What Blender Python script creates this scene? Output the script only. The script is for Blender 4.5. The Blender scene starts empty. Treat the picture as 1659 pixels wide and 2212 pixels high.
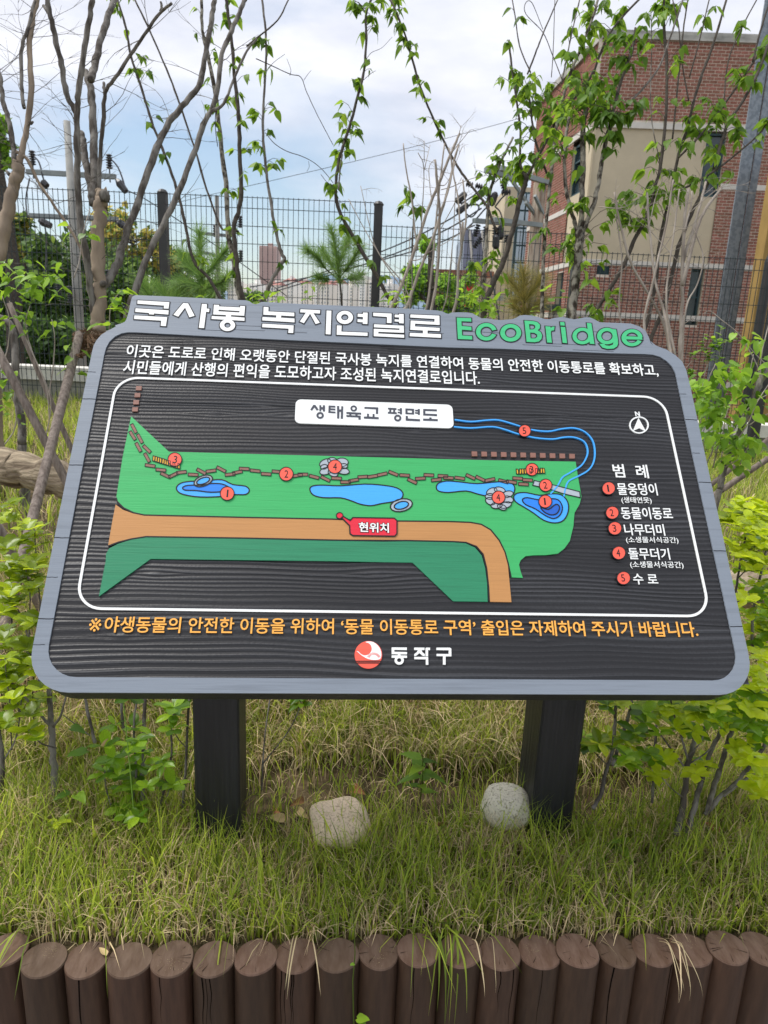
import bpy, bmesh, math, random
import numpy as np
from mathutils import Vector, Matrix, geometry, noise
rnd = random.Random(7)
nr = np.random.default_rng(11)
R = math.radians
scene = bpy.context.scene
COL = scene.collection

# ------------------------------------------------------------------ camera
F0, CX, CY = 1540.0, 829.5, 1106.0          # focal length and centre in units of a 1659 x 2212 picture
CAM = Vector((-0.10648, -1.04432, 0.57208))
RM = Matrix(((0.9967399, 0.0232757, 0.0772511), (-0.0689789, -0.2508087, 0.9655760), (0.0418497, -0.9677568, -0.2483855)))
cd = bpy.data.cameras.new('camera')
cam = bpy.data.objects.new('camera', cd)
COL.objects.link(cam)
m = Matrix.Identity(3)
for i in range(3):
    m[i][0] = RM[i][0]; m[i][1] = -RM[i][1]; m[i][2] = -RM[i][2]
cam.matrix_world = Matrix.Translation(CAM) @ m.to_4x4()
cd.sensor_fit = 'HORIZONTAL'; cd.sensor_width = 36.0
cd.lens = 36.0 * F0 / 1659.0
cd.clip_start = 0.02; cd.clip_end = 12000
scene.camera = cam
cd.dof.use_dof = True
cd.dof.focus_distance = 1.35
cd.dof.aperture_fstop = 16.0

# ------------------------------------------------------------------ world and sun
w = bpy.data.worlds.new('World'); scene.world = w; w.use_nodes = True
nt = w.node_tree; N = nt.nodes; Lk = nt.links; N.clear()
out = N.new('ShaderNodeOutputWorld')
sky = N.new('ShaderNodeTexSky'); sky.sky_type = 'NISHITA'; sky.sun_disc = False
SUN_EL, SUN_AZ = R(60), R(283)
sky.sun_elevation = SUN_EL; sky.sun_rotation = SUN_AZ
sky.air_density = 1.2; sky.dust_density = 0.5; sky.ozone_density = 2.0
bg1 = N.new('ShaderNodeBackground'); bg1.inputs[1].default_value = 0.10
Lk.new(sky.outputs[0], bg1.inputs[0])
tc = N.new('ShaderNodeTexCoord')
mp = N.new('ShaderNodeMapping'); mp.inputs['Scale'].default_value = (1.0, 1.0, 3.0); mp.inputs['Location'].default_value = (1.3, 0.2, 0.35)
Lk.new(tc.outputs['Generated'], mp.inputs[0])
n1 = N.new('ShaderNodeTexNoise'); n1.inputs['Scale'].default_value = 2.3; n1.inputs['Detail'].default_value = 7; n1.inputs['Roughness'].default_value = 0.52
n1.inputs['Distortion'].default_value = 0.25
Lk.new(mp.outputs[0], n1.inputs['Vector'])
n2 = N.new('ShaderNodeTexNoise'); n2.inputs['Scale'].default_value = 5.0; n2.inputs['Detail'].default_value = 6; n2.inputs['Roughness'].default_value = 0.55
Lk.new(mp.outputs[0], n2.inputs['Vector'])
cr = N.new('ShaderNodeValToRGB')
cr.color_ramp.elements[0].position = 0.36; cr.color_ramp.elements[0].color = (0.12, 0.12, 0.12, 1)
cr.color_ramp.elements[1].position = 0.60; cr.color_ramp.elements[1].color = (1, 1, 1, 1)
# cover grows with height: thin and blue low down, closed overcast above
sp = N.new('ShaderNodeSeparateXYZ'); Lk.new(tc.outputs['Generated'], sp.inputs[0])
mr = N.new('ShaderNodeMapRange'); mr.inputs[1].default_value = 0.10; mr.inputs[2].default_value = 0.50; mr.inputs[3].default_value = -0.14; mr.inputs[4].default_value = 0.26
Lk.new(sp.outputs[2], mr.inputs[0])
ad = N.new('ShaderNodeMath'); ad.operation = 'ADD'; Lk.new(n1.outputs['Fac'], ad.inputs[0]); Lk.new(mr.outputs[0], ad.inputs[1])
Lk.new(ad.outputs[0], cr.inputs[0])
cc = N.new('ShaderNodeValToRGB')
cc.color_ramp.elements[0].position = 0.33; cc.color_ramp.elements[0].color = (0.66, 0.69, 0.79, 1)
cc.color_ramp.elements[1].position = 0.62; cc.color_ramp.elements[1].color = (0.87, 0.88, 0.94, 1)
Lk.new(n2.outputs['Fac'], cc.inputs[0])
bg2 = N.new('ShaderNodeBackground'); bg2.inputs[1].default_value = 0.86
Lk.new(cc.outputs[0], bg2.inputs[0])
mx = N.new('ShaderNodeMixShader')
Lk.new(cr.outputs[0], mx.inputs[0]); Lk.new(bg1.outputs[0], mx.inputs[1]); Lk.new(bg2.outputs[0], mx.inputs[2])
Lk.new(mx.outputs[0], out.inputs[0])
sd = bpy.data.lights.new('sun', 'SUN'); sd.energy = 2.5; sd.angle = R(26); sd.color = (1.0, 0.96, 0.9)
sun = bpy.data.objects.new('sun', sd); COL.objects.link(sun)
dirv = Vector((math.sin(SUN_AZ) * math.cos(SUN_EL), math.cos(SUN_AZ) * math.cos(SUN_EL), math.sin(SUN_EL)))
sun.rotation_euler = dirv.to_track_quat('Z', 'Y').to_euler()
scene.view_settings.view_transform = 'Standard'
scene.view_settings.look = 'None'
scene.view_settings.exposure = 0.50
scene.view_settings.gamma = 1.0
scene.view_settings.use_curve_mapping = False
scene.render.engine = 'CYCLES'
scene.cycles.max_bounces = 6
scene.cycles.transparent_max_bounces = 8

# ------------------------------------------------------------------ helpers
def P(px, py, d):
    """the point seen at (px, py) of the 1659-wide picture, d metres along the view axis"""
    return CAM + RM @ Vector(((px - CX) / F0, (py - CY) / F0, 1.0)) * d
def PZ(px, py, z):
    r = RM @ Vector(((px - CX) / F0, (py - CY) / F0, 1.0))
    return CAM + r * ((z - CAM.z) / r.z)
def PY(px, py, y):
    r = RM @ Vector(((px - CX) / F0, (py - CY) / F0, 1.0))
    return CAM + r * ((y - CAM.y) / r.y)
def PXd(d): return d / F0      # metres per picture unit at depth d
HF = Vector((0.0773, 0.9656, 0)).normalized()     # level view direction
HR = Vector((0.9967, -0.0798, 0)).normalized()    # level right

def sm(a, b, x):
    t = min(1.0, max(0.0, (x - a) / (b - a))); return t * t * (3 - 2 * t)
def ground_z(x, y):
    z = -0.506 + 0.012 * sm(.05, .2, y) + 0.14 * sm(0.45, 0.95, y)
    z += (0.012 * math.sin(x * 7.1 + y * 3) + 0.01 * math.sin(x * 3.3 - y * 9)) * sm(.08, .35, y)
    z -= 0.055 * max(0.0, min(x + 1.0, 8)) * sm(1.2, 6.0, y)
    z -= 0.10 * max(0.0, min(20, y) - 8.8)
    z -= 0.30 * max(0.0, min(y, 120) - 20)
    return z

class MB:
    def __init__(s): s.v = []; s.f = []; s.a = []
    def add(s, vs, fs, a=0.5):
        n = len(s.v); s.v.extend([tuple(v) for v in vs])
        s.f.extend([tuple(i + n for i in f) for f in fs]); s.a.extend([a] * len(fs))
    def box(s, c, sx, sy, sz, ax=None, a=0.5):
        X, Y, Z = ax if ax else (Vector((1, 0, 0)), Vector((0, 1, 0)), Vector((0, 0, 1)))
        vs = [Vector(c) + X * (i * sx / 2) + Y * (j * sy / 2) + Z * (k * sz / 2) for i in (-1, 1) for j in (-1, 1) for k in (-1, 1)]
        s.add(vs, [(0, 1, 3, 2), (4, 6, 7, 5), (0, 4, 5, 1), (2, 3, 7, 6), (0, 2, 6, 4), (1, 5, 7, 3)], a)
    def tube(s, pts, rad, seg=8, a=0.5, cap=True, rough=0.0, rn=None):
        pts = [Vector(p) for p in pts]; n = len(pts)
        if isinstance(rad, (int, float)): rad = [rad] * n
        up = None; vs = []; fs = []
        for i in range(n):
            t = (pts[min(i + 1, n - 1)] - pts[max(i - 1, 0)])
            if t.length < 1e-9: t = Vector((0, 0, 1))
            t.normalize()
            if up is None:
                up = t.orthogonal().normalized()
            else:
                up = (up - t * up.dot(t))
                up = up.normalized() if up.length > 1e-6 else t.orthogonal().normalized()
            b = t.cross(up)
            for k in range(seg):
                an = 2 * math.pi * k / seg
                rr = rad[i] * (1 + (rough * (rnd.random() - .5) if rough else 0))
                vs.append(pts[i] + (up * math.cos(an) + b * math.sin(an)) * rr)
        for i in range(n - 1):
            for k in range(seg):
                k2 = (k + 1) % seg
                fs.append((i * seg + k, i * seg + k2, (i + 1) * seg + k2, (i + 1) * seg + k))
        if cap:
            fs.append(tuple(range(seg))[::-1]); fs.append(tuple((n - 1) * seg + k for k in range(seg)))
        s.add(vs, fs, a)
    def build(s, name, mat, parent=None, smooth=False, origin=None, kind=None, attr=False):
        me = bpy.data.meshes.new(name)
        o0 = origin if origin is not None else (parent['_o'] if parent is not None and '_o' in parent else (0, 0, 0))
        if parent is not None: o0 = ORG.get(parent.name, o0)
        v = np.array(s.v, float).reshape(-1, 3) - np.array(tuple(o0), float)
        me.from_pydata(v.tolist(), [], s.f)
        if smooth: me.polygons.foreach_set('use_smooth', [True] * len(me.polygons))
        if attr:
            at = me.attributes.new('shade', 'FLOAT', 'FACE'); at.data.foreach_set('value', s.a)
        me.materials.append(mat)
        o = bpy.data.objects.new(name, me); COL.objects.link(o)
        if parent is not None: o.parent = parent; ORG[o.name] = tuple(o0)
        else:
            o.location = tuple(o0); ORG[o.name] = tuple(o0)
        if kind: o['kind'] = kind
        return o
ORG = {}
def thing(name, label, cat, loc, group=None):
    o = bpy.data.objects.new(name, None); COL.objects.link(o)
    o.location = tuple(loc); ORG[o.name] = tuple(loc); o.empty_display_size = 0.1
    o['label'] = label; o['category'] = cat
    if group: o['group'] = group
    return o
def tag(o, label, cat, group=None):
    o['label'] = label; o['category'] = cat
    if group: o['group'] = group
    return o

# ------------------------------------------------------------------ materials
def M(name, col, rough=0.7, spec=0.3, var=0.0, scale=20, stretch=(1, 1, 1), bump=0.0, bscale=None, col2=None, attr=False, rand=0.0,
      trans=0.0, detail=5, coords='Object', lo=0.35, hi=0.65, metal=0.0, bdist=0.01, em=None):
    mt = bpy.data.materials.new(name); mt.use_nodes = True
    t = mt.node_tree; n = t.nodes; l = t.links
    b = n['Principled BSDF']; o = n['Material Output']
    b.inputs['Roughness'].default_value = rough
    b.inputs['Specular IOR Level'].default_value = spec
    b.inputs['Metallic'].default_value = metal
    b.inputs['Base Color'].default_value = (*col, 1)
    src = None
    if var or bump or col2:
        tc = n.new('ShaderNodeTexCoord'); mp = n.new('ShaderNodeMapping'); mp.inputs['Scale'].default_value = stretch
        l.new(tc.outputs[coords], mp.inputs[0])
        nz = n.new('ShaderNodeTexNoise'); nz.inputs['Scale'].default_value = scale; nz.inputs['Detail'].default_value = detail
        nz.inputs['Roughness'].default_value = 0.6
        l.new(mp.outputs[0], nz.inputs['Vector'])
        cr = n.new('ShaderNodeValToRGB')
        c2 = col2 if col2 else tuple(c * (1 - var) for c in col)
        cr.color_ramp.elements[0].position = lo; cr.color_ramp.elements[0].color = (*c2, 1)
        cr.color_ramp.elements[1].position = hi; cr.color_ramp.elements[1].color = (*[min(1, c * (1 + var * .5)) for c in col], 1)
        l.new(nz.outputs['Fac'], cr.inputs[0]); src = cr.outputs[0]
        if bump:
            nb = nz
            if bscale:
                nb = n.new('ShaderNodeTexNoise'); nb.inputs['Scale'].default_value = bscale; nb.inputs['Detail'].default_value = 6
                l.new(mp.outputs[0], nb.inputs['Vector'])
            bp = n.new('ShaderNodeBump'); bp.inputs['Strength'].default_value = bump; bp.inputs['Distance'].default_value = bdist
            l.new(nb.outputs['Fac'], bp.inputs['Height']); l.new(bp.outputs[0], b.inputs['Normal'])
    if attr or rand:
        hs = n.new('ShaderNodeHueSaturation')
        if src: l.new(src, hs.inputs['Color'])
        else: hs.inputs['Color'].default_value = (*col, 1)
        mr = n.new('ShaderNodeMapRange')
        if attr:
            at = n.new('ShaderNodeAttribute'); at.attribute_name = 'shade'; l.new(at.outputs['Fac'], mr.inputs[0]); am = attr
        else:
            oi = n.new('ShaderNodeObjectInfo'); l.new(oi.outputs['Random'], mr.inputs[0]); am = rand
        mr.inputs[3].default_value = 1 - am; mr.inputs[4].default_value = 1 + am
        l.new(mr.outputs[0], hs.inputs['Value'])
        mh = n.new('ShaderNodeMapRange'); l.new(mr.inputs[0].links[0].from_socket, mh.inputs[0])
        mh.inputs[3].default_value = 0.5 + 0.03 * am; mh.inputs[4].default_value = 0.5 - 0.03 * am
        l.new(mh.outputs[0], hs.inputs['Hue'])
        src = hs.outputs[0]
    if src: l.new(src, b.inputs['Base Color'])
    if trans:
        tr = n.new('ShaderNodeBsdfTranslucent'); ms = n.new('ShaderNodeMixShader'); ms.inputs[0].default_value = trans
        if src:
            br = n.new('ShaderNodeHueSaturation'); br.inputs['Value'].default_value = 1.6; br.inputs['Hue'].default_value = 0.485
            l.new(src, br.inputs['Color']); l.new(br.outputs[0], tr.inputs[0])
        else: tr.inputs[0].default_value = (*[min(1, c * 1.6) for c in col], 1)
        l.new(b.outputs[0], ms.inputs[1]); l.new(tr.outputs[0], ms.inputs[2]); l.new(ms.outputs[0], o.inputs[0])
    return mt

m_soil = M('soil', (0.115, 0.082, 0.05), 0.95, 0.1, 0.5, 30, bump=0.6, bscale=60, col2=(0.045, 0.04, 0.02))
m_grass = M('grass_blade', (0.27, 0.365, 0.045), 0.5, 0.3, attr=0.6, trans=0.45)
m_straw = M('straw', (0.60, 0.49, 0.29), 0.7, 0.2, attr=0.45, trans=0.2)
m_leaf = M('glossy_leaf', (0.20, 0.37, 0.02), 0.3, 0.45, var=.3, scale=25, rand=0.6, trans=0.45)
m_leafb = M('glossy_leaf_light', (0.35, 0.47, 0.02), 0.3, 0.45, var=.25, scale=25, rand=0.45, trans=0.45)
m_dogleaf = M('dogwood_leaf', (0.15, 0.28, 0.026), 0.45, 0.3, rand=0.55, trans=0.5)
m_heart = M('heart_leaf', (0.18, 0.34, 0.028), 0.4, 0.35, rand=0.5, trans=0.45)
m_dry = M('dry_leaf', (0.33, 0.17, 0.08), 0.7, 0.2, var=.4, scale=40, rand=0.35)
m_dryp = M('pale_dry_leaf', (0.62, 0.47, 0.24), 0.7, 0.2, var=.3, scale=40)
m_bark_tan = M('smooth_tan_bark', (0.33, 0.26, 0.19), 0.8, 0.2, scale=9, stretch=(1, 1, .35), bump=.5, bscale=40, col2=(0.18, 0.14, 0.105), bdist=.004)
m_bark = M('grey_bark', (0.20, 0.185, 0.165), 0.85, 0.2, scale=30, stretch=(1, 1, .3), bump=1.0, bscale=45, col2=(0.075, 0.064, 0.054), bdist=.008, lo=.42, hi=.58)
m_bark_dk = M('dark_twig_bark', (0.10, 0.085, 0.07), 0.85, 0.2, scale=40, bump=.7, bscale=80, col2=(0.045, 0.038, 0.032), bdist=.003)
m_bark_pale = M('bleached_bark', (0.42, 0.37, 0.32), 0.85, 0.2, scale=22, stretch=(1, 1, .3), bump=.5, bscale=60, col2=(0.22, 0.185, 0.155), bdist=.003)
m_bark_flaky = M('flaky_bark', (0.26, 0.24, 0.20), 0.9, 0.15, scale=45, stretch=(1, 1, .6), bump=1.0, bscale=70, col2=(0.045, 0.036, 0.028), lo=.42, hi=.56, bdist=.008)
m_stake = M('weathered_stake_wood', (0.27, 0.225, 0.195), 0.85, 0.2, scale=14, stretch=(6, 6, .5), bump=.6, bscale=30, col2=(0.12, 0.095, 0.08), bdist=.003)
m_rope = M('coir_rope', (0.19, 0.12, 0.075), 0.95, 0.1, var=.5, scale=120, bump=1, bscale=300)
m_logold = M('old_log_wood', (0.44, 0.36, 0.26), 0.9, 0.1, scale=9, stretch=(.4, 3, 3), bump=.9, bscale=18, col2=(0.10, 0.07, 0.05), bdist=.02)
m_fence = M('dark_green_wire', (0.02, 0.032, 0.035), 0.45, 0.4)
m_post = M('fence_post_paint', (0.035, 0.034, 0.034), 0.45, 0.4, var=.2, scale=8)
m_conc = M('concrete', (0.36, 0.35, 0.31), 0.9, 0.15, scale=4, bump=.3, bscale=60, col2=(0.22, 0.215, 0.18))
m_whitec = M('white_coping', (0.72, 0.70, 0.63), 0.85, 0.2, var=.15, scale=6)
# ------------------------------------------------------------------ ground, path, grass
_lg = [PZ(lx, ly, -.487) for lx, ly in ((12, 2050), (95, 2071), (188, 2071), (372, 2069), (553, 2066), (640, 2062), (729, 2061), (818, 2054), (904, 2050), (994, 2052), (1080, 2057), (1164, 2055), (1331, 2051), (1492, 2050), (1571, 2045), (1643, 2047))]
def lrow(x): return np.interp(x, [p.x for p in _lg], [p.y for p in _lg])
def edge_y(x): return float(lrow(x)) + .035 + .004    # rear side of the log row, relative to y = -0.035
def ground_mesh():
    xs = [-3000, -800, -200, -60, -25, -12] + [-8 + i * .25 for i in range(65)] + [12, 25, 60, 200, 800, 3000]
    ys = [-0.035 + i * .06 for i in range(24)] + [1.45 + i * .3 for i in range(30)] + [11, 13, 16, 20, 30, 50, 80, 120, 200, 500, 1200, 3000, 6000]
    mb = MB(); W = len(xs)
    vs = [(x, (y + edge_y(x) * max(0, 1 - (y + .035) / .8)), ground_z(x, y + edge_y(x) * max(0, 1 - (y + .035) / .8))) for y in ys for x in xs]
    fs = [(j * W + i, j * W + i + 1, (j + 1) * W + i + 1, (j + 1) * W + i) for j in range(len(ys) - 1) for i in range(W - 1)]
    mb.add(vs, fs)
    o = mb.build('ground', m_soil, smooth=True, kind='structure')
    return o
ground_mesh()
mb = MB(); mb.add([(-40, -40, -.95), (40, -40, -.95), (40, 0.0, -.95), (-40, 0.0, -.95)], [(0, 1, 2, 3)])
mb.build('path', M('path_paving', (0.30, 0.28, 0.26), 0.9, .2, .2, 20, bump=.3), kind='structure')

def blades(name, mat, n, xr, yr, hmin, hmax, wmin, wmax, bend, keep=None, lean=(0, 0), clump=0.0):
    """thousands of grass blades as one mesh, each a tapered strip of three bends"""
    x = nr.uniform(xr[0], xr[1], n); y = nr.uniform(yr[0], yr[1], n)
    if clump:
        cxn = nr.uniform(xr[0], xr[1], n // 14); cyn = nr.uniform(yr[0], yr[1], n // 14)
        k = nr.integers(0, len(cxn), n); msk = nr.random(n) < clump
        x = np.where(msk, cxn[k] + nr.normal(0, .015, n), x); y = np.where(msk, np.maximum(yr[0], cyn[k] + nr.normal(0, .015, n)), y)
    if keep is not None:
        kp = keep(x, y); x = x[kp]; y = y[kp]
    n = len(x)
    z = np.array([ground_z(a, b) for a, b in zip(x, y)]) - .003
    h = nr.uniform(hmin, hmax, n) * (0.75 + .35 * np.sin(x * 9 + 2 * np.sin(y * 7)) ** 2)
    wd = nr.uniform(wmin, wmax, n)
    az = nr.uniform(0, 2 * np.pi, n)
    dx = np.cos(az) + lean[0]; dy = np.sin(az) + lean[1]
    bd = np.abs(nr.normal(bend, bend * .6, n)) + .05
    tx, ty = -np.sin(az + nr.normal(0, .6, n)), np.cos(az + nr.normal(0, .6, n))
    L = 4
    V = np.zeros((n, 7, 3)); 
    cx_, cy_, cz_ = x.copy(), y.copy(), z.copy(); th = nr.uniform(0.0, .25, n)
    for s in range(L):
        ww = wd * (1 - s / 3.0) ** .7 * .5
        if s < 3:
            V[:, 2 * s, 0] = cx_ - tx * ww; V[:, 2 * s, 1] = cy_ - ty * ww; V[:, 2 * s, 2] = cz_
            V[:, 2 * s + 1, 0] = cx_ + tx * ww; V[:, 2 * s + 1, 1] = cy_ + ty * ww; V[:, 2 * s + 1, 2] = cz_
        else:
            V[:, 6, 0] = cx_; V[:, 6, 1] = cy_; V[:, 6, 2] = cz_
        step = h / 3
        cx_ += np.sin(th) * dx * step; cy_ += np.sin(th) * dy * step; cz_ += np.cos(th) * step
        th += bd
    floor_ = z + .004
    V[:, :, 2] = np.maximum(V[:, :, 2], floor_[:, None])
    idx = np.arange(n)[:, None] * 7
    q = np.concatenate([idx + np.array([0, 1, 3, 2]), idx + np.array([2, 3, 5, 4])], 0)
    t = idx + np.array([4, 5, 6])
    me = bpy.data.meshes.new(name)
    nv = n * 7; me.vertices.add(nv); me.vertices.foreach_set('co', V.reshape(-1))
    loops = np.concatenate([q.reshape(-1), t.reshape(-1)]); npoly = len(q) + len(t)
    me.loops.add(len(loops)); me.loops.foreach_set('vertex_index', loops.astype(np.int32))
    st = np.concatenate([np.arange(len(q)) * 4, len(q) * 4 + np.arange(len(t)) * 3]).astype(np.int32)
    me.polygons.add(npoly); me.polygons.foreach_set('loop_start', st)
    sh = nr.random(n)
    at = me.attributes.new('shade', 'FLOAT', 'FACE'); at.data.foreach_set('value', np.concatenate([sh, sh, sh]).astype(np.float32))
    me.update(calc_edges=True); me.validate()
    me.materials.append(mat)
    o = bpy.data.objects.new(name, me); COL.objects.link(o)
    return tag_stuff(o)
def tag_stuff(o):
    o['kind'] = 'stuff'; return o
def keep_front(x, y):
    ok = y > lrow(x) + .040
    bare = ((x + .05) / .36) ** 2 + ((y - .40) / .13) ** 2 < 1
    bare2 = ((x - .45) / .3) ** 2 + ((y - .42) / .10) ** 2 < 1
    r = nr.random(len(x))
    return ok & ~((bare | bare2) & (r < .82))
def keep_bank(x, y): return (y > .5) | (nr.random(len(x)) < .3)
g1 = blades('grass', m_grass, 28000, (-1.35, 1.5), (-.06, .62), .05, .16, .0022, .0050, .30, keep_front, (0, 0), .6)
tag(g1, 'fresh green grass growing between the log edging and the sign posts', 'grass')
g2 = blades('dry_grass', m_straw, 30000, (-1.35, 1.5), (-.06, .62), .04, .125, .0016, .0034, .6, keep_front, (0, 0), .5)
tag(g2, 'straw coloured dead grass mixed through the green grass behind the log edging', 'dry grass')
g3 = blades('grass', m_grass, 24000, (-1.9, 2.2), (.5, 1.5), .08, .19, .0026, .0052, .34, None, (0, -.5), .65)
tag(g3, 'green tufts on the small bank behind the sign posts', 'grass')
g4 = blades('dry_grass', m_straw, 42000, (-1.9, 2.2), (.5, 1.5), .08, .2, .0018, .0036, .52, None, (0, -.9), .5)
tag(g4, 'matted straw thatch drooping down the small bank behind the sign', 'dry grass')
g5 = blades('grass', m_grass, 60000, (-5.5, 6.5), (1.4, 8.2), .08, .22, .005, .010, .3, None, (0, -.2), .5)
tag(g5, 'long green lawn between the bank and the wire fence', 'grass')
g6 = blades('dry_grass', m_straw, 30000, (-5.5, 6.5), (1.4, 8.2), .07, .2, .003, .007, .5, None, (0, -.3), .5)
tag(g6, 'pale dead grass scattered through the lawn near the wire fence', 'dry grass')
def keep_edge(x, y): return np.abs(y - (lrow(x) + .046)) < .012
g7 = blades('grass', m_grass, 900, (-1.0, 1.1), (-.1, .1), .07, .13, .003, .0048, .62, keep_edge, (0, -1.2), .85)
tag(g7, 'long arching grass blades hanging over the log tops', 'grass')
g8 = blades('dry_grass', m_straw, 900, (-1.0, 1.1), (-.1, .1), .03, .075, .0016, .003, .75, keep_edge, (0, -1.2), .85)
tag(g8, 'curled straw strands lying over the log tops', 'dry grass')

# ------------------------------------------------------------------ log edging
m_logside = M('brown_stained_log', (0.070, 0.037, 0.021), 0.6, 0.35, scale=16, stretch=(3, 3, .4), rand=.25, bump=.35, bscale=30, col2=(0.036, 0.018, 0.010), bdist=.003)
m_logtop = M('brown_stained_end_grain', (0.155, 0.103, 0.075), 0.65, 0.3, scale=30, bump=.3, bscale=90, col2=(0.090, 0.051, 0.032), bdist=.002, rand=.18, stretch=(1.6, .5, 1))
m_crack = M('dark_crack', (0.008, 0.006, 0.005), 1, 0)
LOGS = [(12, 2050), (95, 2071), (188, 2071), (280, 2072), (372, 2069), (463, 2069), (553, 2066), (640, 2062), (729, 2061), (818, 2054), (904, 2050), (994, 2052), (1080, 2057), (1164, 2055), (1247, 2052), (1331, 2051), (1411, 2050), (1492, 2050), (1571, 2045), (1643, 2047)]
order = ['first', 'second', 'third', 'fourth', 'fifth', 'sixth', 'seventh', 'eighth', 'ninth', 'tenth', 'eleventh', 'twelfth', 'thirteenth', 'fourteenth', 'fifteenth', 'sixteenth', 'seventeenth', 'eighteenth', 'nineteenth', 'twentieth']
look = ['cut off by the picture edge, grass blade across its top', 'with pale flecks on its top and a slight lean', 'with straw lying over its rear rim', 'with a smooth plain top', 'with a dark reddish stain on its top', 'with two long cracks down its front', 'dotted with white specks on top', 'with a white scratch on its side', 'next to a thin weed stem', 'raised a little above its neighbours', 'with a scuffed top in mid row', 'half covered by hanging green blades', 'with a curled straw blade across it', 'with a cluster of pale flecks', 'with a split star crack in its top', 'with radiating fine cracks', 'with an open crack down its length', 'with pale straw curls over its top', 'standing slightly higher with a clean top', 'cut off by the picture edge beside straw']
for i, (lx, ly) in enumerate(LOGS):
    ztop = -.487 + (.004 if i in (9, 10, 18) else 0) + rnd.uniform(-.004, .004)
    c = PZ(lx, ly, ztop)
    side = -1 if i < 10 else 1
    lab = '%s log from left, %s' % (order[i], look[i]) if i < 10 else '%s log from right, %s' % (order[19 - i], look[i])
    t = thing('edging_log', lab, 'log', (c.x, c.y, -.95), 'upright brown logs edging the bed')
    r0 = .0372
    seg = 28; ph = [rnd.uniform(0, 6.28) for _ in range(3)]
    def rr(a): return r0 * (1 + .025 * math.sin(2 * a + ph[0]) + .018 * math.sin(3 * a + ph[1]))
    mb = MB(); lv = [(-.99, 1.0), (-.8, 1.0), (-.65, 1.0), (ztop - .05, 1.0), (ztop - .003, 1.0)]
    lean = rnd.uniform(-.012, .012)
    vs = []
    for z, s in lv:
        for k in range(seg):
            a = 2 * math.pi * k / seg
            vs.append((c.x + rr(a) * s * math.cos(a) + lean * (ztop - z) , c.y + rr(a) * s * math.sin(a), z))
    fs = [(j * seg + k, j * seg + (k + 1) % seg, (j + 1) * seg + (k + 1) % seg, (j + 1) * seg + k) for j in range(len(lv) - 1) for k in range(seg)]
    mb.add(vs, fs); mb.build('trunk_side', m_logside, t, smooth=True)
    mb = MB(); vs = [(c.x, c.y, ztop)]
    tl = [rnd.uniform(-.02, .02), rnd.uniform(-.03, .03)]
    for rad, dz in ((.5, 0), (.96, 0), (1.0, -.0028)):
        for k in range(seg):
            a = 2 * math.pi * k / seg
            x_ = rr(a) * rad * math.cos(a); y_ = rr(a) * rad * math.sin(a)
            vs.append((c.x + x_, c.y + y_, ztop + dz + x_ * tl[0] * .2 + y_ * tl[1] * .2))
    fs = [(0, 1 + k, 1 + (k + 1) % seg) for k in range(seg)]
    for j in range(2):
        fs += [(1 + j * seg + k, 1 + (j + 1) * seg + k, 1 + (j + 1) * seg + (k + 1) % seg, 1 + j * seg + (k + 1) % seg) for k in range(seg)]
    mb.add(vs, fs); mb.build('cut_end', m_logtop, t)
    # drying cracks: thin dark wedges in the end grain and down the side
    mb = MB()
    for q in range(rnd.choice((1, 2, 3, 7) if i not in (14, 15) else (10, 12))):
        a = rnd.uniform(0, 6.28); r1, r2 = rnd.uniform(.12, .6) * r0, rnd.uniform(.7, .97) * r0; wd = rnd.uniform(.0002, .0006)
        d = Vector((math.cos(a), math.sin(a), 0)); n_ = Vector((-d.y, d.x, 0)); b0 = Vector((c.x, c.y, ztop + .0007))
        if r2 > r1: mb.add([b0 + d * r1, b0 + d * r2 - n_ * wd, b0 + d * r2 + n_ * wd], [(0, 1, 2)])
    for q in range(rnd.choice((1, 2, 3, 4)) if i in (5, 7, 15, 16, 12) else rnd.choice((0, 1))):
        a = rnd.uniform(-2.3, -.8); zt = ztop - .003; wd = rnd.uniform(.0005, .0013); ln = rnd.uniform(.08, .3)
        pts = []
        for s in range(9):
            zz = zt - ln * s / 8; aa = a + .04 * math.sin(s * 1.3 + i)
            ww = wd * (1 - s / 8.0) / r0
            for sg in (-1, 1):
                rr_ = rr(aa) + .0004
                pts.append((c.x + rr_ * math.cos(aa + sg * ww) + lean * (ztop - zz), c.y + rr_ * math.sin(aa + sg * ww), zz))
        mb.add(pts, [(2 * s, 2 * s + 1, 2 * s + 3, 2 * s + 2) for s in range(8)])
    mb.build('crack', m_crack, t, kind='stuff')
    if i in (1, 6, 13, 17, 4, 9):
        # dried pale flecks of dirt and lichen on the cut end and side
        mb = MB()
        for q in range(46):
            a = rnd.gauss(1.2 * i, .5); r_ = r0 * abs(rnd.gauss(.45, .25)); s_ = rnd.uniform(.0003, .0011)
            if r_ < r0 * .9:
                b = Vector((c.x + r_ * math.cos(a), c.y + r_ * math.sin(a), ztop + .0012)); mb.add([b, b + Vector((s_, 0, 0)), b + Vector((s_ * .6, s_, .0002))], [(0, 1, 2)])
        mb.build('fleck', m_straw, t, kind='stuff')

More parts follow.
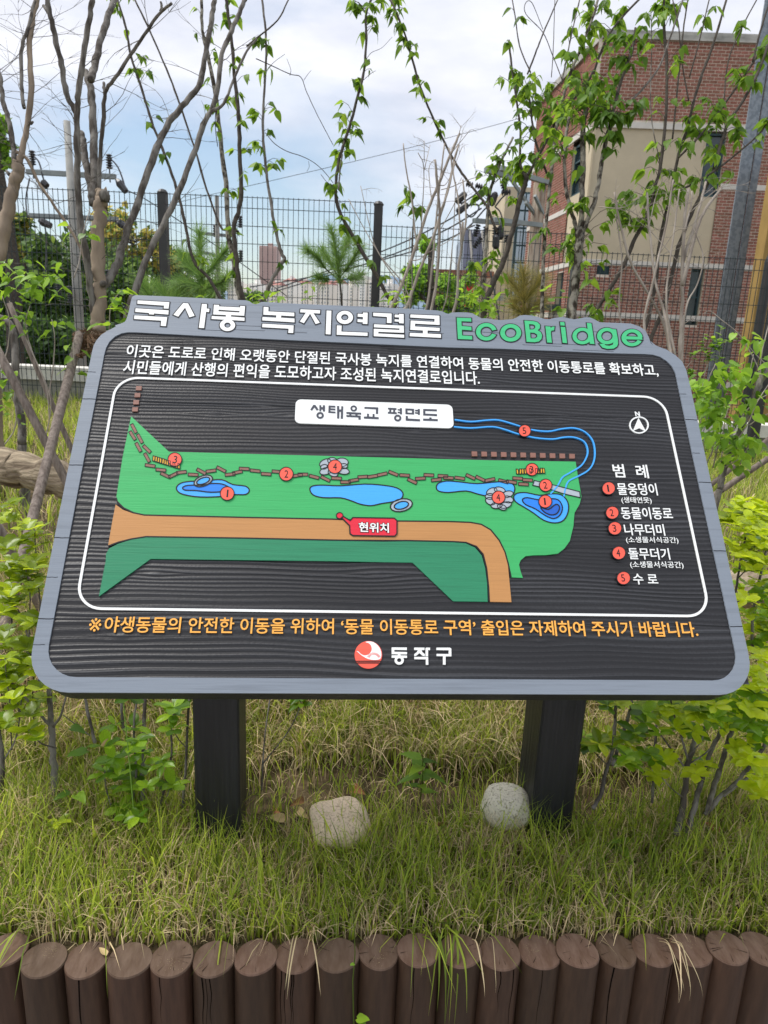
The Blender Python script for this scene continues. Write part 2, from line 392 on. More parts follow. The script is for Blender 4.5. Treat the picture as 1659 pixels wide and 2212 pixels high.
# ------------------------------------------------------------------ boulders
def boulder(lab, px, py, wpx, hpx, d, mat, seed, zb):
    c = P(px, py, d); r = wpx / 2 * PXd(d) * 1.10; rz = hpx / 2 * PXd(d) * 1.05
    bm = bmesh.new(); bmesh.ops.create_icosphere(bm, subdivisions=4, radius=1)
    for v in bm.verts:
        n_ = noise.noise(v.co * 1.3 + Vector((seed, 0, 0))) * (.20 if seed < 5 else .09) + noise.noise(v.co * 2.6 + Vector((0, seed, 0))) * .04 + noise.noise(v.co * 9 + Vector((0, seed, 0))) * .015
        v.co *= 1 + n_
        s = 1.0
        v.co = Vector((v.co.x * r, v.co.y * r * .9, min(v.co.z, .80 + .10 * v.co.x) * rz))
    me = bpy.data.meshes.new('boulder'); bm.to_mesh(me); bm.free(); me.materials.append(mat)
    me.polygons.foreach_set('use_smooth', [True] * len(me.polygons))
    o = bpy.data.objects.new('boulder', me); COL.objects.link(o); o.location = c - Vector((0, 0, .008))
    return tag(o, lab, 'rock', 'granite boulders under the sign')
def granite(name, base, dark, pale):
    mt = M(name, base, .85, .25, scale=210, bump=.8, bscale=60, bdist=.004, col2=dark, lo=.34, hi=.50, detail=4)
    return mt
boulder('pinkish granite boulder with a flat top, on the soil between the two sign posts', 736, 1770, 124, 86, 1.50, granite('pink_granite', (.74, .60, .44), (.42, .32, .22), None), 3.1, 0)
boulder('grey speckled granite boulder half hidden behind the second sign post', 1096, 1735, 104, 92, 1.56, granite('grey_granite', (.60, .57, .46), (.24, .22, .17), None), 9.4, 0)

# ------------------------------------------------------------------ leaf shapes
def leaf_mesh(name, L, W, kind, mat, fold=.25, droop=.3, nseg=6, notch=0):
    """leaf along +Y from the stalk, a midrib fold and a droop; 4 columns across"""
    vs = []; fs = []
    for i in range(nseg + 1):
        t = i / nseg
        if kind == 'obovate': wd = math.sin(math.pi * min(1, t ** 1.2)) ** .5 if 0 < t < 1 else (.12 if t == 1 else 0)
        elif kind == 'ovate': wd = (math.sin(math.pi * t ** .62) ** .85) * (1 - .25 * t) if 0 < t < 1 else 0
        elif kind == 'heart': wd = (math.sin(math.pi * t ** .5) ** .7) if 0 < t < 1 else (0.35 if t == 0 else 0)
        else: wd = math.sin(math.pi * t) ** .9 if 0 < t < 1 else 0
        w_ = W / 2 * max(0, wd)
        y = L * t; z = -droop * L * t * t
        yb = y - (notch * L * (1 - t) ** 3 if kind == 'heart' else 0)
        vs += [(-w_, yb, z + fold * w_ + (.12 * w_ * math.sin(t * 9))), (-w_ * .5, (y + yb) / 2, z + fold * w_ * .45), (0, y, z), (w_ * .5, (y + yb) / 2, z + fold * w_ * .45), (w_, yb, z + fold * w_ + (.12 * w_ * math.cos(t * 8)))]
    for i in range(nseg):
        for k in range(4):
            fs.append((i * 5 + k, i * 5 + k + 1, i * 5 + k + 6, i * 5 + k + 5))
    me = bpy.data.meshes.new(name); me.from_pydata(vs, [], fs); me.validate()
    me.polygons.foreach_set('use_smooth', [True] * len(me.polygons)); me.materials.append(mat)
    return me
LF = {
 'euo': [leaf_mesh('leaf', 1, .58, 'obovate', m_leaf, .2, .15), leaf_mesh('leaf', 1, .52, 'obovate', m_leaf, .35, .3), leaf_mesh('leaf', 1, .64, 'obovate', m_leaf, .1, .05)],
 'euob': [leaf_mesh('leaf', 1, .58, 'obovate', m_leafb, .2, .1), leaf_mesh('leaf', 1, .52, 'obovate', m_leafb, .35, .25), leaf_mesh('leaf', 1, .66, 'obovate', m_leafb, .15, .0)],
 'dog': [leaf_mesh('leaf', 1, .62, 'ovate', m_dogleaf, .15, .5, 6), leaf_mesh('leaf', 1, .54, 'ovate', m_dogleaf, .3, .75, 6), leaf_mesh('leaf', 1, .68, 'ovate', m_dogleaf, .1, .3, 6)],
 'heart': [leaf_mesh('leaf', 1, .85, 'heart', m_heart, .1, .2, 6, .12), leaf_mesh('leaf', 1, .75, 'heart', m_heart, .35, .35, 6, .12)],
 'dry': [leaf_mesh('leaf', 1, .5, 'ovate', m_dry, .5, -.2), leaf_mesh('leaf', 1, .6, 'ovate', m_dry, .9, .3)],
 'dryp': [leaf_mesh('leaf', 1, .55, 'ovate', m_dryp, .4, .2)],
}
def leaf_rot(direction, roll=0.0):
    y = direction.normalized(); z0 = Vector((0, 0, 1))
    x = y.cross(z0)
    if x.length < 1e-3: x = Vector((1, 0, 0))
    x.normalize(); z = x.cross(y)
    m3 = Matrix((x, y, z)).transposed()
    return (m3 @ Matrix.Rotation(roll, 3, 'Y')).to_4x4()
LEAFN = {}
def add_leaf(root, kind, p, direction, size, roll=0.0):
    """one leaf object under its plant; past 300 on one plant the leaves are gathered into one joined part"""
    k = root.name; c = LEAFN.setdefault(k, dict(n=0, mb=[]))
    mt = Matrix.Translation(Vector(p) - Vector(ORG[k])) @ leaf_rot(direction, roll) @ Matrix.Diagonal((size, size, size, 1))
    me = rnd.choice(LF[kind])
    c['n'] += 1
    if c['n'] <= 300:
        o = bpy.data.objects.new('leaf', me); COL.objects.link(o); o.parent = root; o.matrix_local = mt
    else: c['mb'].append((me, mt))
def finish_leaves(root):
    c = LEAFN.get(root.name)
    if not c or not c['mb']: return
    for mat in [bpy.data.materials[q] for q in sorted({m_.materials[0].name for m_, _ in c['mb']})]:
        mb = MB()
        for me, mt in c['mb']:
            if me.materials[0] == mat: mb.add([mt @ v.co for v in me.vertices], [tuple(p.vertices) for p in me.polygons], rnd.random())
        me = bpy.data.meshes.new('foliage'); me.from_pydata(mb.v, [], mb.f); me.polygons.foreach_set('use_smooth', [True] * len(mb.f)); me.materials.append(mat)
        o = bpy.data.objects.new('foliage', me); COL.objects.link(o); o.parent = root; o['kind'] = 'stuff'

def curve_pts(pts, sub=4):
    """Catmull-Rom through points [(x,y,z,r)]"""
    P_ = [np.array(p, float) for p in pts]
    if len(P_) < 3: return P_
    P_ = [2 * P_[0] - P_[1]] + P_ + [2 * P_[-1] - P_[-2]]
    o = []
    for i in range(1, len(P_) - 2):
        for s in range(sub):
            t = s / sub; a, b, c, d = P_[i - 1:i + 3]
            o.append(.5 * ((2 * b) + (-a + c) * t + (2 * a - 5 * b + 4 * c - d) * t * t + (-a + 3 * b - 3 * c + d) * t ** 3))
    o.append(P_[-2]); return o
def branch(root, name, pix, d, r0, r1, mat, dd=0.0, seg=8, rough=.12, kink=.0):
    """pix: picture points, d: distance of its base, dd: how much nearer or farther its tip is; radii in picture units"""
    n = len(pix); pts = []
    for i, (x, y) in enumerate(pix):
        t = i / max(1, n - 1); dep = d + dd * t
        p = P(x, y, dep); pts.append((p.x, p.y, p.z, (r0 + (r1 - r0) * t) * PXd(dep)))
    c = curve_pts(pts, 5)
    pp = [Vector(q[:3]) for q in c]; rr = [max(.0008, q[3]) for q in c]
    for i in range(1, len(pp) - 1):
        pp[i] += Vector((rnd.uniform(-1, 1), rnd.uniform(-1, 1), 0)) * rr[i] * .25
        rr[i] *= 1 + rnd.uniform(-.08, .10)
    mb = MB(); mb.tube(pp, rr, seg, rough=rough); o = mb.build(name, mat, root, smooth=True)
    return pp, rr
def to_ground(pix, d):
    """extend a picture polyline straight down to the soil"""
    p = P(pix[0][0], pix[0][1], d); return p, ground_z(p.x, p.y)
def cp(ox, oy, s, pts): return [((ox + x * s) / 1.8083, (oy + y * s) / 1.8083) for x, y in pts]
C1 = lambda pts: cp(0, 0, .60277, pts)
C2 = lambda pts: cp(1000, 0, .60277, pts)
C3 = lambda pts: cp(2000, 0, .60277, pts)
def hang(lab, x, y, n, ln, mat, cat='grass tuft'):
    c = PZ(x, y, -.478); t = thing('hanging_tuft', lab, cat, c)
    dr = .04 if mat is m_grass else 0
    for k in range(n):
        a = c + Vector((rnd.uniform(-.02, .02), rnd.uniform(-.01, .01), 0)); s = rnd.uniform(-1.0, .9); L = ln * rnd.uniform(.25, 1.1)
        pts = [a + Vector((0, .02, -.01)), a + Vector((s * L * .1, -.01, .014)), a + Vector((s * L * .3, -.035, .010)), a + Vector((s * L * .5, -.058, -.004)), a + Vector((s * L * .6, -.072, -.01 - dr * .4 - L * .2)), a + Vector((s * L * .7, -.077, -.012 - dr - L * .6))]
        pts = [Vector(tuple(p)[:3]) for p in curve_pts([(*p, 0) for p in pts], 4)]
        mb = MB(); vs = []; w0 = rnd.uniform(.0009, .0022) * (1 if mat is m_grass else .6); m_ = len(pts)
        for i, p in enumerate(pts):
            w_ = w0 * min(1, 2.2 * (1 - i / (m_ - 1)) + .05); vs += [p - Vector((w_, 0, 0)), p + Vector((w_, w_ * .6, 0))]
        mb.add(vs, [(2 * i, 2 * i + 1, 2 * i + 3, 2 * i + 2) for i in range(m_ - 1)], rnd.random()); mb.build('blade', mat, t, attr=True)
hang('tuft of long green blades draped over the eleventh log top', 962, 2020, 7, .13, m_grass)
hang('single green blade bent over the first gap between logs at the left', 50, 2020, 2, .12, m_grass)
hang('pale straw curls draped over the logs near the right edge', 1450, 2035, 6, .05, m_straw)
hang('pale dry blade draped over the log right of the green tuft', 1040, 2030, 2, .06, m_straw)
hang('two pale straw curls lying over the eighth log top', 650, 2030, 3, .05, m_straw)
# ------------------------------------------------------------------ information sign
TILT = R(39.856)
BU = Vector((0, math.sin(TILT), math.cos(TILT)))       # up the board
BN = Vector((0, -math.cos(TILT), math.sin(TILT)))      # out of the board
def UV(px, py):
    r = RM @ Vector(((px - CX) / F0, (py - CY) / F0, 1.0))
    p = CAM - r * (CAM.dot(BN) / r.dot(BN))
    return (p.x, p.dot(BU))
def B3(u, v, w_=0.0): return Vector((u, 0, 0)) + BU * v + BN * w_
def crop(ox, oy, s):
    return lambda pts: [UV((ox + x * s) / 1.80832, (oy + y * s) / 1.80832) for x, y in pts]
m_postw = M('black_stained_post', (0.020, 0.021, 0.024), 0.45, .4, scale=9, stretch=(7, 7, .35), bump=.35, bscale=20, col2=(.011, .011, .013))
sign = thing('information_sign', 'wide tilted information board with blue grey border and painted map, on two black posts', 'sign', (0, .25, -.49))
m_boardb = M('black_stained_wood', (0.018, 0.018, 0.020), 0.5, .4, scale=7, stretch=(1, 8, 8), bump=.4, bscale=20)
m_field = None
def field_mat():
    mt = bpy.data.materials.new('sandblasted_black_wood'); mt.use_nodes = True
    t = mt.node_tree; n = t.nodes; l = t.links; b = n['Principled BSDF']
    b.inputs['Roughness'].default_value = .42; b.inputs['Specular IOR Level'].default_value = .45
    at = n.new('ShaderNodeAttribute'); at.attribute_name = 'grain'
    cr = n.new('ShaderNodeValToRGB'); cr.color_ramp.elements[0].position = .15; cr.color_ramp.elements[0].color = (.009, .009, .011, 1)
    cr.color_ramp.elements[1].position = .95; cr.color_ramp.elements[1].color = (.050, .052, .058, 1)  # highlights painted on the ridge tops, shade in the gaps, along the grain
    tc = n.new('ShaderNodeTexCoord'); nz = n.new('ShaderNodeTexNoise'); mp = n.new('ShaderNodeMapping'); mp.inputs['Scale'].default_value = (1, 1, 1)
    l.new(tc.outputs['Object'], mp.inputs[0]); l.new(mp.outputs[0], nz.inputs['Vector']); nz.inputs['Scale'].default_value = 240; nz.inputs['Detail'].default_value = 4
    mm = n.new('ShaderNodeMath'); mm.operation = 'MULTIPLY_ADD'; mm.inputs[1].default_value = .5; l.new(nz.outputs['Fac'], mm.inputs[0]); l.new(at.outputs['Fac'], mm.inputs[2])
    m2 = n.new('ShaderNodeMath'); m2.operation = 'SUBTRACT'; m2.inputs[1].default_value = .25; l.new(mm.outputs[0], m2.inputs[0])
    l.new(m2.outputs[0], cr.inputs[0]); l.new(cr.outputs[0], b.inputs['Base Color'])
    bp = n.new('ShaderNodeBump'); bp.inputs['Strength'].default_value = .35; bp.inputs['Distance'].default_value = .001
    l.new(nz.outputs['Fac'], bp.inputs['Height']); l.new(bp.outputs[0], b.inputs['Normal'])
    return mt
def paint(name, col, var=.10):
    return M(name, col, .5, .35, var=var, scale=9, stretch=(.6, 14, 14), bump=.25, bscale=26, bdist=.0015, lo=.3, hi=.5)
m_bord = paint('blue_grey_paint', (0.190, 0.220, 0.262), .13)
m_white = paint('white_paint', (0.80, 0.82, 0.81), .04)
m_lg = paint('light_green_paint', (0.042, 0.38, 0.115), .08)
m_dg = paint('dark_green_paint', (0.022, 0.205, 0.10), .12)
m_tg = paint('mint_green_paint', (0.052, 0.46, 0.19), .08)
m_br = paint('ochre_paint', (0.46, 0.225, 0.078), .07)
m_blk = M('black_outline_paint', (0.012, 0.012, 0.014), .5, .3)
m_lb = paint('light_blue_paint', (0.055, 0.36, 0.84), .05)
m_mb = paint('mid_blue_paint', (0.02, 0.20, 0.72), .05)
m_db = paint('deep_blue_paint', (0.015, 0.11, 0.50), .05)
m_redc = paint('salmon_red_paint', (0.86, 0.115, 0.075), .05)
m_red = paint('red_paint', (0.66, 0.02, 0.045), .05)
m_plk = paint('brown_plank_paint', (0.235, 0.115, 0.088), .15)
m_gry = paint('light_grey_paint', (0.36, 0.41, 0.46), .08)
m_yel = paint('yellow_paint', (0.75, 0.42, 0.03), .06)
m_org = paint('orange_yellow_paint', (0.86, 0.41, 0.075), .05)
m_inkd = paint('dark_grey_ink', (0.05, 0.055, 0.075), .15)

def rnd_poly(pts, n=3):
    """smooth closed outline through the points"""
    q = [np.array(p) for p in pts]; m_ = len(q); o = []
    for i in range(m_):
        a, b, c, d = q[i - 1], q[i], q[(i + 1) % m_], q[(i + 2) % m_]
        for s in range(n):
            t = s / n
            o.append(tuple(.5 * ((2 * b) + (-a + c) * t + (2 * a - 5 * b + 4 * c - d) * t * t + (-a + 3 * b - 3 * c + d) * t ** 3)))
    return o
def area(p): return sum(p[i - 1][0] * p[i][1] - p[i][0] * p[i - 1][1] for i in range(len(p))) / 2
def slab(mb, loops, top, th):
    """flat-topped piece from outline plus holes in board coordinates"""
    L = [list(loops[0]) if area(loops[0]) > 0 else list(loops[0])[::-1]] + [list(h) if area(h) < 0 else list(h)[::-1] for h in loops[1:]]
    tri = geometry.tessellate_polygon([[Vector((u, v, 0)) for u, v in lp] for lp in L])
    flat = [p for lp in L for p in lp]; n = len(flat)
    vs = [B3(u, v, top) for u, v in flat] + [B3(u, v, top - th) for u, v in flat]
    fs = []
    for t in tri:
        a, b, c = [flat[i] for i in t]
        cr_ = (b[0] - a[0]) * (c[1] - a[1]) - (b[1] - a[1]) * (c[0] - a[0])
        fs.append(tuple(t) if cr_ > 0 else tuple(t)[::-1])
    k = 0
    for lp in L:
        m_ = len(lp)
        for i in range(m_):
            j = (i + 1) % m_; fs.append((k + i, k + i + n, k + j + n, k + j))
        k += m_
    mb.add(vs, fs)
def stroke(mb, pts, wd, top, th=.0006, closed=False):
    """band of width wd along a line, mitred"""
    pts = [Vector((p[0], p[1])) for p in pts]
    q = [pts[0]]
    for p in pts[1:]:
        if (p - q[-1]).length > 1e-5: q.append(p)
    if closed and (q[0] - q[-1]).length < 1e-5: q.pop()
    n = len(q); Lf = []; Rt = []
    for i in range(n):
        if closed: a, b = q[i - 1], q[(i + 1) % n]
        else: a, b = q[max(0, i - 1)], q[min(n - 1, i + 1)]
        d1 = (q[i] - a); d2 = (b - q[i])
        d1 = d1.normalized() if d1.length > 1e-9 else d2.normalized(); d2 = d2.normalized() if d2.length > 1e-9 else d1
        t = d1 + d2
        t = t.normalized() if t.length > 1e-6 else d1
        nn = Vector((-t.y, t.x)); k = nn.dot(Vector((-d1.y, d1.x))); k = 1 / max(.5, k)
        Lf.append(q[i] + nn * wd / 2 * k); Rt.append(q[i] - nn * wd / 2 * k)
    m_ = n
    vs = [B3(p.x, p.y, top) for p in Lf] + [B3(p.x, p.y, top) for p in Rt] + [B3(p.x, p.y, top - th) for p in Lf] + [B3(p.x, p.y, top - th) for p in Rt]
    fs = []
    for i in range(n if closed else n - 1):
        j = (i + 1) % n
        fs += [(i, m_ + i, m_ + j, j), (i, j, 2 * m_ + j, 2 * m_ + i), (m_ + i, 3 * m_ + i, 3 * m_ + j, m_ + j)]
    mb.add(vs, fs)
def ell(cx_, cy_, rx, ry, n=28, rot=0, a0=0, a1=360):
    o = []
    full = (a1 - a0) >= 360
    for i in range(n if full else n + 1):
        a = R(a0 + (a1 - a0) * i / n); x, y = rx * math.cos(a), ry * math.sin(a); c, s = math.cos(R(rot)), math.sin(R(rot))
        o.append((cx_ + x * c - y * s, cy_ + x * s + y * c))
    return o

cA = crop(450, 1120, .42194); cB = crop(1100, 1150, .42194); cC = crop(1750, 1200, .48222); cD = crop(1130, 1550, .40386); cE = crop(1350, 2480, .27125)
cL = crop(0, 1100, .31646); cR = crop(2500, 1100, .31646); cBL = crop(0, 2300, .9042); cBR = crop(1500, 2300, .9042)
m1 = crop(200, 1400, .8439); m2 = crop(1500, 1400, .8439)
outer = cL([(860, 2212), (1100, 1040), (1135, 870), (1155, 790), (1190, 725), (1250, 655), (1340, 600), (1430, 555)]) + \
    cA([(0, 356), (50, 342), (88, 325), (105, 300), (125, 230), (148, 118), (158, 92), (185, 78), (450, 88), (700, 100), (1000, 115), (1215, 126), (1245, 136), (1272, 155), (1300, 162), (1325, 155), (1352, 141), (1380, 140)]) + \
    cB([(0, 80), (500, 102), (900, 118), (1250, 138), (1440, 148), (1490, 158), (1525, 176), (1560, 181)]) + \
    cC([(0, 55), (30, 43), (90, 41), (150, 42), (195, 48), (235, 70), (270, 90), (310, 90), (380, 101), (430, 104), (520, 97), (550, 87), (580, 68), (620, 63), (680, 67), (730, 80), (780, 95), (820, 98), (870, 85), (930, 78), (970, 88), (1020, 98), (1060, 92), (1110, 81), (1150, 83), (1190, 100), (1230, 122), (1400, 128), (1480, 132), (1550, 155), (1600, 190), (1625, 240), (1642, 290), (1665, 315)]) + \
    cR([(130, 735), (200, 790), (330, 840), (440, 910), (520, 985), (570, 1090), (620, 1290), (820, 2212)])
# the lower corners as arcs in board coordinates
(uL, _), (uR, _) = UV(62, 1440), UV(1623, 1440)
vB = -.001; rc = .068
outer = outer + [(uR - rc + rc * math.cos(a), vB + rc + rc * math.sin(a)) for a in [R(-x * 90 / 8) for x in range(9)]] + \
    [(uL + rc + rc * math.cos(a), vB + rc + rc * math.sin(a)) for a in [R(-90 - x * 90 / 8) for x in range(9)]]
innr = cL([(1030, 2212), (1260, 1040), (1285, 900), (1310, 812), (1350, 740), (1420, 675), (1500, 637)]) + cA([(60, 430), (120, 421), (200, 422), (700, 449), (1200, 474)]) + \
    cC([(0, 325), (400, 335), (830, 352), (1300, 372)]) + cR([(60, 893), (160, 901), (250, 928), (330, 980), (395, 1045), (440, 1130), (465, 1260), (500, 1420), (665, 2212)])
iu0, iu1 = UV(104, 1400)[0], UV(1587, 1400)[0]; iv0 = UV(800, 1466)[1]; ri = .052
innr = innr + [(iu1 - ri + ri * math.cos(a), iv0 + ri + ri * math.sin(a)) for a in [R(-x * 90 / 7) for x in range(8)]] + \
    [(iu0 + ri + ri * math.cos(a), iv0 + ri + ri * math.sin(a)) for a in [R(-90 - x * 90 / 7) for x in range(8)]]
def clip_v(poly, lo, hi):
    def cl(p, k, keep):
        o = []
        for i in range(len(p)):
            a, b = p[i - 1], p[i]; ia, ib = keep(a[1]), keep(b[1])
            if ia != ib:
                t = (k - a[1]) / (b[1] - a[1]); o.append((a[0] + (b[0] - a[0]) * t, k))
            if ib: o.append(b)
        return o
    p = cl(poly, lo, lambda v: v >= lo); return cl(p, hi, lambda v: v <= hi)
vmax = max(v for u, v in outer)
seams = [-.01, UV(1600, 1184)[1] - .04, UV(1560, 1062)[1], UV(1500, 902)[1], UV(1470, 790)[1], vmax + .01]
seams = [-.01, .118, .262, .405, .548, .655, vmax + .01]
for a, b in zip(seams[:-1], seams[1:]):
    mb = MB(); slab(mb, [clip_v(outer, a + .0005, b - .0005)], -.0042, .048); mb.build('plank', m_boardb, sign)
mb = MB(); slab(mb, [outer, innr], 0, .0044); border = mb.build('border', m_bord, sign)
mb = MB()
for sgn in (0, 1):
    for v in seams[1:-2] + [.19, .335, .47, .075, .61]:
        e0 = min((u for u, vv in clip_v(outer, v - .004, v + .004)), default=0); e1 = max(u for u, vv in clip_v(outer, v - .004, v + .004))
        i0 = min((u for u, vv in clip_v(innr, v - .004, v + .004)), default=0); i1 = max(u for u, vv in clip_v(innr, v - .004, v + .004))
        a, b = (e0, i0) if sgn == 0 else (i1, e1)
        full = v in seams
        if not full and rnd.random() < .5: continue
        if not full: b = a + (b - a) * rnd.uniform(.4, .8)
        stroke(mb, [(a + (b - a) * t, v + rnd.uniform(-.0004, .0004)) for t in (0, .25, .5, .75, 1)], .0011 if full else .0006, .0004)
for q in range(26):
    u = rnd.uniform(-.46, .5); v = rnd.uniform(.672, .70) if rnd.random() < .6 else rnd.uniform(.70, .78); ln = rnd.uniform(.02, .09)
    stroke(mb, [(u, v), (u + ln * .5, v + rnd.uniform(-.0006, .0006)), (u + ln, v)], .00045, .0003)
mb.build('crack', m_crack, sign, kind='stuff')
# sandblasted wood field, real ridges
bu0 = min(u for u, v in innr) - .006; bu1 = max(u for u, v in innr) + .006; bv0 = iv0 - .006; bv1 = max(v for u, v in innr) + .004
nu, nv = 230, 680
uu = np.linspace(bu0, bu1, nu)[None, :]; vv = np.linspace(bv0, bv1, nv)[:, None]
plank_id = np.searchsorted(np.array(seams[1:-1]), vv[:, 0])[:, None]
off = (np.array([0.0, 1.7, 3.9, 5.2, 7.7, 9.1])[plank_id])
warp = .0035 * np.sin(uu * 5 + off * 2) + .002 * np.sin(uu * 11 + off * 3 + vv * 18) + .0012 * np.sin(uu * 23 + vv * 40 + off)
knots = [(-.33, .525), (-.18, .527), (-.04, .545), (.06, .5), (.33, .535), (.45, .135), (-.02, .205), (-.44, .09), (.12, .33), (.40, .31), (-.25, .36), (.26, .09), (-.4, .2), (.2, .62)]
kd = np.zeros((nv, nu)); kw = np.zeros((nv, nu))
for ku, kv in knots:
    d2 = ((uu - ku) / .030) ** 2 + ((vv - kv) / .010) ** 2
    kw = kw + np.sign(vv - kv) * .0045 * np.exp(-d2 * .5) ; kd = kd + np.exp(-((uu - ku) / .010) ** 2 - ((vv - kv) / .004) ** 2)
ph = (vv + warp - kw) 
freq = 2 * np.pi / np.array([.0105, .0088, .0098, .0085, .0076, .0070])[plank_id]
s_ = np.sin(ph * freq + off * 3 + 1.6 * np.sin(ph * 95 + off) + 1.1 * np.sin(ph * 41 + off * 2))
ridge = np.clip(s_ * .5 + .5 + .22 * np.sin(ph * 1900 + off * 4 + 2 * np.sin(ph * 130)), 0, 1) ** 1.5
amp = .45 + .55 * (0.5 + .5 * np.sin(ph * 60 + off * 5 + np.sin(uu * 4)))
hgt = ridge * amp
wz = -.0030 + .0015 * hgt + .0010 * np.minimum(kd, 1)
seamd = np.min(np.abs(vv[:, 0][:, None] - np.array(seams[1:-1])[None, :]), axis=1)[:, None]
wz = wz - .0016 * np.exp(-(seamd / .0009) ** 2)
V = np.zeros((nv, nu, 3)); bu_, bn_ = np.array(BU), np.array(BN)
V[..., 0] = uu; V[..., 1] = vv * bu_[1] + wz * bn_[1]; V[..., 2] = vv * bu_[2] + wz * bn_[2]
V -= np.array(ORG[sign.name])
idx = np.arange(nv * nu).reshape(nv, nu)
q = np.stack([idx[:-1, :-1], idx[:-1, 1:], idx[1:, 1:], idx[1:, :-1]], -1).reshape(-1, 4)
me = bpy.data.meshes.new('carved_field'); me.vertices.add(nv * nu); me.vertices.foreach_set('co', V.reshape(-1))
me.loops.add(q.size); me.loops.foreach_set('vertex_index', q.reshape(-1).astype(np.int32)); me.polygons.add(len(q)); me.polygons.foreach_set('loop_start', (np.arange(len(q)) * 4).astype(np.int32))
me.update(calc_edges=True); me.polygons.foreach_set('use_smooth', [True] * len(q))
gat = me.attributes.new('grain', 'FLOAT', 'POINT'); gat.data.foreach_set('value', (hgt * .75 + .25 * np.minimum(kd, 1) + .12 * np.sin(uu * 9 + vv * 30)).reshape(-1).astype(np.float32))
me.materials.append(field_mat()); fo = bpy.data.objects.new('carved_field', me); COL.objects.link(fo); fo.parent = sign

def part(name, mat, polys, top, th=.003, outline=0.0, omat=None):
    """polys: list of loop-lists; optional dark outline round every loop"""
    mb = MB()
    for k, lp in enumerate(polys): slab(mb, lp, top + .00008 * (k % 5), th)
    o = mb.build(name, mat, sign)
    if outline:
        mo = MB()
        for lp in polys:
            for l_ in lp: stroke(mo, l_, outline, top + .0005, .003, True)
        mo.build(name + '_outline', m_blk, sign)
    return o
# title, each syllable a part
def title(name, loops, mat):
    mb = MB(); mo = MB()
    for k, lp in enumerate(loops):
        slab(mb, lp, .0012 + .00008 * k, .0012)
        for l_ in lp: stroke(mo, l_, .0042, .0008 + .00005 * k, .0008, True)
    b = mb.build('title_letter', mat, sign)
    mo.build('letter_edge', m_blk, b)
T = title
T('국', [[cA([(209, 130), (502, 147), (494, 206), (450, 204), (455, 178), (207, 160)])], [cA([(190, 204), (496, 223), (492, 261), (360, 250), (358, 261), (314, 258), (316, 246), (187, 236)])], [cA([(180, 270), (482, 286), (470, 368), (423, 365), (428, 318), (177, 302)])]], m_white)
T('사', [[cA([(630, 155), (676, 158), (735, 272), (688, 286), (648, 196), (584, 280), (541, 262)])], [cA([(804, 163), (850, 166), (847, 206), (873, 208), (869, 238), (842, 236), (823, 386), (776, 384)])]], m_white)
T('봉', [[cA([(915, 170), (963, 173), (962, 186), (1157, 195), (1157, 181), (1203, 184), (1195, 272), (1072, 266), (1071, 280), (1198, 290), (1197, 319), (892, 302), (895, 275), (1024, 281), (1026, 265), (908, 260)]), cA([(958, 216), (1152, 229), (1150, 242), (956, 231)])],
       [cA(ell(1040, 360, 71, 54)), cA(ell(1040, 359, 30, 24))]], m_white)
T('녹', [[cA([(1375, 190), (1420, 194), (1418, 232), (1658, 244), (1658, 277), (1537, 270), (1535, 290), (1660, 298), (1660, 333), (1362, 315), (1364, 284), (1490, 290), (1492, 268), (1372, 262)])], [cA([(1364, 346), (1652, 362), (1648, 432), (1602, 430), (1606, 392), (1361, 378)])]], m_white)
T('지', [[cB([(175, 141), (357, 150), (354, 180), (294, 177), (354, 266), (315, 277), (264, 182), (206, 270), (169, 254), (225, 172), (172, 169)])], [cB([(417, 153), (461, 155), (453, 374), (408, 371)])]], m_white)
T('연', [[cB(ell(585, 216, 76, 61)), cB(ell(585, 215, 34, 28))], [cB([(753, 171), (797, 173), (794, 278), (751, 276), (752, 262), (702, 258), (703, 233), (752, 237), (753, 213), (703, 210), (705, 182), (753, 186)])], [cB([(512, 290), (556, 293), (553, 348), (796, 358), (795, 388), (510, 377)])]], m_white)
T('결', [[cB([(848, 173), (1018, 181), (1017, 268), (974, 267), (976, 212), (848, 203)])], [cB([(1087, 184), (1130, 186), (1130, 272), (1087, 269), (1087, 256), (1046, 254), (1046, 234), (1087, 237), (1087, 217), (1047, 214), (1048, 190), (1087, 193)])], [cB([(855, 280), (1131, 294), (1132, 359), (895, 350), (895, 366), (1134, 377), (1134, 405), (853, 390), (853, 322), (1090, 333), (1091, 319), (855, 308)])]], m_white)
T('로', [[cB([(1192, 189), (1460, 200), (1462, 286), (1235, 274), (1235, 300), (1463, 314), (1462, 343), (1351, 337), (1351, 366), (1475, 372), (1474, 405), (1185, 390), (1187, 360), (1307, 364), (1308, 337), (1191, 331), (1195, 245), (1414, 257), (1416, 230), (1191, 217)])]], m_white)
def arcband(cx_, cy_, rx, ry, ix, iy, a0, a1): return ell(cx_, cy_, rx, ry, 28, 0, a0, a1) + ell(cx_, cy_, ix, iy, 28, 0, a0, a1)[::-1]
T('E', [[cC([(70, 87), (187, 92), (188, 120), (108, 116), (110, 155), (188, 162), (190, 190), (111, 185), (114, 232), (194, 236), (196, 265), (80, 260)])]], m_tg)
T('c', [[cC(arcband(310, 202, 84, 71, 48, 42, 20, 346))]], m_tg)
T('o', [[cC(ell(507, 210, 85, 71)), cC(ell(507, 210, 47, 41))]], m_tg)
T('B', [[cC([(618, 111), (690, 116), (722, 124), (744, 145), (743, 172), (725, 190), (750, 205), (761, 230), (756, 260), (735, 280), (700, 286), (636, 283)]), cC([(655, 140), (688, 142), (705, 152), (706, 170), (692, 182), (660, 184)]), cC([(664, 208), (700, 211), (721, 225), (722, 243), (705, 256), (668, 255)])]], m_tg)
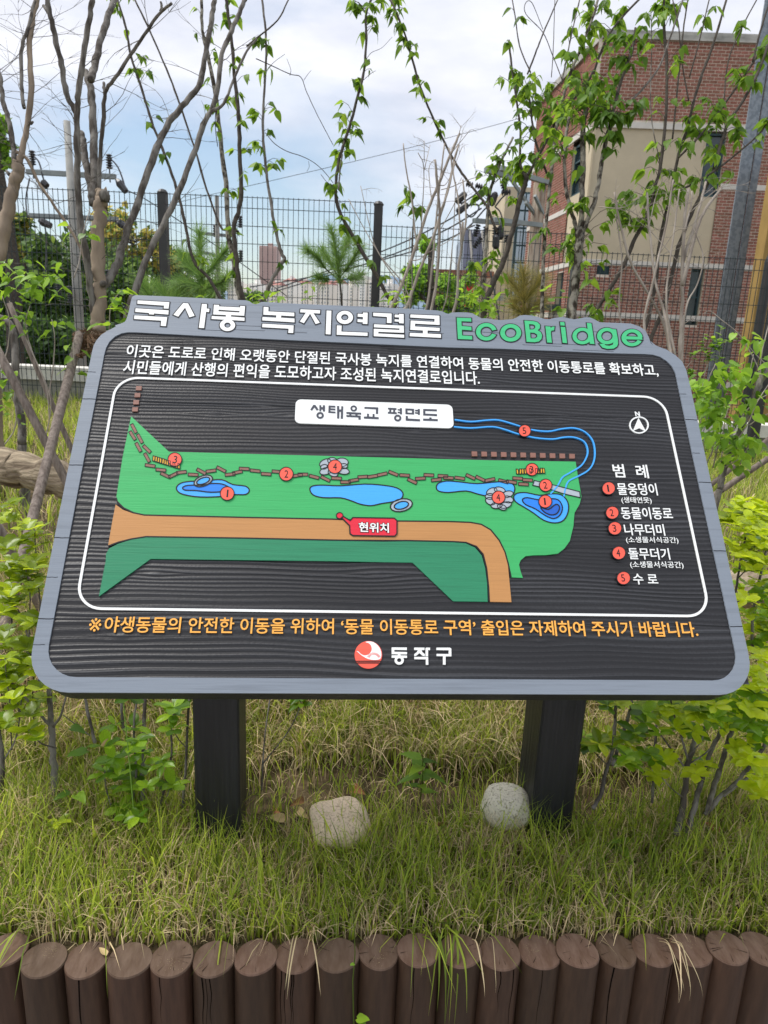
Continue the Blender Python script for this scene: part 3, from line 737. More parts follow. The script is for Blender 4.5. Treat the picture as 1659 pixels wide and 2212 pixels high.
T('r', [[cC([(788, 157), (828, 160), (831, 172), (845, 160), (862, 160), (858, 190), (838, 192), (831, 204), (840, 290), (802, 288)])]], m_tg)
T('i', [[cC([(907, 123), (941, 125), (944, 152), (910, 150)])], [cC([(912, 162), (948, 164), (963, 294), (928, 291)])]], m_tg)
T('d', [[cC(ell(1087, 236, 80, 67)), cC(ell(1087, 236, 47, 42))], [cC([(1123, 131), (1160, 134), (1185, 302), (1148, 299)])]], m_tg)
T('g', [[cC(ell(1286, 236, 80, 67)), cC(ell(1286, 236, 46, 40))], [cC([(1322, 180), (1360, 183), (1374, 262), (1376, 300), (1366, 322), (1340, 338), (1290, 341), (1250, 330), (1225, 300), (1262, 300), (1278, 313), (1306, 316), (1334, 306), (1340, 280)])]], m_tg)
T('e', [[cC(arcband(1489, 250, 85, 69, 50, 43, 24, 358))], [cC([(1440, 238), (1500, 240), (1568, 244), (1574, 266), (1440, 263)])]], m_tg)

# lettering from the built-in font, fitted to where each line stands
def text(name, s, bl, br, top, mat, w_=-0.0002, bold=.010, parent=None, th=.0012, desc=0.0, bot=None):
    """bl, br: picture points of the line's lower left and lower right ends; top: picture y of its upper edge at the left end"""
    c = bpy.data.curves.new(name, 'FONT'); c.body = s; c.size = 1; c.offset = bold; c.resolution_u = 3
    o = bpy.data.objects.new(name, c); COL.objects.link(o)
    dg = bpy.context.evaluated_depsgraph_get(); me = bpy.data.meshes.new_from_object(o.evaluated_get(dg))
    bpy.data.objects.remove(o); bpy.data.curves.remove(c)
    n = len(me.vertices); co = np.zeros(n * 3); me.vertices.foreach_get('co', co); co = co.reshape(-1, 3)
    u0, v0 = UV(*bl); u1, v1 = UV(*br); vt = UV(bl[0], top)[1]
    x0, x1 = co[:, 0].min(), co[:, 0].max(); y0, y1 = co[:, 1].min(), co[:, 1].max()
    fs = [tuple(p.vertices) for p in me.polygons]
    ed = {}
    for f in fs:
        for i in range(len(f)):
            a, b = f[i - 1], f[i]; ed[(a, b)] = 1
    bd = [(a, b) for (a, b) in ed if (b, a) not in ed]
    mb = MB(); top_v = []; low = []
    for x, y, z in co:
        u = u0 + (x - x0) / (x1 - x0) * (u1 - u0); v = v0 + (v1 - v0) * (x - x0) / (x1 - x0) + (y - y0) / (y1 - y0) * (vt - v0)
        top_v.append(B3(u, v, w_)); low.append(B3(u, v, w_ - th))
    mb.add(top_v + low, fs + [(b, a, a + n, b + n) for a, b in bd])
    bpy.data.meshes.remove(me)
    return mb.build(name, mat, parent or sign)
text('text_line', '이곳은 도로로 인해 오랫동안 단절된 국사봉 녹지를 연결하여 동물의 안전한 이동통로를 확보하고,', (271, 772), (1424, 814), 743, m_white, bold=.012)
text('text_line', '시민들에게 산행의 편익을 도모하고자 조성된 녹지연결로입니다.', (264, 807), (1037, 831), 777, m_white, bold=.012)
text('warning_mark', '※', (190, 1364), (216, 1364), 1335, m_org, bold=-.004)
text('warning_line', "야생동물의 안전한 이동을 위하여 ‘동물 이동통로 구역’ 출입은 자제하여 주시기 바랍니다.", (223, 1366), (1510, 1376), 1331, m_org, bold=.012)
text('legend_title', '범  례', (1327, 1031), (1403, 1033), 1002, m_white)
for s, x0, y0, x1, yt in (('물웅덩이', 1336, 1069, 1422, 1043), ('동물이동로', 1344, 1121, 1455, 1095), ('나무더미', 1351, 1156, 1438, 1131), ('돌무더기', 1360, 1208, 1449, 1183), ('수 로', 1370, 1262, 1423, 1239)):
    text('legend_word', s, (x0, y0), (x1, y0 + 1), yt, m_white)
for s, x0, y0, x1, yt in (('(생태연못)', 1344, 1088, 1409, 1073), ('(소생물서식공간)', 1354, 1174, 1467, 1159), ('(소생물서식공간)', 1363, 1228, 1478, 1212)):
    text('legend_note', s, (x0, y0), (x1, y0 + 1), yt, m_white, bold=.0)
# white frame line round the map
fl = [UV(247, 822), UV(1431, 864), UV(1530, 1331), UV(165, 1312)]
u0 = UV(247, 844)[0]; fu0 = (UV(247, 844)[0] + UV(169, 1278)[0]) / 2; fu1 = (UV(1438.6, 881.7)[0] + UV(1527.5, 1292)[0]) / 2; fv1, fv0 = .6007, .1364; fr = .042
fp = []
for cx_, cy_, a0 in ((fu1 - fr, fv1 - fr, 0), (fu0 + fr, fv1 - fr, 90), (fu0 + fr, fv0 + fr, 180), (fu1 - fr, fv0 + fr, 270)):
    fp += [(cx_ + fr * math.cos(R(a0 + k * 10)), cy_ + fr * math.sin(R(a0 + k * 10))) for k in range(10)]
mb = MB(); stroke(mb, fp, .0043, -.0004, .002, True); mb.build('map_frame', m_white, sign)
# plan title plate
pc = cD([(62, 140)])[0]
pl = [cD([(60, 90)])[0], cD([(1583, 120)])[0]]
(pu0, _), (pu1, _) = UV(*[(a / 1.80832) for a in (1130 + 57 * .40386, 1550 + 150 * .40386)]), UV(*[(a / 1.80832) for a in (1130 + 1585 * .40386, 1550 + 200 * .40386)])
pv1 = UV(*[(a / 1.80832) for a in (1130 + 800 * .40386, 1550 + 50 * .40386)])[1]; pv0 = UV(*[(a / 1.80832) for a in (1130 + 800 * .40386, 1550 + 279 * .40386)])[1]; r_ = .011
pp = []
for cx_, cy_, a0 in ((pu1 - r_, pv1 - r_, 0), (pu0 + r_, pv1 - r_, 90), (pu0 + r_, pv0 + r_, 180), (pu1 - r_, pv0 + r_, 270)):
    pp += [(cx_ + r_ * math.cos(R(a0 + k * 15)), cy_ + r_ * math.sin(R(a0 + k * 15))) for k in range(7)]
part('plan_title_plate', m_white, [[pp]], .0002)
glyphs = [
 [[cD([(232, 80), (252, 80), (284, 125), (265, 135), (243, 103), (218, 135), (204, 125)])], [cD([(291, 83), (308, 83), (308, 101), (325, 102), (325, 83), (346, 85), (344, 143), (325, 142), (325, 124), (308, 123), (307, 141), (291, 139)])], [cD(ell(298, 181, 36, 32)), cD(ell(298, 181, 17, 15))]],
 [[cD([(380, 86), (445, 89), (445, 105), (398, 103), (398, 113), (445, 116), (445, 132), (398, 129), (398, 142), (446, 145), (446, 160), (378, 156)])], [cD([(462, 90), (482, 91), (482, 124), (502, 125), (503, 93), (521, 94), (518, 213), (498, 212), (500, 146), (484, 145), (482, 211), (463, 210)])]],
 [[cD(ell(623, 114, 32, 29)), cD(ell(623, 114, 15, 14))], [cD([(552, 148), (694, 156), (694, 173), (660, 171), (660, 184), (640, 183), (640, 170), (600, 168), (600, 180), (580, 179), (580, 167), (552, 165)])], [cD([(552, 178), (690, 185), (690, 222), (668, 221), (669, 200), (552, 194)])]],
 [[cD([(727, 99), (860, 104), (858, 166), (838, 165), (839, 122), (726, 115)])], [cD([(752, 165), (770, 166), (770, 193), (806, 195), (806, 168), (824, 168), (824, 197), (864, 199), (864, 217), (722, 211), (722, 193), (752, 193)])]],
 [[cD([(955, 107), (1036, 111), (1036, 127), (1024, 127), (1022, 150), (1038, 151), (1038, 168), (953, 163), (953, 147), (966, 148), (968, 123), (954, 122)]), cD([(986, 126), (1006, 126), (1004, 149), (984, 148)])], [cD([(1070, 111), (1089, 112), (1089, 170), (1071, 169), (1071, 160), (1048, 158), (1048, 146), (1070, 148), (1070, 134), (1048, 132), (1048, 121), (1070, 122)])], [cD(ell(1048, 207, 35, 32)), cD(ell(1048, 207, 17, 15))]],
 [[cD([(1123, 114), (1206, 118), (1206, 172), (1123, 168)]), cD([(1143, 131), (1186, 134), (1186, 157), (1143, 154)])], [cD([(1243, 119), (1262, 120), (1262, 175), (1244, 174), (1244, 165), (1216, 163), (1216, 150), (1243, 152), (1243, 142), (1216, 140), (1216, 127), (1243, 128)])], [cD([(1126, 187), (1146, 188), (1146, 212), (1264, 219), (1263, 237), (1126, 231)])]],
 [[cD([(1295, 119), (1427, 123), (1427, 141), (1315, 137), (1315, 164), (1428, 169), (1428, 187), (1295, 181)])], [cD([(1354, 201), (1375, 202), (1375, 216), (1436, 218), (1435, 236), (1294, 231), (1294, 213), (1354, 214)])]]]
for g in glyphs: part('plan_title_letter', m_inkd, g, .0008, .0006)
# district emblem and name
part('emblem_disc', m_redc, [[cE(ell(328, 287, 198, 198, 48))]], .0002)
crane = rnd_poly(cE([(285, 106), (330, 95), (400, 105), (460, 150), (500, 210), (515, 280), (505, 335), (470, 358), (400, 362), (330, 350), (270, 322), (215, 285), (180, 252), (155, 234), (188, 242), (215, 270), (262, 295), (310, 292), (350, 265), (374, 222), (372, 170), (340, 125)]), 2)
ce = part('emblem_crane', m_white, [[crane]], .0006, .0004)
mb = MB()
for k in range(15):
    a = R(200 + k * 10.0); c, s = math.cos(a), math.sin(a)
    p = cE([(405 + 62 * c, 345 + 60 * s), (405 + 100 * c, 345 + 92 * s)]); stroke(mb, p, .0006, .0010, .0006)
mb.build('emblem_rays', m_redc, sign)
mb = MB()
for y in (379, 404): stroke(mb, cE([(328 - math.sqrt(198 ** 2 - (y - 287) ** 2), y), (328 + math.sqrt(198 ** 2 - (y - 287) ** 2), y)]), .0014, .0009, .0007)
mb.build('emblem_stripes', m_blk, sign)
for g in ([[cE([(664, 180), (882, 182), (882, 217), (702, 214), (702, 243), (884, 247), (884, 280), (790, 279), (790, 296), (884, 298), (884, 331), (664, 329), (664, 295), (752, 294), (752, 278), (664, 277)])], [cE(ell(772, 365, 67, 64)), cE(ell(772, 363, 31, 30))]],
          [[cE([(988, 183), (1136, 184), (1136, 217), (1094, 217), (1105, 250), (1140, 275), (1140, 306), (1110, 300), (1063, 262), (1020, 298), (990, 306), (990, 275), (1025, 250), (1040, 217), (988, 216)])], [cE([(1152, 190), (1160, 184), (1216, 184), (1216, 218), (1188, 218), (1188, 308), (1152, 306)])], [cE([(990, 317), (1188, 318), (1192, 430), (1157, 430), (1155, 352), (992, 350)])]],
          [[cE([(1309, 184), (1500, 184), (1522, 196), (1524, 308), (1440, 308), (1440, 429), (1404, 428), (1402, 306), (1311, 304), (1311, 273), (1486, 276), (1485, 220), (1309, 217)])]]):
    part('district_letter', m_white, g, .0002)
# ---- map
OL = .0022
lgp = m1([(370, 268), (455, 348), (545, 432), (1659, 462)]) + m2([(500, 472), (887, 478), (900, 560), (914, 640), (905, 675), (882, 715), (879, 745), (877, 775), (860, 845), (835, 880), (805, 903), (750, 910), (690, 911), (655, 915), (632, 935), (625, 955), (632, 985), (643, 1016), (587, 1013), (577, 950), (563, 895), (535, 840), (495, 790), (450, 765), (400, 756), (300, 752), (60, 750)]) + \
    m1([(1300, 741), (900, 733), (430, 722), (380, 712), (335, 692), (305, 662), (301, 645), (330, 460)])
part('map_bridge_meadow', m_lg, [[lgp]], .0001)
brp = m1([(298, 676), (330, 700), (380, 718), (432, 727), (900, 738), (1300, 746), (1540, 755)]) + m2([(300, 757), (395, 761), (448, 770), (492, 796), (530, 843), (558, 897), (573, 952), (590, 1128), (491, 1126), (487, 1060), (478, 970), (462, 905), (430, 868), (380, 849), (320, 845), (100, 840)]) + m1([(1300, 838), (900, 829), (440, 823), (370, 834), (310, 850), (263, 869), (280, 770)])
part('map_road', m_br, [[brp]], .0001)
dgp = m1([(440, 828), (372, 839), (310, 858), (268, 880), (254, 905), (252, 940), (238, 1010), (221, 1101), (460, 928), (1300, 938)]) + m2([(0, 943), (132, 945), (320, 1124), (480, 1126), (477, 1040), (468, 970), (452, 912), (422, 876), (378, 856), (320, 851), (100, 846)]) + m1([(1300, 844), (900, 835)])
part('map_lower_slope', m_dg, [[dgp]], .0001)
mb = MB()
for pts in (m1([(301, 645), (305, 662), (335, 692), (380, 714), (431, 725), (900, 736), (1300, 744), (1540, 752)]) + m2([(300, 755), (400, 759), (450, 768), (494, 793), (533, 841), (560, 896), (575, 951), (588, 1013)]),
            m1([(263, 869), (310, 851), (370, 836), (440, 825), (900, 832), (1300, 841), (1540, 845)]) + m2([(100, 843), (320, 848), (380, 852), (427, 871), (458, 908), (474, 970), (484, 1060), (486, 1126)])):
    stroke(mb, pts, .0024, .0005, .003)
mb.build('map_road_edges', m_blk, sign)
def pond(name, mat, pts, lvl=0, smooth=True):
    part(name, mat, [[rnd_poly(pts, 3) if smooth else pts]], .0003 + .0003 * lvl, .0005 + .0003 * lvl, OL)
pond('map_pond', m_lb, m1([(580, 597), (600, 578), (640, 570), (720, 566), (790, 562), (840, 584), (900, 592), (917, 612), (900, 630), (850, 631), (780, 640), (690, 642), (620, 632), (588, 618)]))
pond('map_pond_deep', m_mb, m1([(609, 598), (635, 588), (700, 588), (740, 580), (790, 582), (825, 600), (800, 615), (740, 620), (670, 612), (620, 610)]), 1)
pond('map_stone_ring', m_gry, m1(ell(704, 568, 45, 24, 14, -20)), 2, False); pond('map_ring_water', m_lb, m1(ell(704, 568, 32, 14, 14, -20)), 3, False)
pond('map_pond', m_lb, m1([(1197, 605), (1213, 590), (1260, 587), (1340, 590), (1450, 582), (1540, 588), (1600, 600), (1627, 622), (1622, 647), (1590, 662), (1530, 672), (1480, 682), (1430, 675), (1390, 660), (1340, 646), (1260, 645), (1212, 632)]))
pond('map_stone_ring', m_gry, m2(ell(80, 680, 52, 29, 14, -12)), 1, False); pond('map_ring_water', m_lb, m2(ell(80, 681, 34, 17, 14, -14)), 2, False)
pond('map_pond', m_lb, m2([(242, 598), (252, 578), (290, 568), (350, 572), (430, 580), (520, 572), (575, 572), (602, 590), (603, 615), (588, 632), (500, 640), (440, 630), (380, 614), (300, 621), (254, 615)]))
pond('map_pond', m_lb, m2([(600, 640), (618, 624), (660, 622), (720, 634), (770, 627), (820, 632), (850, 665), (852, 710), (830, 750), (790, 762), (740, 750), (690, 715), (650, 690), (610, 665)]))
pond('map_pond_deep', m_mb, m2([(640, 655), (662, 645), (715, 655), (760, 650), (805, 655), (825, 688), (815, 724), (785, 742), (745, 727), (700, 697), (655, 677)]), 1)
pond('map_pond_deepest', m_db, m2([(725, 690), (760, 700), (795, 676), (812, 690), (800, 718), (772, 725), (742, 712)]), 2)
for cc, base in ((m1, [(1268, 484, 28, 16), (1303, 476, 24, 16), (1345, 482, 30, 20), (1270, 523, 28, 16), (1304, 532, 24, 15), (1350, 522, 30, 15), (1352, 500, 20, 12), (1262, 503, 16, 10)]), (m2, [(498, 617, 26, 16), (535, 610, 26, 14), (490, 640, 22, 14), (570, 630, 28, 15), (492, 662, 24, 16), (572, 654, 26, 16), (520, 682, 26, 14), (562, 680, 28, 14), (545, 690, 22, 12)])):
    for k, (x, y, a, b) in enumerate(base):
        part('map_stone', m_gry, [[cc(ell(x, y, a, b, 14, (k * 37) % 50 - 25))]], .0007 + .00008 * k, .0010 + .0001 * k, .0015)
def plankrow(cc, lst):
    for k, (x, y, a) in enumerate(lst):
        c, s = math.cos(R(a)), math.sin(R(a)); hw, hh = 23, 7
        p = [(x + i * hw * c - j * hh * s, y + i * hw * s + j * hh * c) for i, j in ((-1, -1), (1, -1), (1, 1), (-1, 1))]
        part('map_stepping_plank', m_plk, [[cc(p)]], .0007 + .0002 * (k % 2), .0010, .0011)
plankrow(m1, [(383, 325, 63), (377, 358, 58), (411, 372, 62), (404, 412, 62), (443, 420, 45), (444, 460, 62), (458, 497, 8), (508, 517, 6), (528, 541, 25), (565, 541, -25), (603, 528, -6), (657, 539, 3), (695, 524, 28), (740, 522, -8), (787, 514, 27), (828, 538, -5), (862, 528, -12), (893, 512, 3), (944, 521, 6), (995, 536, 4), (1045, 525, 5), (1140, 543, -8), (1165, 538, 0), (1217, 549, 14), (1269, 558, 26), (1320, 556, 3), (1362, 573, 0), (1400, 565, -10), (1442, 549, -4), (1487, 547, -9), (1532, 537, -12), (1583, 533, 22)])
plankrow(m2, [(43, 533, 22), (95, 542, 3), (130, 569, 25), (168, 557, -3), (207, 541, 3), (242, 563, -6), (272, 545, 3), (298, 554, 3), (350, 555, 8), (400, 549, 25), (445, 557, 25), (490, 563, -12), (552, 569, 14), (590, 573, 10), (618, 556, 4), (645, 583, 4), (664, 564, 4)])
for x, y in ((405, 137), (399, 169), (393, 202), (388, 235)): part('map_square', m_plk, [[m1([(x - 12, y - 9), (x + 14, y - 9), (x + 12, y + 10), (x - 14, y + 10)])]], .0001)
for k in range(11):
    x, y = 419 + 45.2 * k, 441 + 1.1 * k
    part('map_square', m_plk, [[m2([(x - 13, y - 11), (x + 12, y - 10), (x + 13, y + 11), (x - 12, y + 11)])]], .0001)
for cc, x0, y0, x1, y1, n_ in ((m1, 475, 464, 592, 500, 12), (m2, 618, 525, 740, 521, 11)):
    for k in range(n_):
        x = x0 + (x1 - x0) * k / (n_ - 1); y = y0 + (y1 - y0) * k / (n_ - 1); a = rnd.uniform(-3, 3)
        part('map_log_pile', m_yel, [[cc([(x - 5 + a, y - 12), (x + 4 + a, y - 10), (x + 4, y + 12), (x - 5, y + 11)])]], .0012 + .0002 * (k % 2), .001, .0013)
mb = MB()
wv = lambda pts: [tuple(p[:2]) for p in curve_pts([(a, b, 0, 0) for a, b in pts], 4)]
stroke(mb, wv(m2([(327, 284), (400, 293), (470, 287), (530, 286), (600, 305), (680, 330), (760, 338), (820, 327), (880, 323), (930, 341), (965, 380), (976, 430), (970, 480), (945, 518), (900, 545), (855, 568), (840, 600), (832, 640)])), .0027, .0011, .0035)
stroke(mb, wv(m2([(323, 317), (400, 323), (500, 317), (560, 330), (620, 350), (700, 368), (780, 374), (830, 366), (880, 366), (925, 385), (942, 420), (938, 455), (912, 497), (860, 530), (825, 552), (803, 590), (770, 628)])), .0027, .0012, .0036)
mb.build('map_channel', m_lb, sign)
part('map_culvert', m_gry, [[m2([(695, 566), (790, 588), (905, 618), (908, 645), (830, 627), (760, 604), (688, 588)])]], .0007, .0012, .0016)
# numbered discs
def disc(cc, x, y, n_, r=32):
    d = part('number_disc', m_redc, [[cc(ell(x, y, r, r * .98, 26))]], .0018, .0022, .0014)
    px, py = ((200 if cc is m1 else 1500) + x * .8439) / 1.80832, (1400 + y * .8439) / 1.80832
    s = r / 32 * 1.0
    ww = 4.0 if n_ != '1' else 1.7
    text('disc_number', n_, (px - ww, py + 8 * s), (px + ww, py + 8 * s), py - 8 * s, m_blk, .0022, .0, th=.0004)
for a in ((m1, 573, 470, '3'), (m1, 1088, 537, '2'), (m1, 1313, 503, '4'), (m1, 815, 627, '1'), (m2, 650, 337, '5', 28), (m2, 684, 516, '3', 29), (m2, 747, 589, '2', 29), (m2, 745, 664, '1', 30), (m2, 529, 645, '4', 30),
          (m2, 1038, 603, '1', 30), (m2, 1055, 716, '2', 30), (m2, 1067, 788, '3', 31), (m2, 1085, 902, '4', 31), (m2, 1107, 1018, '5', 31)):
    disc(*a)
# you-are-here flag
bx = m1([(1396, 738), (1588, 741), (1600, 752), (1600, 812), (1590, 824), (1396, 821), (1383, 812), (1381, 775), (1344, 738), (1352, 733), (1384, 752)])
part('here_flag', m_red, [[bx]], .0012, .004, .0022)
part('here_dot', m_red, [[m1(ell(1335, 729, 15, 14, 20))]], .0014, .004, .0016)
tb = text('here_text', '현위치', (774, 1151), (841, 1153), 1128, m_blk, .0018, .07, th=.0006)
text('here_text', '현위치', (775, 1150), (840, 1152), 1129, m_white, .0022, .02, th=.0004)
# north arrow
mb = MB(); stroke(mb, m2(ell(1181, 308, 42, 37, 36)), .0026, .0001, .003, True); mb.build('compass_ring', m_white, sign)
part('compass_arrow', m_white, [[m2([(1178, 276), (1212, 338), (1182, 322), (1153, 335)])]], .0002)
text('compass_letter', 'N', (1373, 898.5), (1383, 899), 889, m_white, .0002, .03)

# posts
for xl, xr in ((415, 516), (1174, 1269)):
    a = PY(xl, 1512, .24); b = PY(xr, 1512, .24); xm = (a.x + b.x) / 2 + (.0 if xl > 900 else .0); wd = b.x - a.x
    mb = MB(); dpt = .115; zt = .125; c_ = .004
    def prism(x0, x1, y0, y1, z0, topf):
        ring = [(x0 + c_, y0), (x1 - c_, y0), (x1, y0 + c_), (x1, y1 - c_), (x1 - c_, y1), (x0 + c_, y1), (x0, y1 - c_), (x0, y0 + c_)]
        vs = [(x, y, z0) for x, y in ring] + [(x, y, topf(y)) for x, y in ring]
        mb.add(vs, [(i, (i + 1) % 8, 8 + (i + 1) % 8, 8 + i) for i in range(8)] + [tuple(range(8))[::-1], tuple(range(8, 16))])
    # the top is cut along the underside of the tilted board
    cutz = lambda y: (y - .052 * math.cos(TILT)) / math.tan(TILT) - .052 * math.sin(TILT) - .0 + .0
    prism(xm - wd / 2, xm + wd / 2, .24, .24 + dpt, -.60, lambda y: (-BN * .0525).z + (y - (-BN * .0525).y) * BU.z / BU.y)
    p = mb.build('post', m_postw, sign)
# ------------------------------------------------------------------ trees and shrubs
def plant(name, label, cat, pxy, d, group=None):
    p = P(pxy[0], pxy[1], d); return thing(name, label, cat, (p.x, p.y, ground_z(p.x, p.y)), group)
def trunk_down(root, pxy, d, rpx, mat, name='trunk', flare=1.25):
    p = P(pxy[0], pxy[1], d); g = ground_z(p.x, p.y); r = rpx * PXd(d); n = 6
    mb = MB(); pts = [(p.x + .01 * math.sin(i * 2.1) * (i < n), p.y, g - .05 + (p.z - g + .05) * i / n) for i in range(n + 1)]
    mb.tube(pts, [r * (flare - (flare - 1) * i / n) for i in range(n + 1)], 10, rough=.08); return mb.build(name, mat, root, smooth=True)
def along(pp, t):
    k = t * (len(pp) - 1); i = min(int(k), len(pp) - 2); return pp[i].lerp(pp[i + 1], k - i)
def leaves_on(root, pp, t0, t1, n, kind, size, spread, droop=.6):
    for i in range(n):
        t = t0 + (t1 - t0) * rnd.random(); p = along(pp, t)
        a = rnd.uniform(0, 6.28); s = spread * rnd.random() ** .6
        q = p + Vector((math.cos(a) * s, math.sin(a) * s * .8, rnd.uniform(-.5, .5) * spread))
        d = Vector((math.cos(a), math.sin(a) * .8, -droop + rnd.uniform(-.45, .35)))
        add_leaf(root, kind, q, d, size * rnd.uniform(.6, 1.2), rnd.uniform(-.6, .6))
_leaves_plain = leaves_on
def leaves_on(root, pp, t0, t1, n, kind, size, spread, droop=.6):
    # leaves sit in small bunches at the ends of short side twigs
    if kind != 'dog': return _leaves_plain(root, pp, t0, t1, n, kind, size, spread, droop)
    mb = MB(); left = n
    while left > 0:
        k = min(left, rnd.choice((2, 3, 4, 5, 6))); left -= k
        p = along(pp, t0 + (t1 - t0) * rnd.random()); a = rnd.uniform(0, 6.28); L = spread * rnd.uniform(.3, 2.1)
        q = p + Vector((math.cos(a) * L, math.sin(a) * L * .8, L * rnd.uniform(.0, .9)))
        mid = p.lerp(q, .5) + Vector((0, 0, .15 * L)); mb.tube([p, mid, q], [.0016, .0012, .0008], 4, cap=False)
        for j in range(k):
            b = a + rnd.gauss(0, 1.3); d = Vector((math.cos(b), math.sin(b) * .8, -droop + rnd.uniform(-.4, .5)))
            add_leaf(root, kind, q.lerp(p, rnd.random() * .35), d, size * rnd.choice((.55, .8, 1, 1.15)) * rnd.uniform(.85, 1.15), rnd.uniform(-.8, .8))
    mb.build('side_twig', m_bark_dk, root)
def whorls(root, pp, ts, kind, size, n=5, up=.25, stalk=None):
    for t in ts:
        p = along(pp, t); a0 = rnd.uniform(0, 6.28)
        for k in range(n):
            a = a0 + 6.28 * k / n + rnd.uniform(-.25, .25)
            d = Vector((math.cos(a), math.sin(a), up + rnd.uniform(-.3, .4)))
            add_leaf(root, kind, p + d.normalized() * size * .08, d, size * rnd.uniform(.7, 1.15), rnd.uniform(-.3, .3))
def twigs(root, pp, n, ln, r, mat, t0=.2, t1=1, spread=1.0, name='twig', forks=True):
    mb = MB()
    for i in range(n):
        p = along(pp, rnd.uniform(t0, t1)); a = rnd.uniform(0, 6.28); d = Vector((math.cos(a), math.sin(a) * .6, rnd.uniform(-.1, .9))).normalized(); L = ln * rnd.uniform(.4, 1.1)
        pts = [p]; cur = p.copy()
        for s in range(5):
            d = (d + Vector((rnd.uniform(-.25, .25), rnd.uniform(-.25, .25), rnd.uniform(-.2, .15))) * spread).normalized(); cur = cur + d * L / 5; pts.append(cur.copy())
        mb.tube(pts, [r * (1 - .7 * k / 5) for k in range(6)], 4, cap=False)
        if forks:
            for q in range(3):
                b = pts[rnd.randint(1, 4)]; dd = (d + Vector((rnd.uniform(-.9, .9), rnd.uniform(-.5, .5), rnd.uniform(-.5, .5)))).normalized()
                mb.tube([b, b + dd * L * .15, b + dd * L * .3 + Vector((0, 0, rnd.uniform(-.02, .02)))], [r * .6, r * .4, r * .3], 3, cap=False)
    return mb.build(name, mat, root)

# B: pruned crape myrtle left of the sign
tB = plant('pruned_tree', 'tall pruned tree with tan trunk and bare grey limbs behind the sign\'s upper left corner', 'tree', (207, 800), 2.8)
pB = C1([(635, 2150), (635, 2074), (640, 1900), (642, 1700), (640, 1500), (648, 1350), (660, 1270), (664, 1235)])
branch(tB, 'trunk', pB, 2.8, 15, 12.5, m_bark_tan, 0, 14); trunk_down(tB, pB[0], 2.8, 15, m_bark_tan)
for pix, r0, r1, dd, mat in (
    ([(605, 1330), (590, 1200), (560, 1080), (540, 940), (525, 860)], 9, 6.5, .1, m_bark),
    ([(605, 1290), (608, 1150), (605, 1000), (603, 800), (590, 620), (570, 500), (555, 465)], 8.5, 7, .15, m_bark),
    ([(590, 520), (610, 440), (650, 280), (700, 120), (745, -20)], 8, 6, .2, m_bark),
    ([(620, 2100), (590, 1900), (575, 1750), (530, 1500), (502, 1200), (500, 1000), (500, 750), (508, 600), (540, 350), (580, 120), (600, -20)], 7.5, 5.5, -.25, m_bark),
    ([(498, 740), (430, 600), (400, 420), (360, 250), (330, 110), (300, -20)], 6, 5.2, -.1, m_bark),
    ([(640, 1260), (650, 1000), (670, 800), (682, 600), (750, 500), (850, 350), (940, 220), (1030, 90), (1112, 22)], 4.6, 3, -.3, m_bark),
    ([(1040, 75), (1048, 40), (1042, 12)], 3, 2.2, 0, m_bark), ([(678, 610), (674, 570), (672, 535)], 3.4, 3, 0, m_bark),
    ([(660, 1870), (720, 1790), (770, 1680), (830, 1480), (905, 1280), (1000, 1000), (1080, 820), (1180, 690), (1285, 560), (1330, 350), (1372, 120), (1392, -20)], 9, 5, .3, m_bark),
    ([(800, 2110), (870, 1900), (960, 1650), (1060, 1450), (1170, 1220), (1270, 960), (1330, 780), (1400, 640), (1440, 350), (1500, 200), (1560, 60), (1595, -20)], 7.5, 4.2, .2, m_bark),
    ([(1370, 720), (1450, 670), (1520, 500), (1600, 330), (1665, 255)], 3.4, 2.2, .1, m_bark),
    ([(280, 35), (330, 110)], 3, 3.5, 0, m_bark)):
    pp, rr = branch(tB, 'limb', C1(pix), 2.8, r0, r1, mat, dd, 9)
    if len(pix) > 6: twigs(tB, pp, 6, .28, .0016, m_bark, .15, .9)
for x, y, r in ((676, 1270, 12), (668, 1840, 7)):
    mb = MB()
    if not r: continue
    c = P(*C1([(x, y)])[0], 2.77); rr = r * PXd(2.77)
    mb.tube([c - Vector((0, 0, rr)), c - Vector((0, 0, rr * .5)), c, c + Vector((0, 0, rr * .6)), c + Vector((0, 0, rr))], [rr * .6, rr * .85, rr, rr * .9, rr * .5], 12, rough=.45)
    mb.build('burl', m_bark, tB, smooth=True)
twigs(tB, [P(*p, 2.8) for p in C1([(620, 2100), (560, 1750), (505, 1300), (500, 900)])], 14, .45, .0014, m_bark, 0, 1)

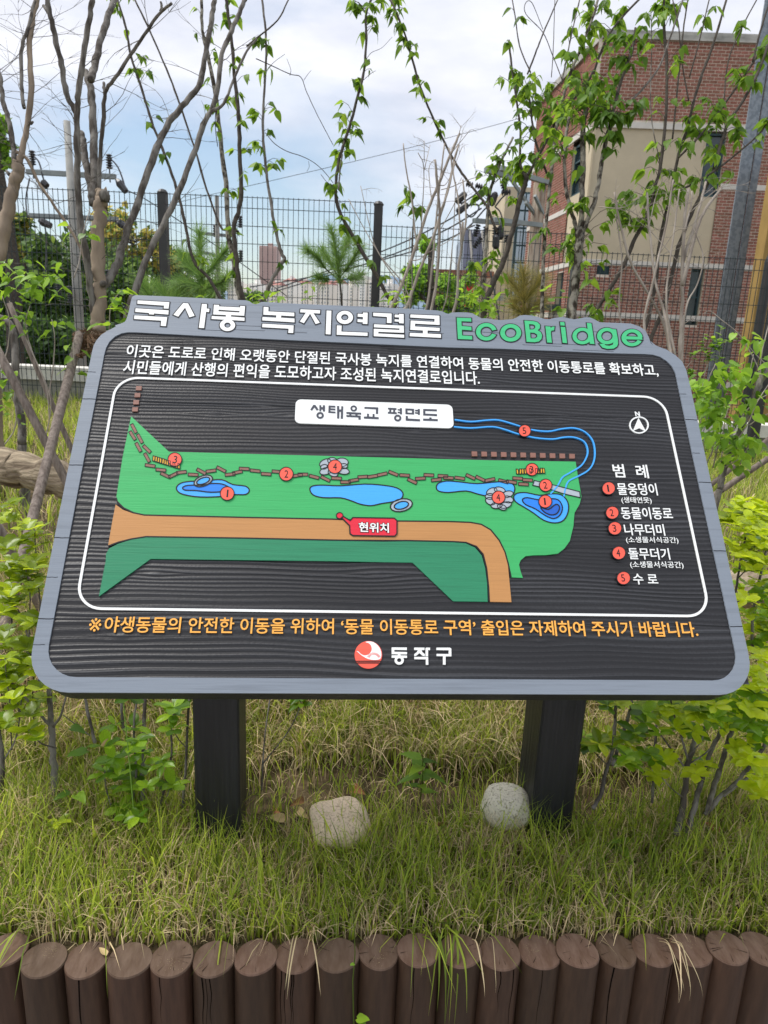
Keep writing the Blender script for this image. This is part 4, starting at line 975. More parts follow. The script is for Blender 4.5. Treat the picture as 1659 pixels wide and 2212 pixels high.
# A: far left crape myrtle
tA = plant('pruned_tree', 'crape myrtle with a pale lumpy trunk cut by the left picture edge', 'tree', (-30, 900), 3.4)
pA = C1([(-100, 1950), (-40, 1750), (5, 1600), (40, 1400), (75, 1250), (110, 1130), (122, 1050)])
branch(tA, 'trunk', pA, 3.4, 14, 12, m_bark_tan, 0, 12); trunk_down(tA, pA[0], 3.4, 14, m_bark_tan)
for pix, r0, r1 in (([(100, 1080), (85, 950), (60, 800), (20, 650), (0, 500), (-30, 380)], 6, 4), ([(125, 1070), (150, 950), (185, 760), (200, 550), (190, 300), (215, 120), (245, -20)], 6.5, 5),
                    ([(157, 700), (140, 550), (142, 300), (178, 200), (215, 50), (235, -20)], 4, 3.4), ([(105, 980), (180, 1040), (250, 1180), (330, 1300), (430, 1450), (520, 1600), (560, 1760), (580, 1900)], 3.6, 2.4),
                    ([(60, 1130), (40, 1105)], 4, 2), ([(200, 800), (212, 790)], 3.5, 2.5)):
    pp, rr = branch(tA, 'limb', C1(pix), 3.4, r0, r1, m_bark_tan if len(pix) > 6 else m_bark, .1, 9)
    if len(pix) > 4: twigs(tA, pp, 12, .5, .0016, m_bark, .1, .9)
# slender trunk at far left
tS = plant('young_tree', 'slender grey trunk at the far left standing between two support stakes', 'tree', (42, 950), 3.3)
pS = [(48, 960), (44, 900), (38, 850), (33, 780), (28, 715), (10, 690), (-15, 680)]
pp, _ = branch(tS, 'trunk', pS, 3.3, 9, 6, m_bark, 0, 10); trunk_down(tS, pS[0], 3.3, 9.5, m_bark)
# left maple-like foliage spray
tM = plant('leafy_shrub', 'low spray of yellow green heart shaped leaves left of the pruned tree, beside the stakes', 'shrub', (70, 900), 2.6)
for pix in ([(95, 960), (110, 880), (100, 830), (70, 760), (55, 700), (65, 660)], [(107, 900), (98, 830), (60, 740), (40, 690), (20, 650)], [(105, 860), (115, 790), (118, 730), (112, 690)], [(118, 900), (150, 840), (160, 800), (158, 740)],
            [(-10, 820), (15, 760), (20, 690), (5, 640)], [(160, 600), (172, 560), (180, 500), (195, 450)], [(10, 960), (30, 930), (35, 890), (20, 840)]):
    pp, _ = branch(tM, 'stem', pix, 2.6, 1.5, .8, m_bark_pale, 0, 5)
    leaves_on(tM, pp, .55, 1, 9, 'heart', .036, .06, .2)
for q in range(70):
    x = rnd.uniform(-8, 145); y = 598 + rnd.gauss(0, 22) + x * .12
    add_leaf(tM, 'heart', P(x, y, 2.6 + rnd.uniform(-.2, .2)), Vector((rnd.uniform(-1, 1), rnd.uniform(-.6, .6), rnd.uniform(-.6, .1))), rnd.uniform(.028, .052), rnd.uniform(-.5, .5))
for q in range(14):
    x = rnd.uniform(0, 35); y = rnd.uniform(800, 900)
    add_leaf(tM, 'heart', P(x, y, 2.6), Vector((rnd.uniform(-1, 1), rnd.uniform(-.6, .6), -.2)), rnd.uniform(.02, .035))
finish_leaves(tM)
tM2 = plant('leafy_shrub', 'bright green leafy shoots just right of the tan trunk, over the sign corner', 'shrub', (250, 900), 2.5)
for pix in ([(232, 780), (236, 720), (240, 660), (262, 628)], [(238, 760), (262, 700), (280, 660)]):
    pp, _ = branch(tM2, 'stem', pix, 2.5, 1.4, .8, m_bark_pale, 0, 5); leaves_on(tM2, pp, .3, 1, 15, 'heart', .045, .05, .1)

# stakes
def stake(lab, pix, d0, d1, r, ground=False, grp='wooden tree support stakes'):
    a = P(*pix[0], d0); b = P(*pix[-1], d1)
    if ground:
        g = ground_z(b.x, b.y); dirn = (b - a).normalized()
        b = a + (b - a) * 1.0
        while b.z > ground_z(b.x, b.y) - .03: b = b + dirn * .03
    t = thing('support_stake', lab, 'stake', b, grp)
    n = 8; pts = [a.lerp(b, i / n) for i in range(n + 1)]; rr = r * PXd((d0 + d1) / 2)
    mb = MB(); mb.tube(pts, [rr * (1 + rnd.uniform(-.04, .04)) for _ in pts], 12); mb.build('pole', m_stake, t, smooth=True)
    return t
st = stake('thick weathered stake running from the rope tie on the tan trunk down to the left', [(172, 722), (60, 1160)], 2.72, 2.15, 10.5, True)
mb = MB(); c = P(139, 855, 2.6)
mb.tube([c, c + Vector((.004, -.02, 0)), c + Vector((.006, -.034, -.002))], [.014, .012, .005], 8, rough=.3); mb.build('knot', m_bark, st)
stake('long stake crossing behind the thick one, from the leafy shrub to the ground', [(20, 655), (150, 960)], 3.0, 3.1, 5.6, True)
stake('dark stake from the left picture edge crossing low behind the thick stake', [(-14, 740), (105, 967)], 2.5, 2.55, 9, True)
stake('short lower stake at the left picture edge above the glossy shrub', [(-14, 1118), (40, 1222)], 1.95, 2.0, 9.5, True)
stake('upper grey stake leaning in from the right picture edge below the mustard wall', [(1690, 925), (1590, 1003), (1540, 1044)], 3.0, 3.1, 5.2, True)
stake('lower brown stake leaning in from the right picture edge to the pruned branch', [(1700, 963), (1640, 1004), (1545, 1068)], 2.5, 2.6, 6.6, True)
rp = thing('rope_tie', 'coir rope and matting lashing the thick stake to the tan trunk', 'rope', P(195, 735, 2.7))
mb = MB()
for k in range(9):
    y = 722 + k * 4.2; pts = []
    for s in range(19):
        a = 6.283 * s / 18; c = P(193 + rnd.uniform(-.6, .6), y, 2.76); pts.append(c + Vector((math.cos(a) * .058, math.sin(a) * .045, .012 * math.sin(a + k)))) 
    mb.tube(pts, .0052, 5, cap=False, rough=.3)
for a_, b_ in (((166, 768), (192, 755)), ((170, 770), (196, 758)), ((190, 725), (204, 758)), ((196, 722), (212, 752)), ((165, 766), (178, 772)), ((190, 730), (193, 770))):
    mb.tube([P(*a_, 2.63), P((a_[0] + b_[0]) / 2, (a_[1] + b_[1]) / 2 + 2, 2.61), P(*b_, 2.64)], .0045, 5)
mb.build('rope', m_rope, rp)
mb = MB()
for q in range(160):
    c = P(rnd.uniform(172, 212), rnd.uniform(712, 730), 2.68 + rnd.uniform(0, .1)); d = Vector((rnd.uniform(-1, 1), rnd.uniform(-1, 1), rnd.uniform(-.6, 1))).normalized() * .022
    mb.tube([c, c + d * .6, c + d + Vector((0, 0, -.004))], .0007, 3, cap=False)
mb.build('loose_fibre', m_rope, rp, kind='stuff')

# fallen logs
def fallen(lab, pts, d, r, seed):
    P3 = [P(x, y, dd) for x, y, dd in pts]
    t = thing('fallen_log', lab, 'log', P3[0])
    mb = MB(); n = 18; pp = []; rr = []
    for i in range(n + 1):
        k = i / n * (len(P3) - 1); j = min(int(k), len(P3) - 2); p = P3[j].lerp(P3[j + 1], k - j); pp.append(p + Vector((0, 0, .008 * math.sin(i * 1.3 + seed)))); rr.append(r * (1 + .08 * math.sin(i * .9 + seed) + rnd.uniform(-.03, .03)))
    mb.tube(pp, rr, 18, rough=.09); mb.build('trunk', m_logold, t, smooth=True)
    mb = MB(); mb.tube([pp[-1], pp[-1] + (pp[-1] - pp[-2]).normalized() * .004], [rr[-1] * .93, rr[-1] * .9], 18); mb.build('cut_end', M('pale_cut_wood', (.52, .43, .31), .9, .1, .3, 30), t)
fallen('weathered fallen log lying in the grass behind the left edge of the sign', [(-60, 985, 2.75), (20, 1008, 2.75), (75, 1020, 2.72), (165, 1047, 2.7)], 2.8, .066, 1)
fallen('old log lying in the grass behind the lower right shrub', [(1500, 1262, 2.2), (1590, 1268, 2.15), (1740, 1282, 2.1)], 2.2, .052, 4)

# dogwoods behind the sign
def dogwood(lab, base, d, stems, group='leafy dogwood saplings'):
    t = plant('dogwood_sapling', lab, 'tree', base, d, group)
    for pix, r0, r1, dd, mat, spans in stems:
        if pix[0][1] > 640: pix = [(pix[0][0] * .6 + base[0] * .4, pix[0][1] + 130)] + list(pix)
        pp, rr = branch(t, 'stem', pix, d, r0, r1, mat, dd, 7)
        for a, b, n, sp in spans: leaves_on(t, pp, a, b, int(n * 1.4) + 1, 'dog', .046, sp * .5, .5)
    finish_leaves(t); return t
t = dogwood('dogwood sapling with two rough trunks left of centre, leafy almost to the picture top', (518, 660), 3.6, [
    (C1([(1560, 1990), (1540, 1850), (1515, 1700), (1480, 1500), (1470, 1250), (1430, 900), (1400, 650), (1345, 350), (1312, 200), (1305, -20)]), 7, 3.2, .1, m_bark_flaky, [(.35, .5, 5, .05), (.6, .95, 22, .07)]),
    (C1([(1580, 1990), (1550, 1850), (1530, 1650), (1515, 1480), (1560, 1300), (1555, 1000), (1545, 750), (1520, 500), (1500, 250), (1470, 30), (1465, -20)]), 6, 3, -.1, m_bark_dk, [(.2, .4, 6, .05), (.45, 1, 60, .09)]),
    (C1([(1545, 1500), (1480, 1480), (1430, 1470), (1340, 1230), (1280, 1020), (1180, 720), (1100, 500), (980, 220), (870, -10)]), 2.4, 1.9, .2, m_bark_dk, [(0, .15, 5, .05)]),
    (C1([(1480, 1990), (1430, 1940), (1350, 1800), (1250, 1680), (1200, 1450), (1130, 1180), (1050, 960), (980, 780), (920, 580), (850, 370), (820, 200), (760, -10)]), 4, 2.2, .1, m_bark_dk, [(.15, .4, 16, .06), (.55, .62, 5, .03), (.64, .72, 5, .04), (.76, 1, 42, .09)]),
    (C1([(1400, 650), (1395, 820), (1410, 950)]), 1, .8, 0, m_bark_dk, [(0, 1, 8, .05)])])
trunk_down(t, (560 / 1, 662), 3.6, 7, m_bark_flaky)
t = dogwood('thin dogwood stem with a sharp elbow, in front of the pink tower', (570, 655), 3.3, [
    (C2([(20, 1990), (50, 1940), (110, 1800), (175, 1695), (185, 1680), (165, 1640), (140, 1560), (110, 1400), (72, 1150), (50, 950), (45, 740), (60, 500), (65, 250), (38, -10)]), 4.8, 2.2, .1, m_bark, [(.25, .32, 3, .03), (.5, .56, 7, .05), (.66, .80, 34, .08), (.84, .93, 22, .07)]),
    (C2([(60, 860), (120, 930), (200, 980), (290, 1010), (370, 1050), (440, 1110), (500, 1185)]), .9, .7, 0, m_bark_dk, []),
    (C2([(0, 380), (90, 420), (220, 480), (290, 500), (330, 600), (400, 750), (500, 940)]), 1, .7, .2, m_bark_dk, []),
    (C2([(220, 490), (225, 450), (200, 380)]), .6, .4, 0, m_bark_dk, []), (C2([(310, 520), (330, 490), (358, 455)]), .6, .4, 0, m_bark_dk, []), (C2([(80, 440), (120, 400), (188, 350)]), .6, .4, 0, m_bark_dk, []), (C2([(340, 1045), (345, 1080), (330, 1110)]), .5, .4, 0, m_bark_dk, []),
    (C2([(-60, 300), (0, 250), (140, 130), (215, -10)]), 2, 1.4, .1, m_bark_dk, [])])
t = dogwood('leaning dogwood sapling rising left of the tall fence post', (640, 655), 3.2, [
    (C2([(900, 1990), (850, 1920), (790, 1800), (700, 1650), (600, 1480), (530, 1340), (518, 1200), (540, 1030), (580, 900), (640, 700), (700, 450), (715, 250), (712, 100), (750, -10)]), 4.6, 2.4, .1, m_bark_dk, [(.05, .35, 14, .05), (.33, .44, 14, .055), (.46, .56, 8, .05), (.56, .78, 60, .075), (.78, .84, 4, .04), (.86, .92, 10, .06), (.93, 1, 40, .1)]),
    (C2([(535, 1230), (545, 1100), (560, 1000)]), 1.8, 1.5, 0, m_bark, []),
    (C2([(710, 390), (750, 340), (815, 310), (882, 240)]), .6, .4, 0, m_bark_dk, []), (C2([(695, 520), (740, 480), (775, 458)]), .6, .4, 0, m_bark_dk, []),
    (C2([(420, 1130), (460, 1180), (520, 1230)]), .6, .5, 0, m_bark_dk, [(0, 1, 7, .03)])])
t = dogwood('long thin leafy dogwood shoot slanting from the top centre down to the power pole', (760, 655), 3.2, [
    (C2([(1560, 1500), (1490, 1330), (1400, 1210), (1320, 1100), (1240, 960), (1150, 770), (1060, 550), (980, 270), (900, 60), (865, -10)]), 2.8, 2, .2, m_bark_dk, [(.5, .62, 14, .05), (.62, .8, 26, .055), (.8, .93, 22, .06), (.95, 1, 6, .04)]),
    (C2([(1000, 1990), (1010, 1700), (1020, 1400), (1010, 1250)]), 2, 1.4, 0, m_bark, [(.6, 1, 26, .05)])])
# pruned bare bushes
def bare(lab, base, d, stems, mat, tw=0):
    t = plant('bare_bush', lab, 'bush', base, d)
    for pix, r0, r1 in stems:
        if pix[0][1] > 640: pix = [(pix[0][0] * .3 + base[0] * .7, pix[0][1] + 130)] + list(pix)
        pp, _ = branch(t, 'stem', pix, d + rnd.uniform(-.15, .15), r0, r1, mat, rnd.uniform(-.1, .1), 7)
        if tw: twigs(t, pp, tw, .13, .0011, mat, .3, 1, 1.2)
    return t
bare('pruned leafless bush with many cut stems right of the tall fence post', (860, 670), 3.0, [
    (C2([(820, 2090), (880, 1990), (1000, 1700), (1100, 1400), (1180, 1200), (1260, 1000), (1320, 865)]), 4.6, 2.6), (C2([(950, 2050), (980, 1980), (1060, 1750), (1150, 1530), (1230, 1280), (1270, 1100), (1312, 940)]), 4, 2.2),
    (C2([(1095, 2030), (1140, 1750), (1160, 1500), (1190, 1200), (1222, 930)]), 2.8, 1.6), (C2([(1050, 1620), (1030, 1500), (1010, 1300), (970, 1080), (955, 930)]), 2, 1.3),
    (C2([(1130, 2030), (1175, 1750), (1190, 1400), (1175, 1200), (1160, 1035)]), 3.6, 2.6), (C2([(1070, 1480), (1088, 1100), (1050, 990)]), 1.1, .8), (C2([(1088, 1110), (1128, 940)]), .9, .6), (C2([(1090, 1050), (1090, 910)]), .8, .6),
    (C2([(1275, 2030), (1310, 1750), (1330, 1600), (1340, 1440)]), 3.4, 2.6), (C2([(1330, 1600), (1310, 1300), (1280, 1130), (1285, 1050)]), 2, 1.3), (C2([(1340, 1560), (1362, 1400), (1340, 1165)]), 2.4, 1.7),
    (C2([(1210, 2010), (1250, 1800), (1280, 1500), (1295, 1180)]), 1.6, .9), (C2([(1180, 1400), (1240, 1250), (1270, 1100), (1250, 960)]), 2.2, 1.6), (C2([(1200, 1480), (1270, 1350), (1300, 1290)]), 1, .7),
    (C2([(1000, 1690), (1060, 1680), (1110, 1640), (1250, 1560), (1400, 1460)]), 1.1, .6), (C2([(970, 1950), (830, 1700), (700, 1480), (600, 1290)]), 1.4, .8), (C2([(990, 1920), (800, 1650), (740, 1480), (678, 1205)]), 1.4, .7),
    (C2([(1000, 1500), (985, 1750), (960, 1990)]), 1, .6), (C2([(1200, 1230), (1270, 1210), (1390, 1160), (1500, 1135)]), 1, .6), (C2([(1140, 1320), (1120, 1100), (1155, 1035)]), 1, .7),
    (C2([(1180, 1200), (1240, 1180), (1335, 955)]), 1, .6), (C2([(1260, 1000), (1385, 845)]), .9, .6), (C2([(1315, 870), (1330, 812)]), .9, .7)], m_bark_pale, 2)
tG = dogwood('leafy dogwood with a pale trunk in front of the power pole', (1056, 680), 3.3, [
    (C2([(1480, 2060), (1470, 1850), (1490, 1600), (1500, 1400), (1515, 1250), (1560, 1110), (1600, 1020), (1665, 890)]), 5, 2.4, .1, m_bark_flaky, [(.45, .62, 20, .08), (.62, .95, 45, .09), (.05, .35, 45, .11)])])
tH = dogwood('dark curved dogwood trunk crossing the power pole beside the brick building', (1062, 690), 3.1, [
    (cp(2000, 0, .60277, [(-190, 2060), (-130, 1850), (-60, 1700), (0, 1500), (50, 1300), (88, 1180), (90, 1130)]), 6.8, 5.2, 0, m_bark_dk, [(.55, 1, 14, .08)]),
    (C3([(90, 1150), (52, 1050), (55, 850), (30, 650), (0, 450), (-20, 260)]), 2.8, 2, .1, m_bark_dk, [(.05, .25, 22, .08), (.3, .95, 46, .08)]),
    (C3([(100, 1140), (200, 960), (300, 760), (420, 620), (520, 480), (600, 280), (680, 150), (830, -10)]), 3.4, 2.2, .1, m_bark_dk, [(0, .12, 18, .08), (.35, .55, 20, .08), (.6, .95, 26, .07)]),
    (C3([(235, 1150), (150, 900), (110, 620), (100, 540)]), 2.6, 2, 0, m_bark_dk, [(.2, 1, 60, .1)]),
    (C3([(100, 480), (150, 350), (200, 220), (300, -10)]), 1.9, 1.4, 0, m_bark, []), (C3([(120, 470), (50, 300), (20, 100), (0, -10)]), 1.6, 1.1, .1, m_bark_dk, [(.6, .8, 4, .03)])])
tI0 = dogwood('slim flaky dogwood stem at the left brick corner of the building', (1172, 685), 3.0, [
    (C3([(195, 2120), (200, 1800), (215, 1500), (240, 1250), (265, 1050), (285, 850), (310, 720), (370, 500), (450, 300), (520, 120), (560, -10)]), 4.4, 2.6, .1, m_bark_flaky, [(.2, .5, 24, .08), (.55, .72, 60, .1), (.72, 1, 70, .1)]),
    (C3([(320, 540), (360, 350), (390, 200), (440, -10)]), 1.8, 1.4, .1, m_bark, [(.3, .9, 14, .06)]), (C3([(330, 530), (260, 350), (200, 210), (90, 90), (88, 20), (130, 20), (200, 190)]), 1, .7, .1, m_bark_dk, []),
    (C3([(255, 500), (268, 300), (278, -10)]), .9, .8, .1, m_bark_dk, [])])
tI = dogwood('dogwood with a thick scaly trunk forking into three in front of the cream wall panel', (1240, 700), 2.7, [
    (C3([(372, 2160), (385, 2074), (405, 1900), (425, 1700), (435, 1560), (440, 1480)]), 9.5, 9, 0, m_bark_flaky, [(.1, .5, 4, .1), (.6, 1, 60, .14)]),
    (C3([(425, 1500), (400, 1420), (372, 1330), (348, 1200), (342, 950), (370, 760)]), 4.6, 3.2, 0, m_bark_flaky, [(.3, .7, 14, .06), (.7, 1, 40, .11)]),
    (C3([(445, 1500), (455, 1250), (462, 1000), (458, 850), (480, 700), (530, 540)]), 6.2, 4.8, .05, m_bark_flaky, [(.7, 1, 90, .14)]),
    (C3([(462, 1490), (520, 1350), (560, 1180), (600, 950), (640, 800), (650, 740)]), 5.4, 4.4, -.05, m_bark_flaky, [(.15, .3, 4, .05), (.45, .75, 20, .08), (.85, 1, 80, .12)]),
    (C3([(650, 740), (700, 550), (740, 430), (780, 320), (800, 180)]), 3.6, 2.6, 0, m_bark_dk, [(.2, .5, 10, .06), (.5, 1, 34, .08)]),
    (C3([(740, 690), (860, 560), (960, 420), (1040, 200), (1110, -10)]), 2.4, 1.8, .1, m_bark, [])])
tJ = dogwood('leaning dogwood with spreading leafy shoots before the right half of the brick building', (1290, 710), 2.9, [
    (C3([(440, 2160), (500, 2070), (620, 1900), (730, 1700), (800, 1540), (880, 1400), (930, 1200), (965, 1050), (1000, 700), (1000, 350), (980, 100), (990, -10)]), 5.2, 2.6, 0, m_bark_dk, [(.08, .25, 34, .09), (.44, .58, 64, .11), (.6, .85, 40, .09), (.88, 1, 20, .07)]),
    (C3([(870, 2100), (930, 1850), (960, 1550), (1020, 1300), (1080, 1000), (1130, 850), (1170, 690), (1230, 480), (1300, 300), (1392, -10)]), 4.2, 2.4, .1, m_bark_dk, [(.35, .5, 16, .09), (.55, .75, 16, .06)]),
    (C3([(980, 2000), (1080, 1600), (1180, 1350), (1290, 1150), (1350, 950), (1400, 800), (1500, 650), (1590, 480), (1670, 270)]), 4.6, 2.8, 0, m_bark_dk, [(.5, .7, 40, .09), (.75, 1, 14, .06)]),
    (C3([(1080, 1020), (1200, 900), (1290, 790), (1400, 640), (1500, 500), (1670, 230)]), 2.4, 2.2, .05, m_bark_dk, [(.15, .6, 44, .08), (.65, 1, 40, .09)]),
    (C3([(1010, 1260), (1180, 1190), (1350, 1080), (1500, 960), (1600, 870), (1670, 770)]), 2.2, 1.9, -.05, m_bark_dk, [(0, .35, 40, .09), (.6, .75, 6, .05), (.9, 1, 12, .08)]),
    (C3([(960, 1060), (900, 730), (905, 300), (900, 60)]), 1.4, .8, .1, m_bark, [(.7, 1, 20, .06)]), (C3([(1145, 650), (1100, 400), (1080, 180), (1040, -10)]), 1.6, 1.2, .1, m_bark_dk, [(.8, 1, 10, .06)]),
    (C3([(1040, 900), (1080, 500), (1110, 200), (1140, -10)]), 1.9, 1.5, .1, m_bark_dk, []), (C3([(1150, 500), (1200, 320), (1280, -10)]), 1.6, 1.3, 0, m_bark_dk, [(.7, 1, 6, .04)]),
    (C3([(1370, 700), (1400, 400), (1490, 180), (1590, -10)]), 1.5, 1.3, .1, m_bark_dk, [(.6, .8, 5, .03)]), (C3([(1560, 400), (1610, 200), (1670, 10)]), 2.2, 1.8, 0, m_bark_dk, []),
    (C3([(820, 1500), (760, 1420), (700, 1330)]), 1, .8, 0, m_bark, [(0, 1, 34, .1)])])
tK = bare('bleached leafless bush with a pale trunk and many cut tips at the right', (1470, 700), 2.6, [
    (C3([(1095, 2200), (1098, 2074), (1105, 1850), (1112, 1500), (1142, 1225)]), 5, 3), (C3([(1105, 1850), (1180, 1550), (1240, 1380), (1330, 1255), (1358, 1215)]), 4, 2.6), (C3([(1108, 1700), (1200, 1400), (1255, 1180)]), 3.6, 2.4),
    (C3([(1010, 2150), (980, 2000), (930, 1830), (890, 1480), (875, 1250)]), 3.4, 2.4), (C3([(860, 2150), (920, 1800), (1000, 1450), (1045, 1165)]), 3, 2), (C3([(985, 2110), (870, 1880), (770, 1700), (700, 1450), (665, 1245)]), 3, 2.2),
    (C3([(713, 2120), (712, 1700), (690, 1500), (670, 1390)]), 2, 1.3), (C3([(1125, 2010), (1205, 1830), (1238, 1660), (1175, 1480)]), 2, 1.2), (C3([(1000, 1950), (1050, 1500), (1085, 1225)]), 2.4, 1.5),
    (C3([(600, 1270), (700, 1330), (820, 1400), (960, 1500)]), .8, .6), (C3([(560, 1340), (680, 1350), (740, 1340)]), 1, .6), (C3([(1080, 1700), (900, 1500), (800, 1420)]), 1, .6), (C3([(1150, 1380), (1300, 1250), (1475, 1125)]), 1.1, .6),
    (C3([(640, 1800), (800, 1700), (1000, 1640), (1200, 1560)]), .8, .5), (C3([(960, 1640), (1060, 1500), (1140, 1480)]), 1, .7), (C3([(1115, 1500), (1160, 1330), (1165, 1240)]), 2, 1.4), (C3([(880, 1500), (940, 1250), (1000, 1160)]), 1, .7)], m_bark_pale, 3)
# right edge: pruned branch, heart-leaf shrub, wiry shoots
cr_ = lambda pts: cp(2500, 1100, .31646, pts)
tL = plant('pruned_tree', 'thick pale branch slanting up to the right picture edge beside the heart leaved shrub', 'tree', (1552, 1056), 2.2)
pL = cr_([(985, 2560), (1010, 2400), (1080, 2212), (1150, 2050), (1290, 1720), (1400, 1480), (1480, 1250), (1590, 1050), (1700, 900)])
branch(tL, 'trunk', pL, 2.2, 6.2, 7.2, m_bark, 0, 10); trunk_down(tL, pL[0], 2.2, 6.5, m_bark)
for pix in ([(1490, 1270), (1450, 1050), (1330, 820), (1200, 630), (1000, 470), (870, 370), (800, 385), (805, 430)], [(1580, 1050), (1440, 910), (1310, 760)], [(1110, 2180), (1200, 1960), (1330, 1760), (1450, 1480), (1600, 1250)], [(1350, 1770), (1450, 1700), (1600, 1620)], [(1480, 1200), (1500, 900), (1570, 600), (1600, 500)], [(1150, 1800), (1170, 1680), (1260, 1560), (1330, 1530)]):
    branch(tL, 'twig', cr_(pix), 2.15, 1.4, .9, m_bark_pale, 0, 5)
tN = plant('heart_leaf_shrub', 'bright heart leaved shrub beside the right shoulder of the sign', 'shrub', (1520, 1020), 2.1)
for k, pix in enumerate(([(750, 2300), (745, 1800), (780, 1500), (850, 1200), (930, 1020)], [(900, 2300), (1000, 1800), (960, 1500), (1000, 1250)], [(1000, 2250), (1050, 1700), (1150, 1450), (1330, 1180), (1400, 900)], [(820, 2250), (900, 2050), (860, 1850), (740, 1500)], [(1100, 2000), (1200, 1750), (1400, 1500), (1560, 1400)], [(1250, 2200), (1350, 2000), (1420, 1900)], [(1050, 2290), (1230, 2180), (1340, 2050)])):
    pp, _ = branch(tN, 'stem', cr_(pix), 2.1 + .06 * (k % 3), 1.6, .9, m_bark_pale, rnd.uniform(-.1, .1), 5)
    leaves_on(tN, pp, .2, 1, 22, 'heart', .036, .065, .35)
for cx_, cy_, n, sx, sy in ((950, 1150, 14, 150, 90), (800, 1350, 14, 120, 60), (1130, 1100, 16, 150, 80), (720, 1300, 8, 60, 80), (900, 1700, 26, 130, 180), (1300, 1250, 10, 120, 120), (1000, 1900, 22, 160, 110), (1370, 730, 14, 120, 80), (1480, 1050, 10, 120, 150), (1300, 1500, 6, 80, 60), (1300, 1950, 12, 110, 90), (880, 1480, 20, 140, 100)):
    for q in range(n):
        p = cr_([(cx_ + rnd.gauss(0, sx * .6), cy_ + rnd.gauss(0, sy * .6))])[0]
        add_leaf(tN, 'heart', P(*p, 2.1 + rnd.uniform(-.15, .15)), Vector((rnd.uniform(-1, 1), rnd.uniform(-.8, .3), rnd.uniform(-1, .1))), rnd.uniform(.022, .040), rnd.uniform(-.5, .5))
finish_leaves(tN)
tO = plant('young_sapling', 'fine yellow green new shoots in front of the grey steel column', 'sapling', (1480, 980), 2.3)
for pix in ([(1010, 1250), (990, 1000), (980, 800), (1000, 560)], [(790, 1200), (830, 950), (780, 800), (800, 640)], [(820, 1080), (880, 900), (900, 680)], [(560, 1080), (640, 980), (700, 870), (900, 800), (1100, 730), (1200, 710)], [(620, 1200), (640, 1080)]):
    pp, _ = branch(tO, 'stem', cr_(pix), 2.3, .9, .5, m_bark_pale, 0, 4)
    for q in range(22):
        p = along(pp, rnd.uniform(.25, 1)); a = rnd.uniform(0, 6.28)
        add_leaf(tO, 'heart', p, Vector((math.cos(a), math.sin(a), rnd.uniform(-.2, .9))), rnd.uniform(.012, .024))
finish_leaves(tO)
# greenery peeping over the top of the sign
tP = plant('leafy_shoot', 'low leafy shoots just above the top edge of the sign, left of the white apartments', 'shrub', (470, 680), 2.6)
for x, y, n, s in ((545, 648, 22, 14), (595, 635, 8, 10), (665, 640, 6, 8), (440, 640, 8, 12), (1035, 640, 34, 24), (1060, 665, 26, 18), (1146, 668, 4, 4), (1190, 640, 8, 18), (860, 645, 18, 18)):
    for q in range(n):
        add_leaf(tP, 'heart', P(x + rnd.gauss(0, s), y + rnd.gauss(0, 12), 2.9 + rnd.uniform(-.2, .2)), Vector((rnd.uniform(-1, 1), rnd.uniform(-.5, .5), rnd.uniform(-.5, .6))), rnd.uniform(.02, .045))
for x in (545, 595, 665, 440, 1035, 1060, 1190, 860): branch(tP, 'stem', [(x + 3, 700), (x + 1, 670), (x, 640)], 2.9, 1, .6, m_bark_pale, 0, 4)

# glossy evergreen shrubs by the sign
def shrub(lab, base, d, stems, group='glossy evergreen shrubs'):
    t = plant('evergreen_shrub', lab, 'shrub', base, d, group)
    for pix, r0, r1, dd, wh, kind in stems:
        pp, _ = branch(t, 'stem', pix, d, r0, r1, m_bark, dd, 7)
        if wh: whorls(t, pp, wh, kind, .033, 6)
    return t
cq = lambda pts: cp(0, 2700, .48222, pts)    # lower left crop
cw = lambda pts: cp(2200, 2700, .48222, pts)
ce_ = lambda pts: cp(0, 1700, .31646, pts)
s1 = shrub('glossy shrub at the left picture edge with bright whorled leaves climbing beside the sign', (112, 1765), 1.55, [
    (cq([(460, 1010), (450, 800), (430, 500), (415, 280), (405, 100), (400, -60)]), 8.5, 5.5, .05, [], 'euo'),
    (cq([(430, 290), (490, 200), (530, 60), (560, -100)]), 3, 1.5, 0, [], 'euo'), (cq([(400, 270), (280, 140), (180, 20), (90, -80)]), 3.4, 2, 0, [1], 'euob'),
    (cq([(460, 460), (330, 420), (230, 315)]), 1.6, 1.2, -.05, [.85, 1], 'euob'), (cq([(10, 850), (20, 560), (0, 380), (-30, 200)]), 6, 4, 0, [.9], 'euo'), (cq([(30, 560), (130, 380), (165, 150), (175, 20)]), 1.8, 1.3, 0, [.75, 1], 'euob'),
    (cq([(165, 160), (120, 30), (80, -100)]), 1.4, 1, 0, [1], 'euob'),
    (ce_([(470, 2500), (500, 2200), (470, 1800), (450, 1550), (435, 1300), (430, 1180)]), 1.6, 1.1, .1, [.5, .72, .85, 1], 'euob'), (ce_([(360, 2500), (370, 1950), (330, 1700), (290, 1620)]), 1.6, 1.2, 0, [.45, .65, .85, 1], 'euob'),
    (ce_([(380, 2600), (300, 2350), (220, 2150), (100, 2080)]), 1.4, 1, 0, [.5, .8, 1], 'euob'), (cq([(420, 40), (360, -140), (300, -260), (200, -330)]), 2, 1.1, 0, [.4, .7, 1], 'euob'), (cq([(90, 100), (60, -60), (40, -260)]), 1.6, 1.1, 0, [.3, .5, .75, 1], 'euob')])
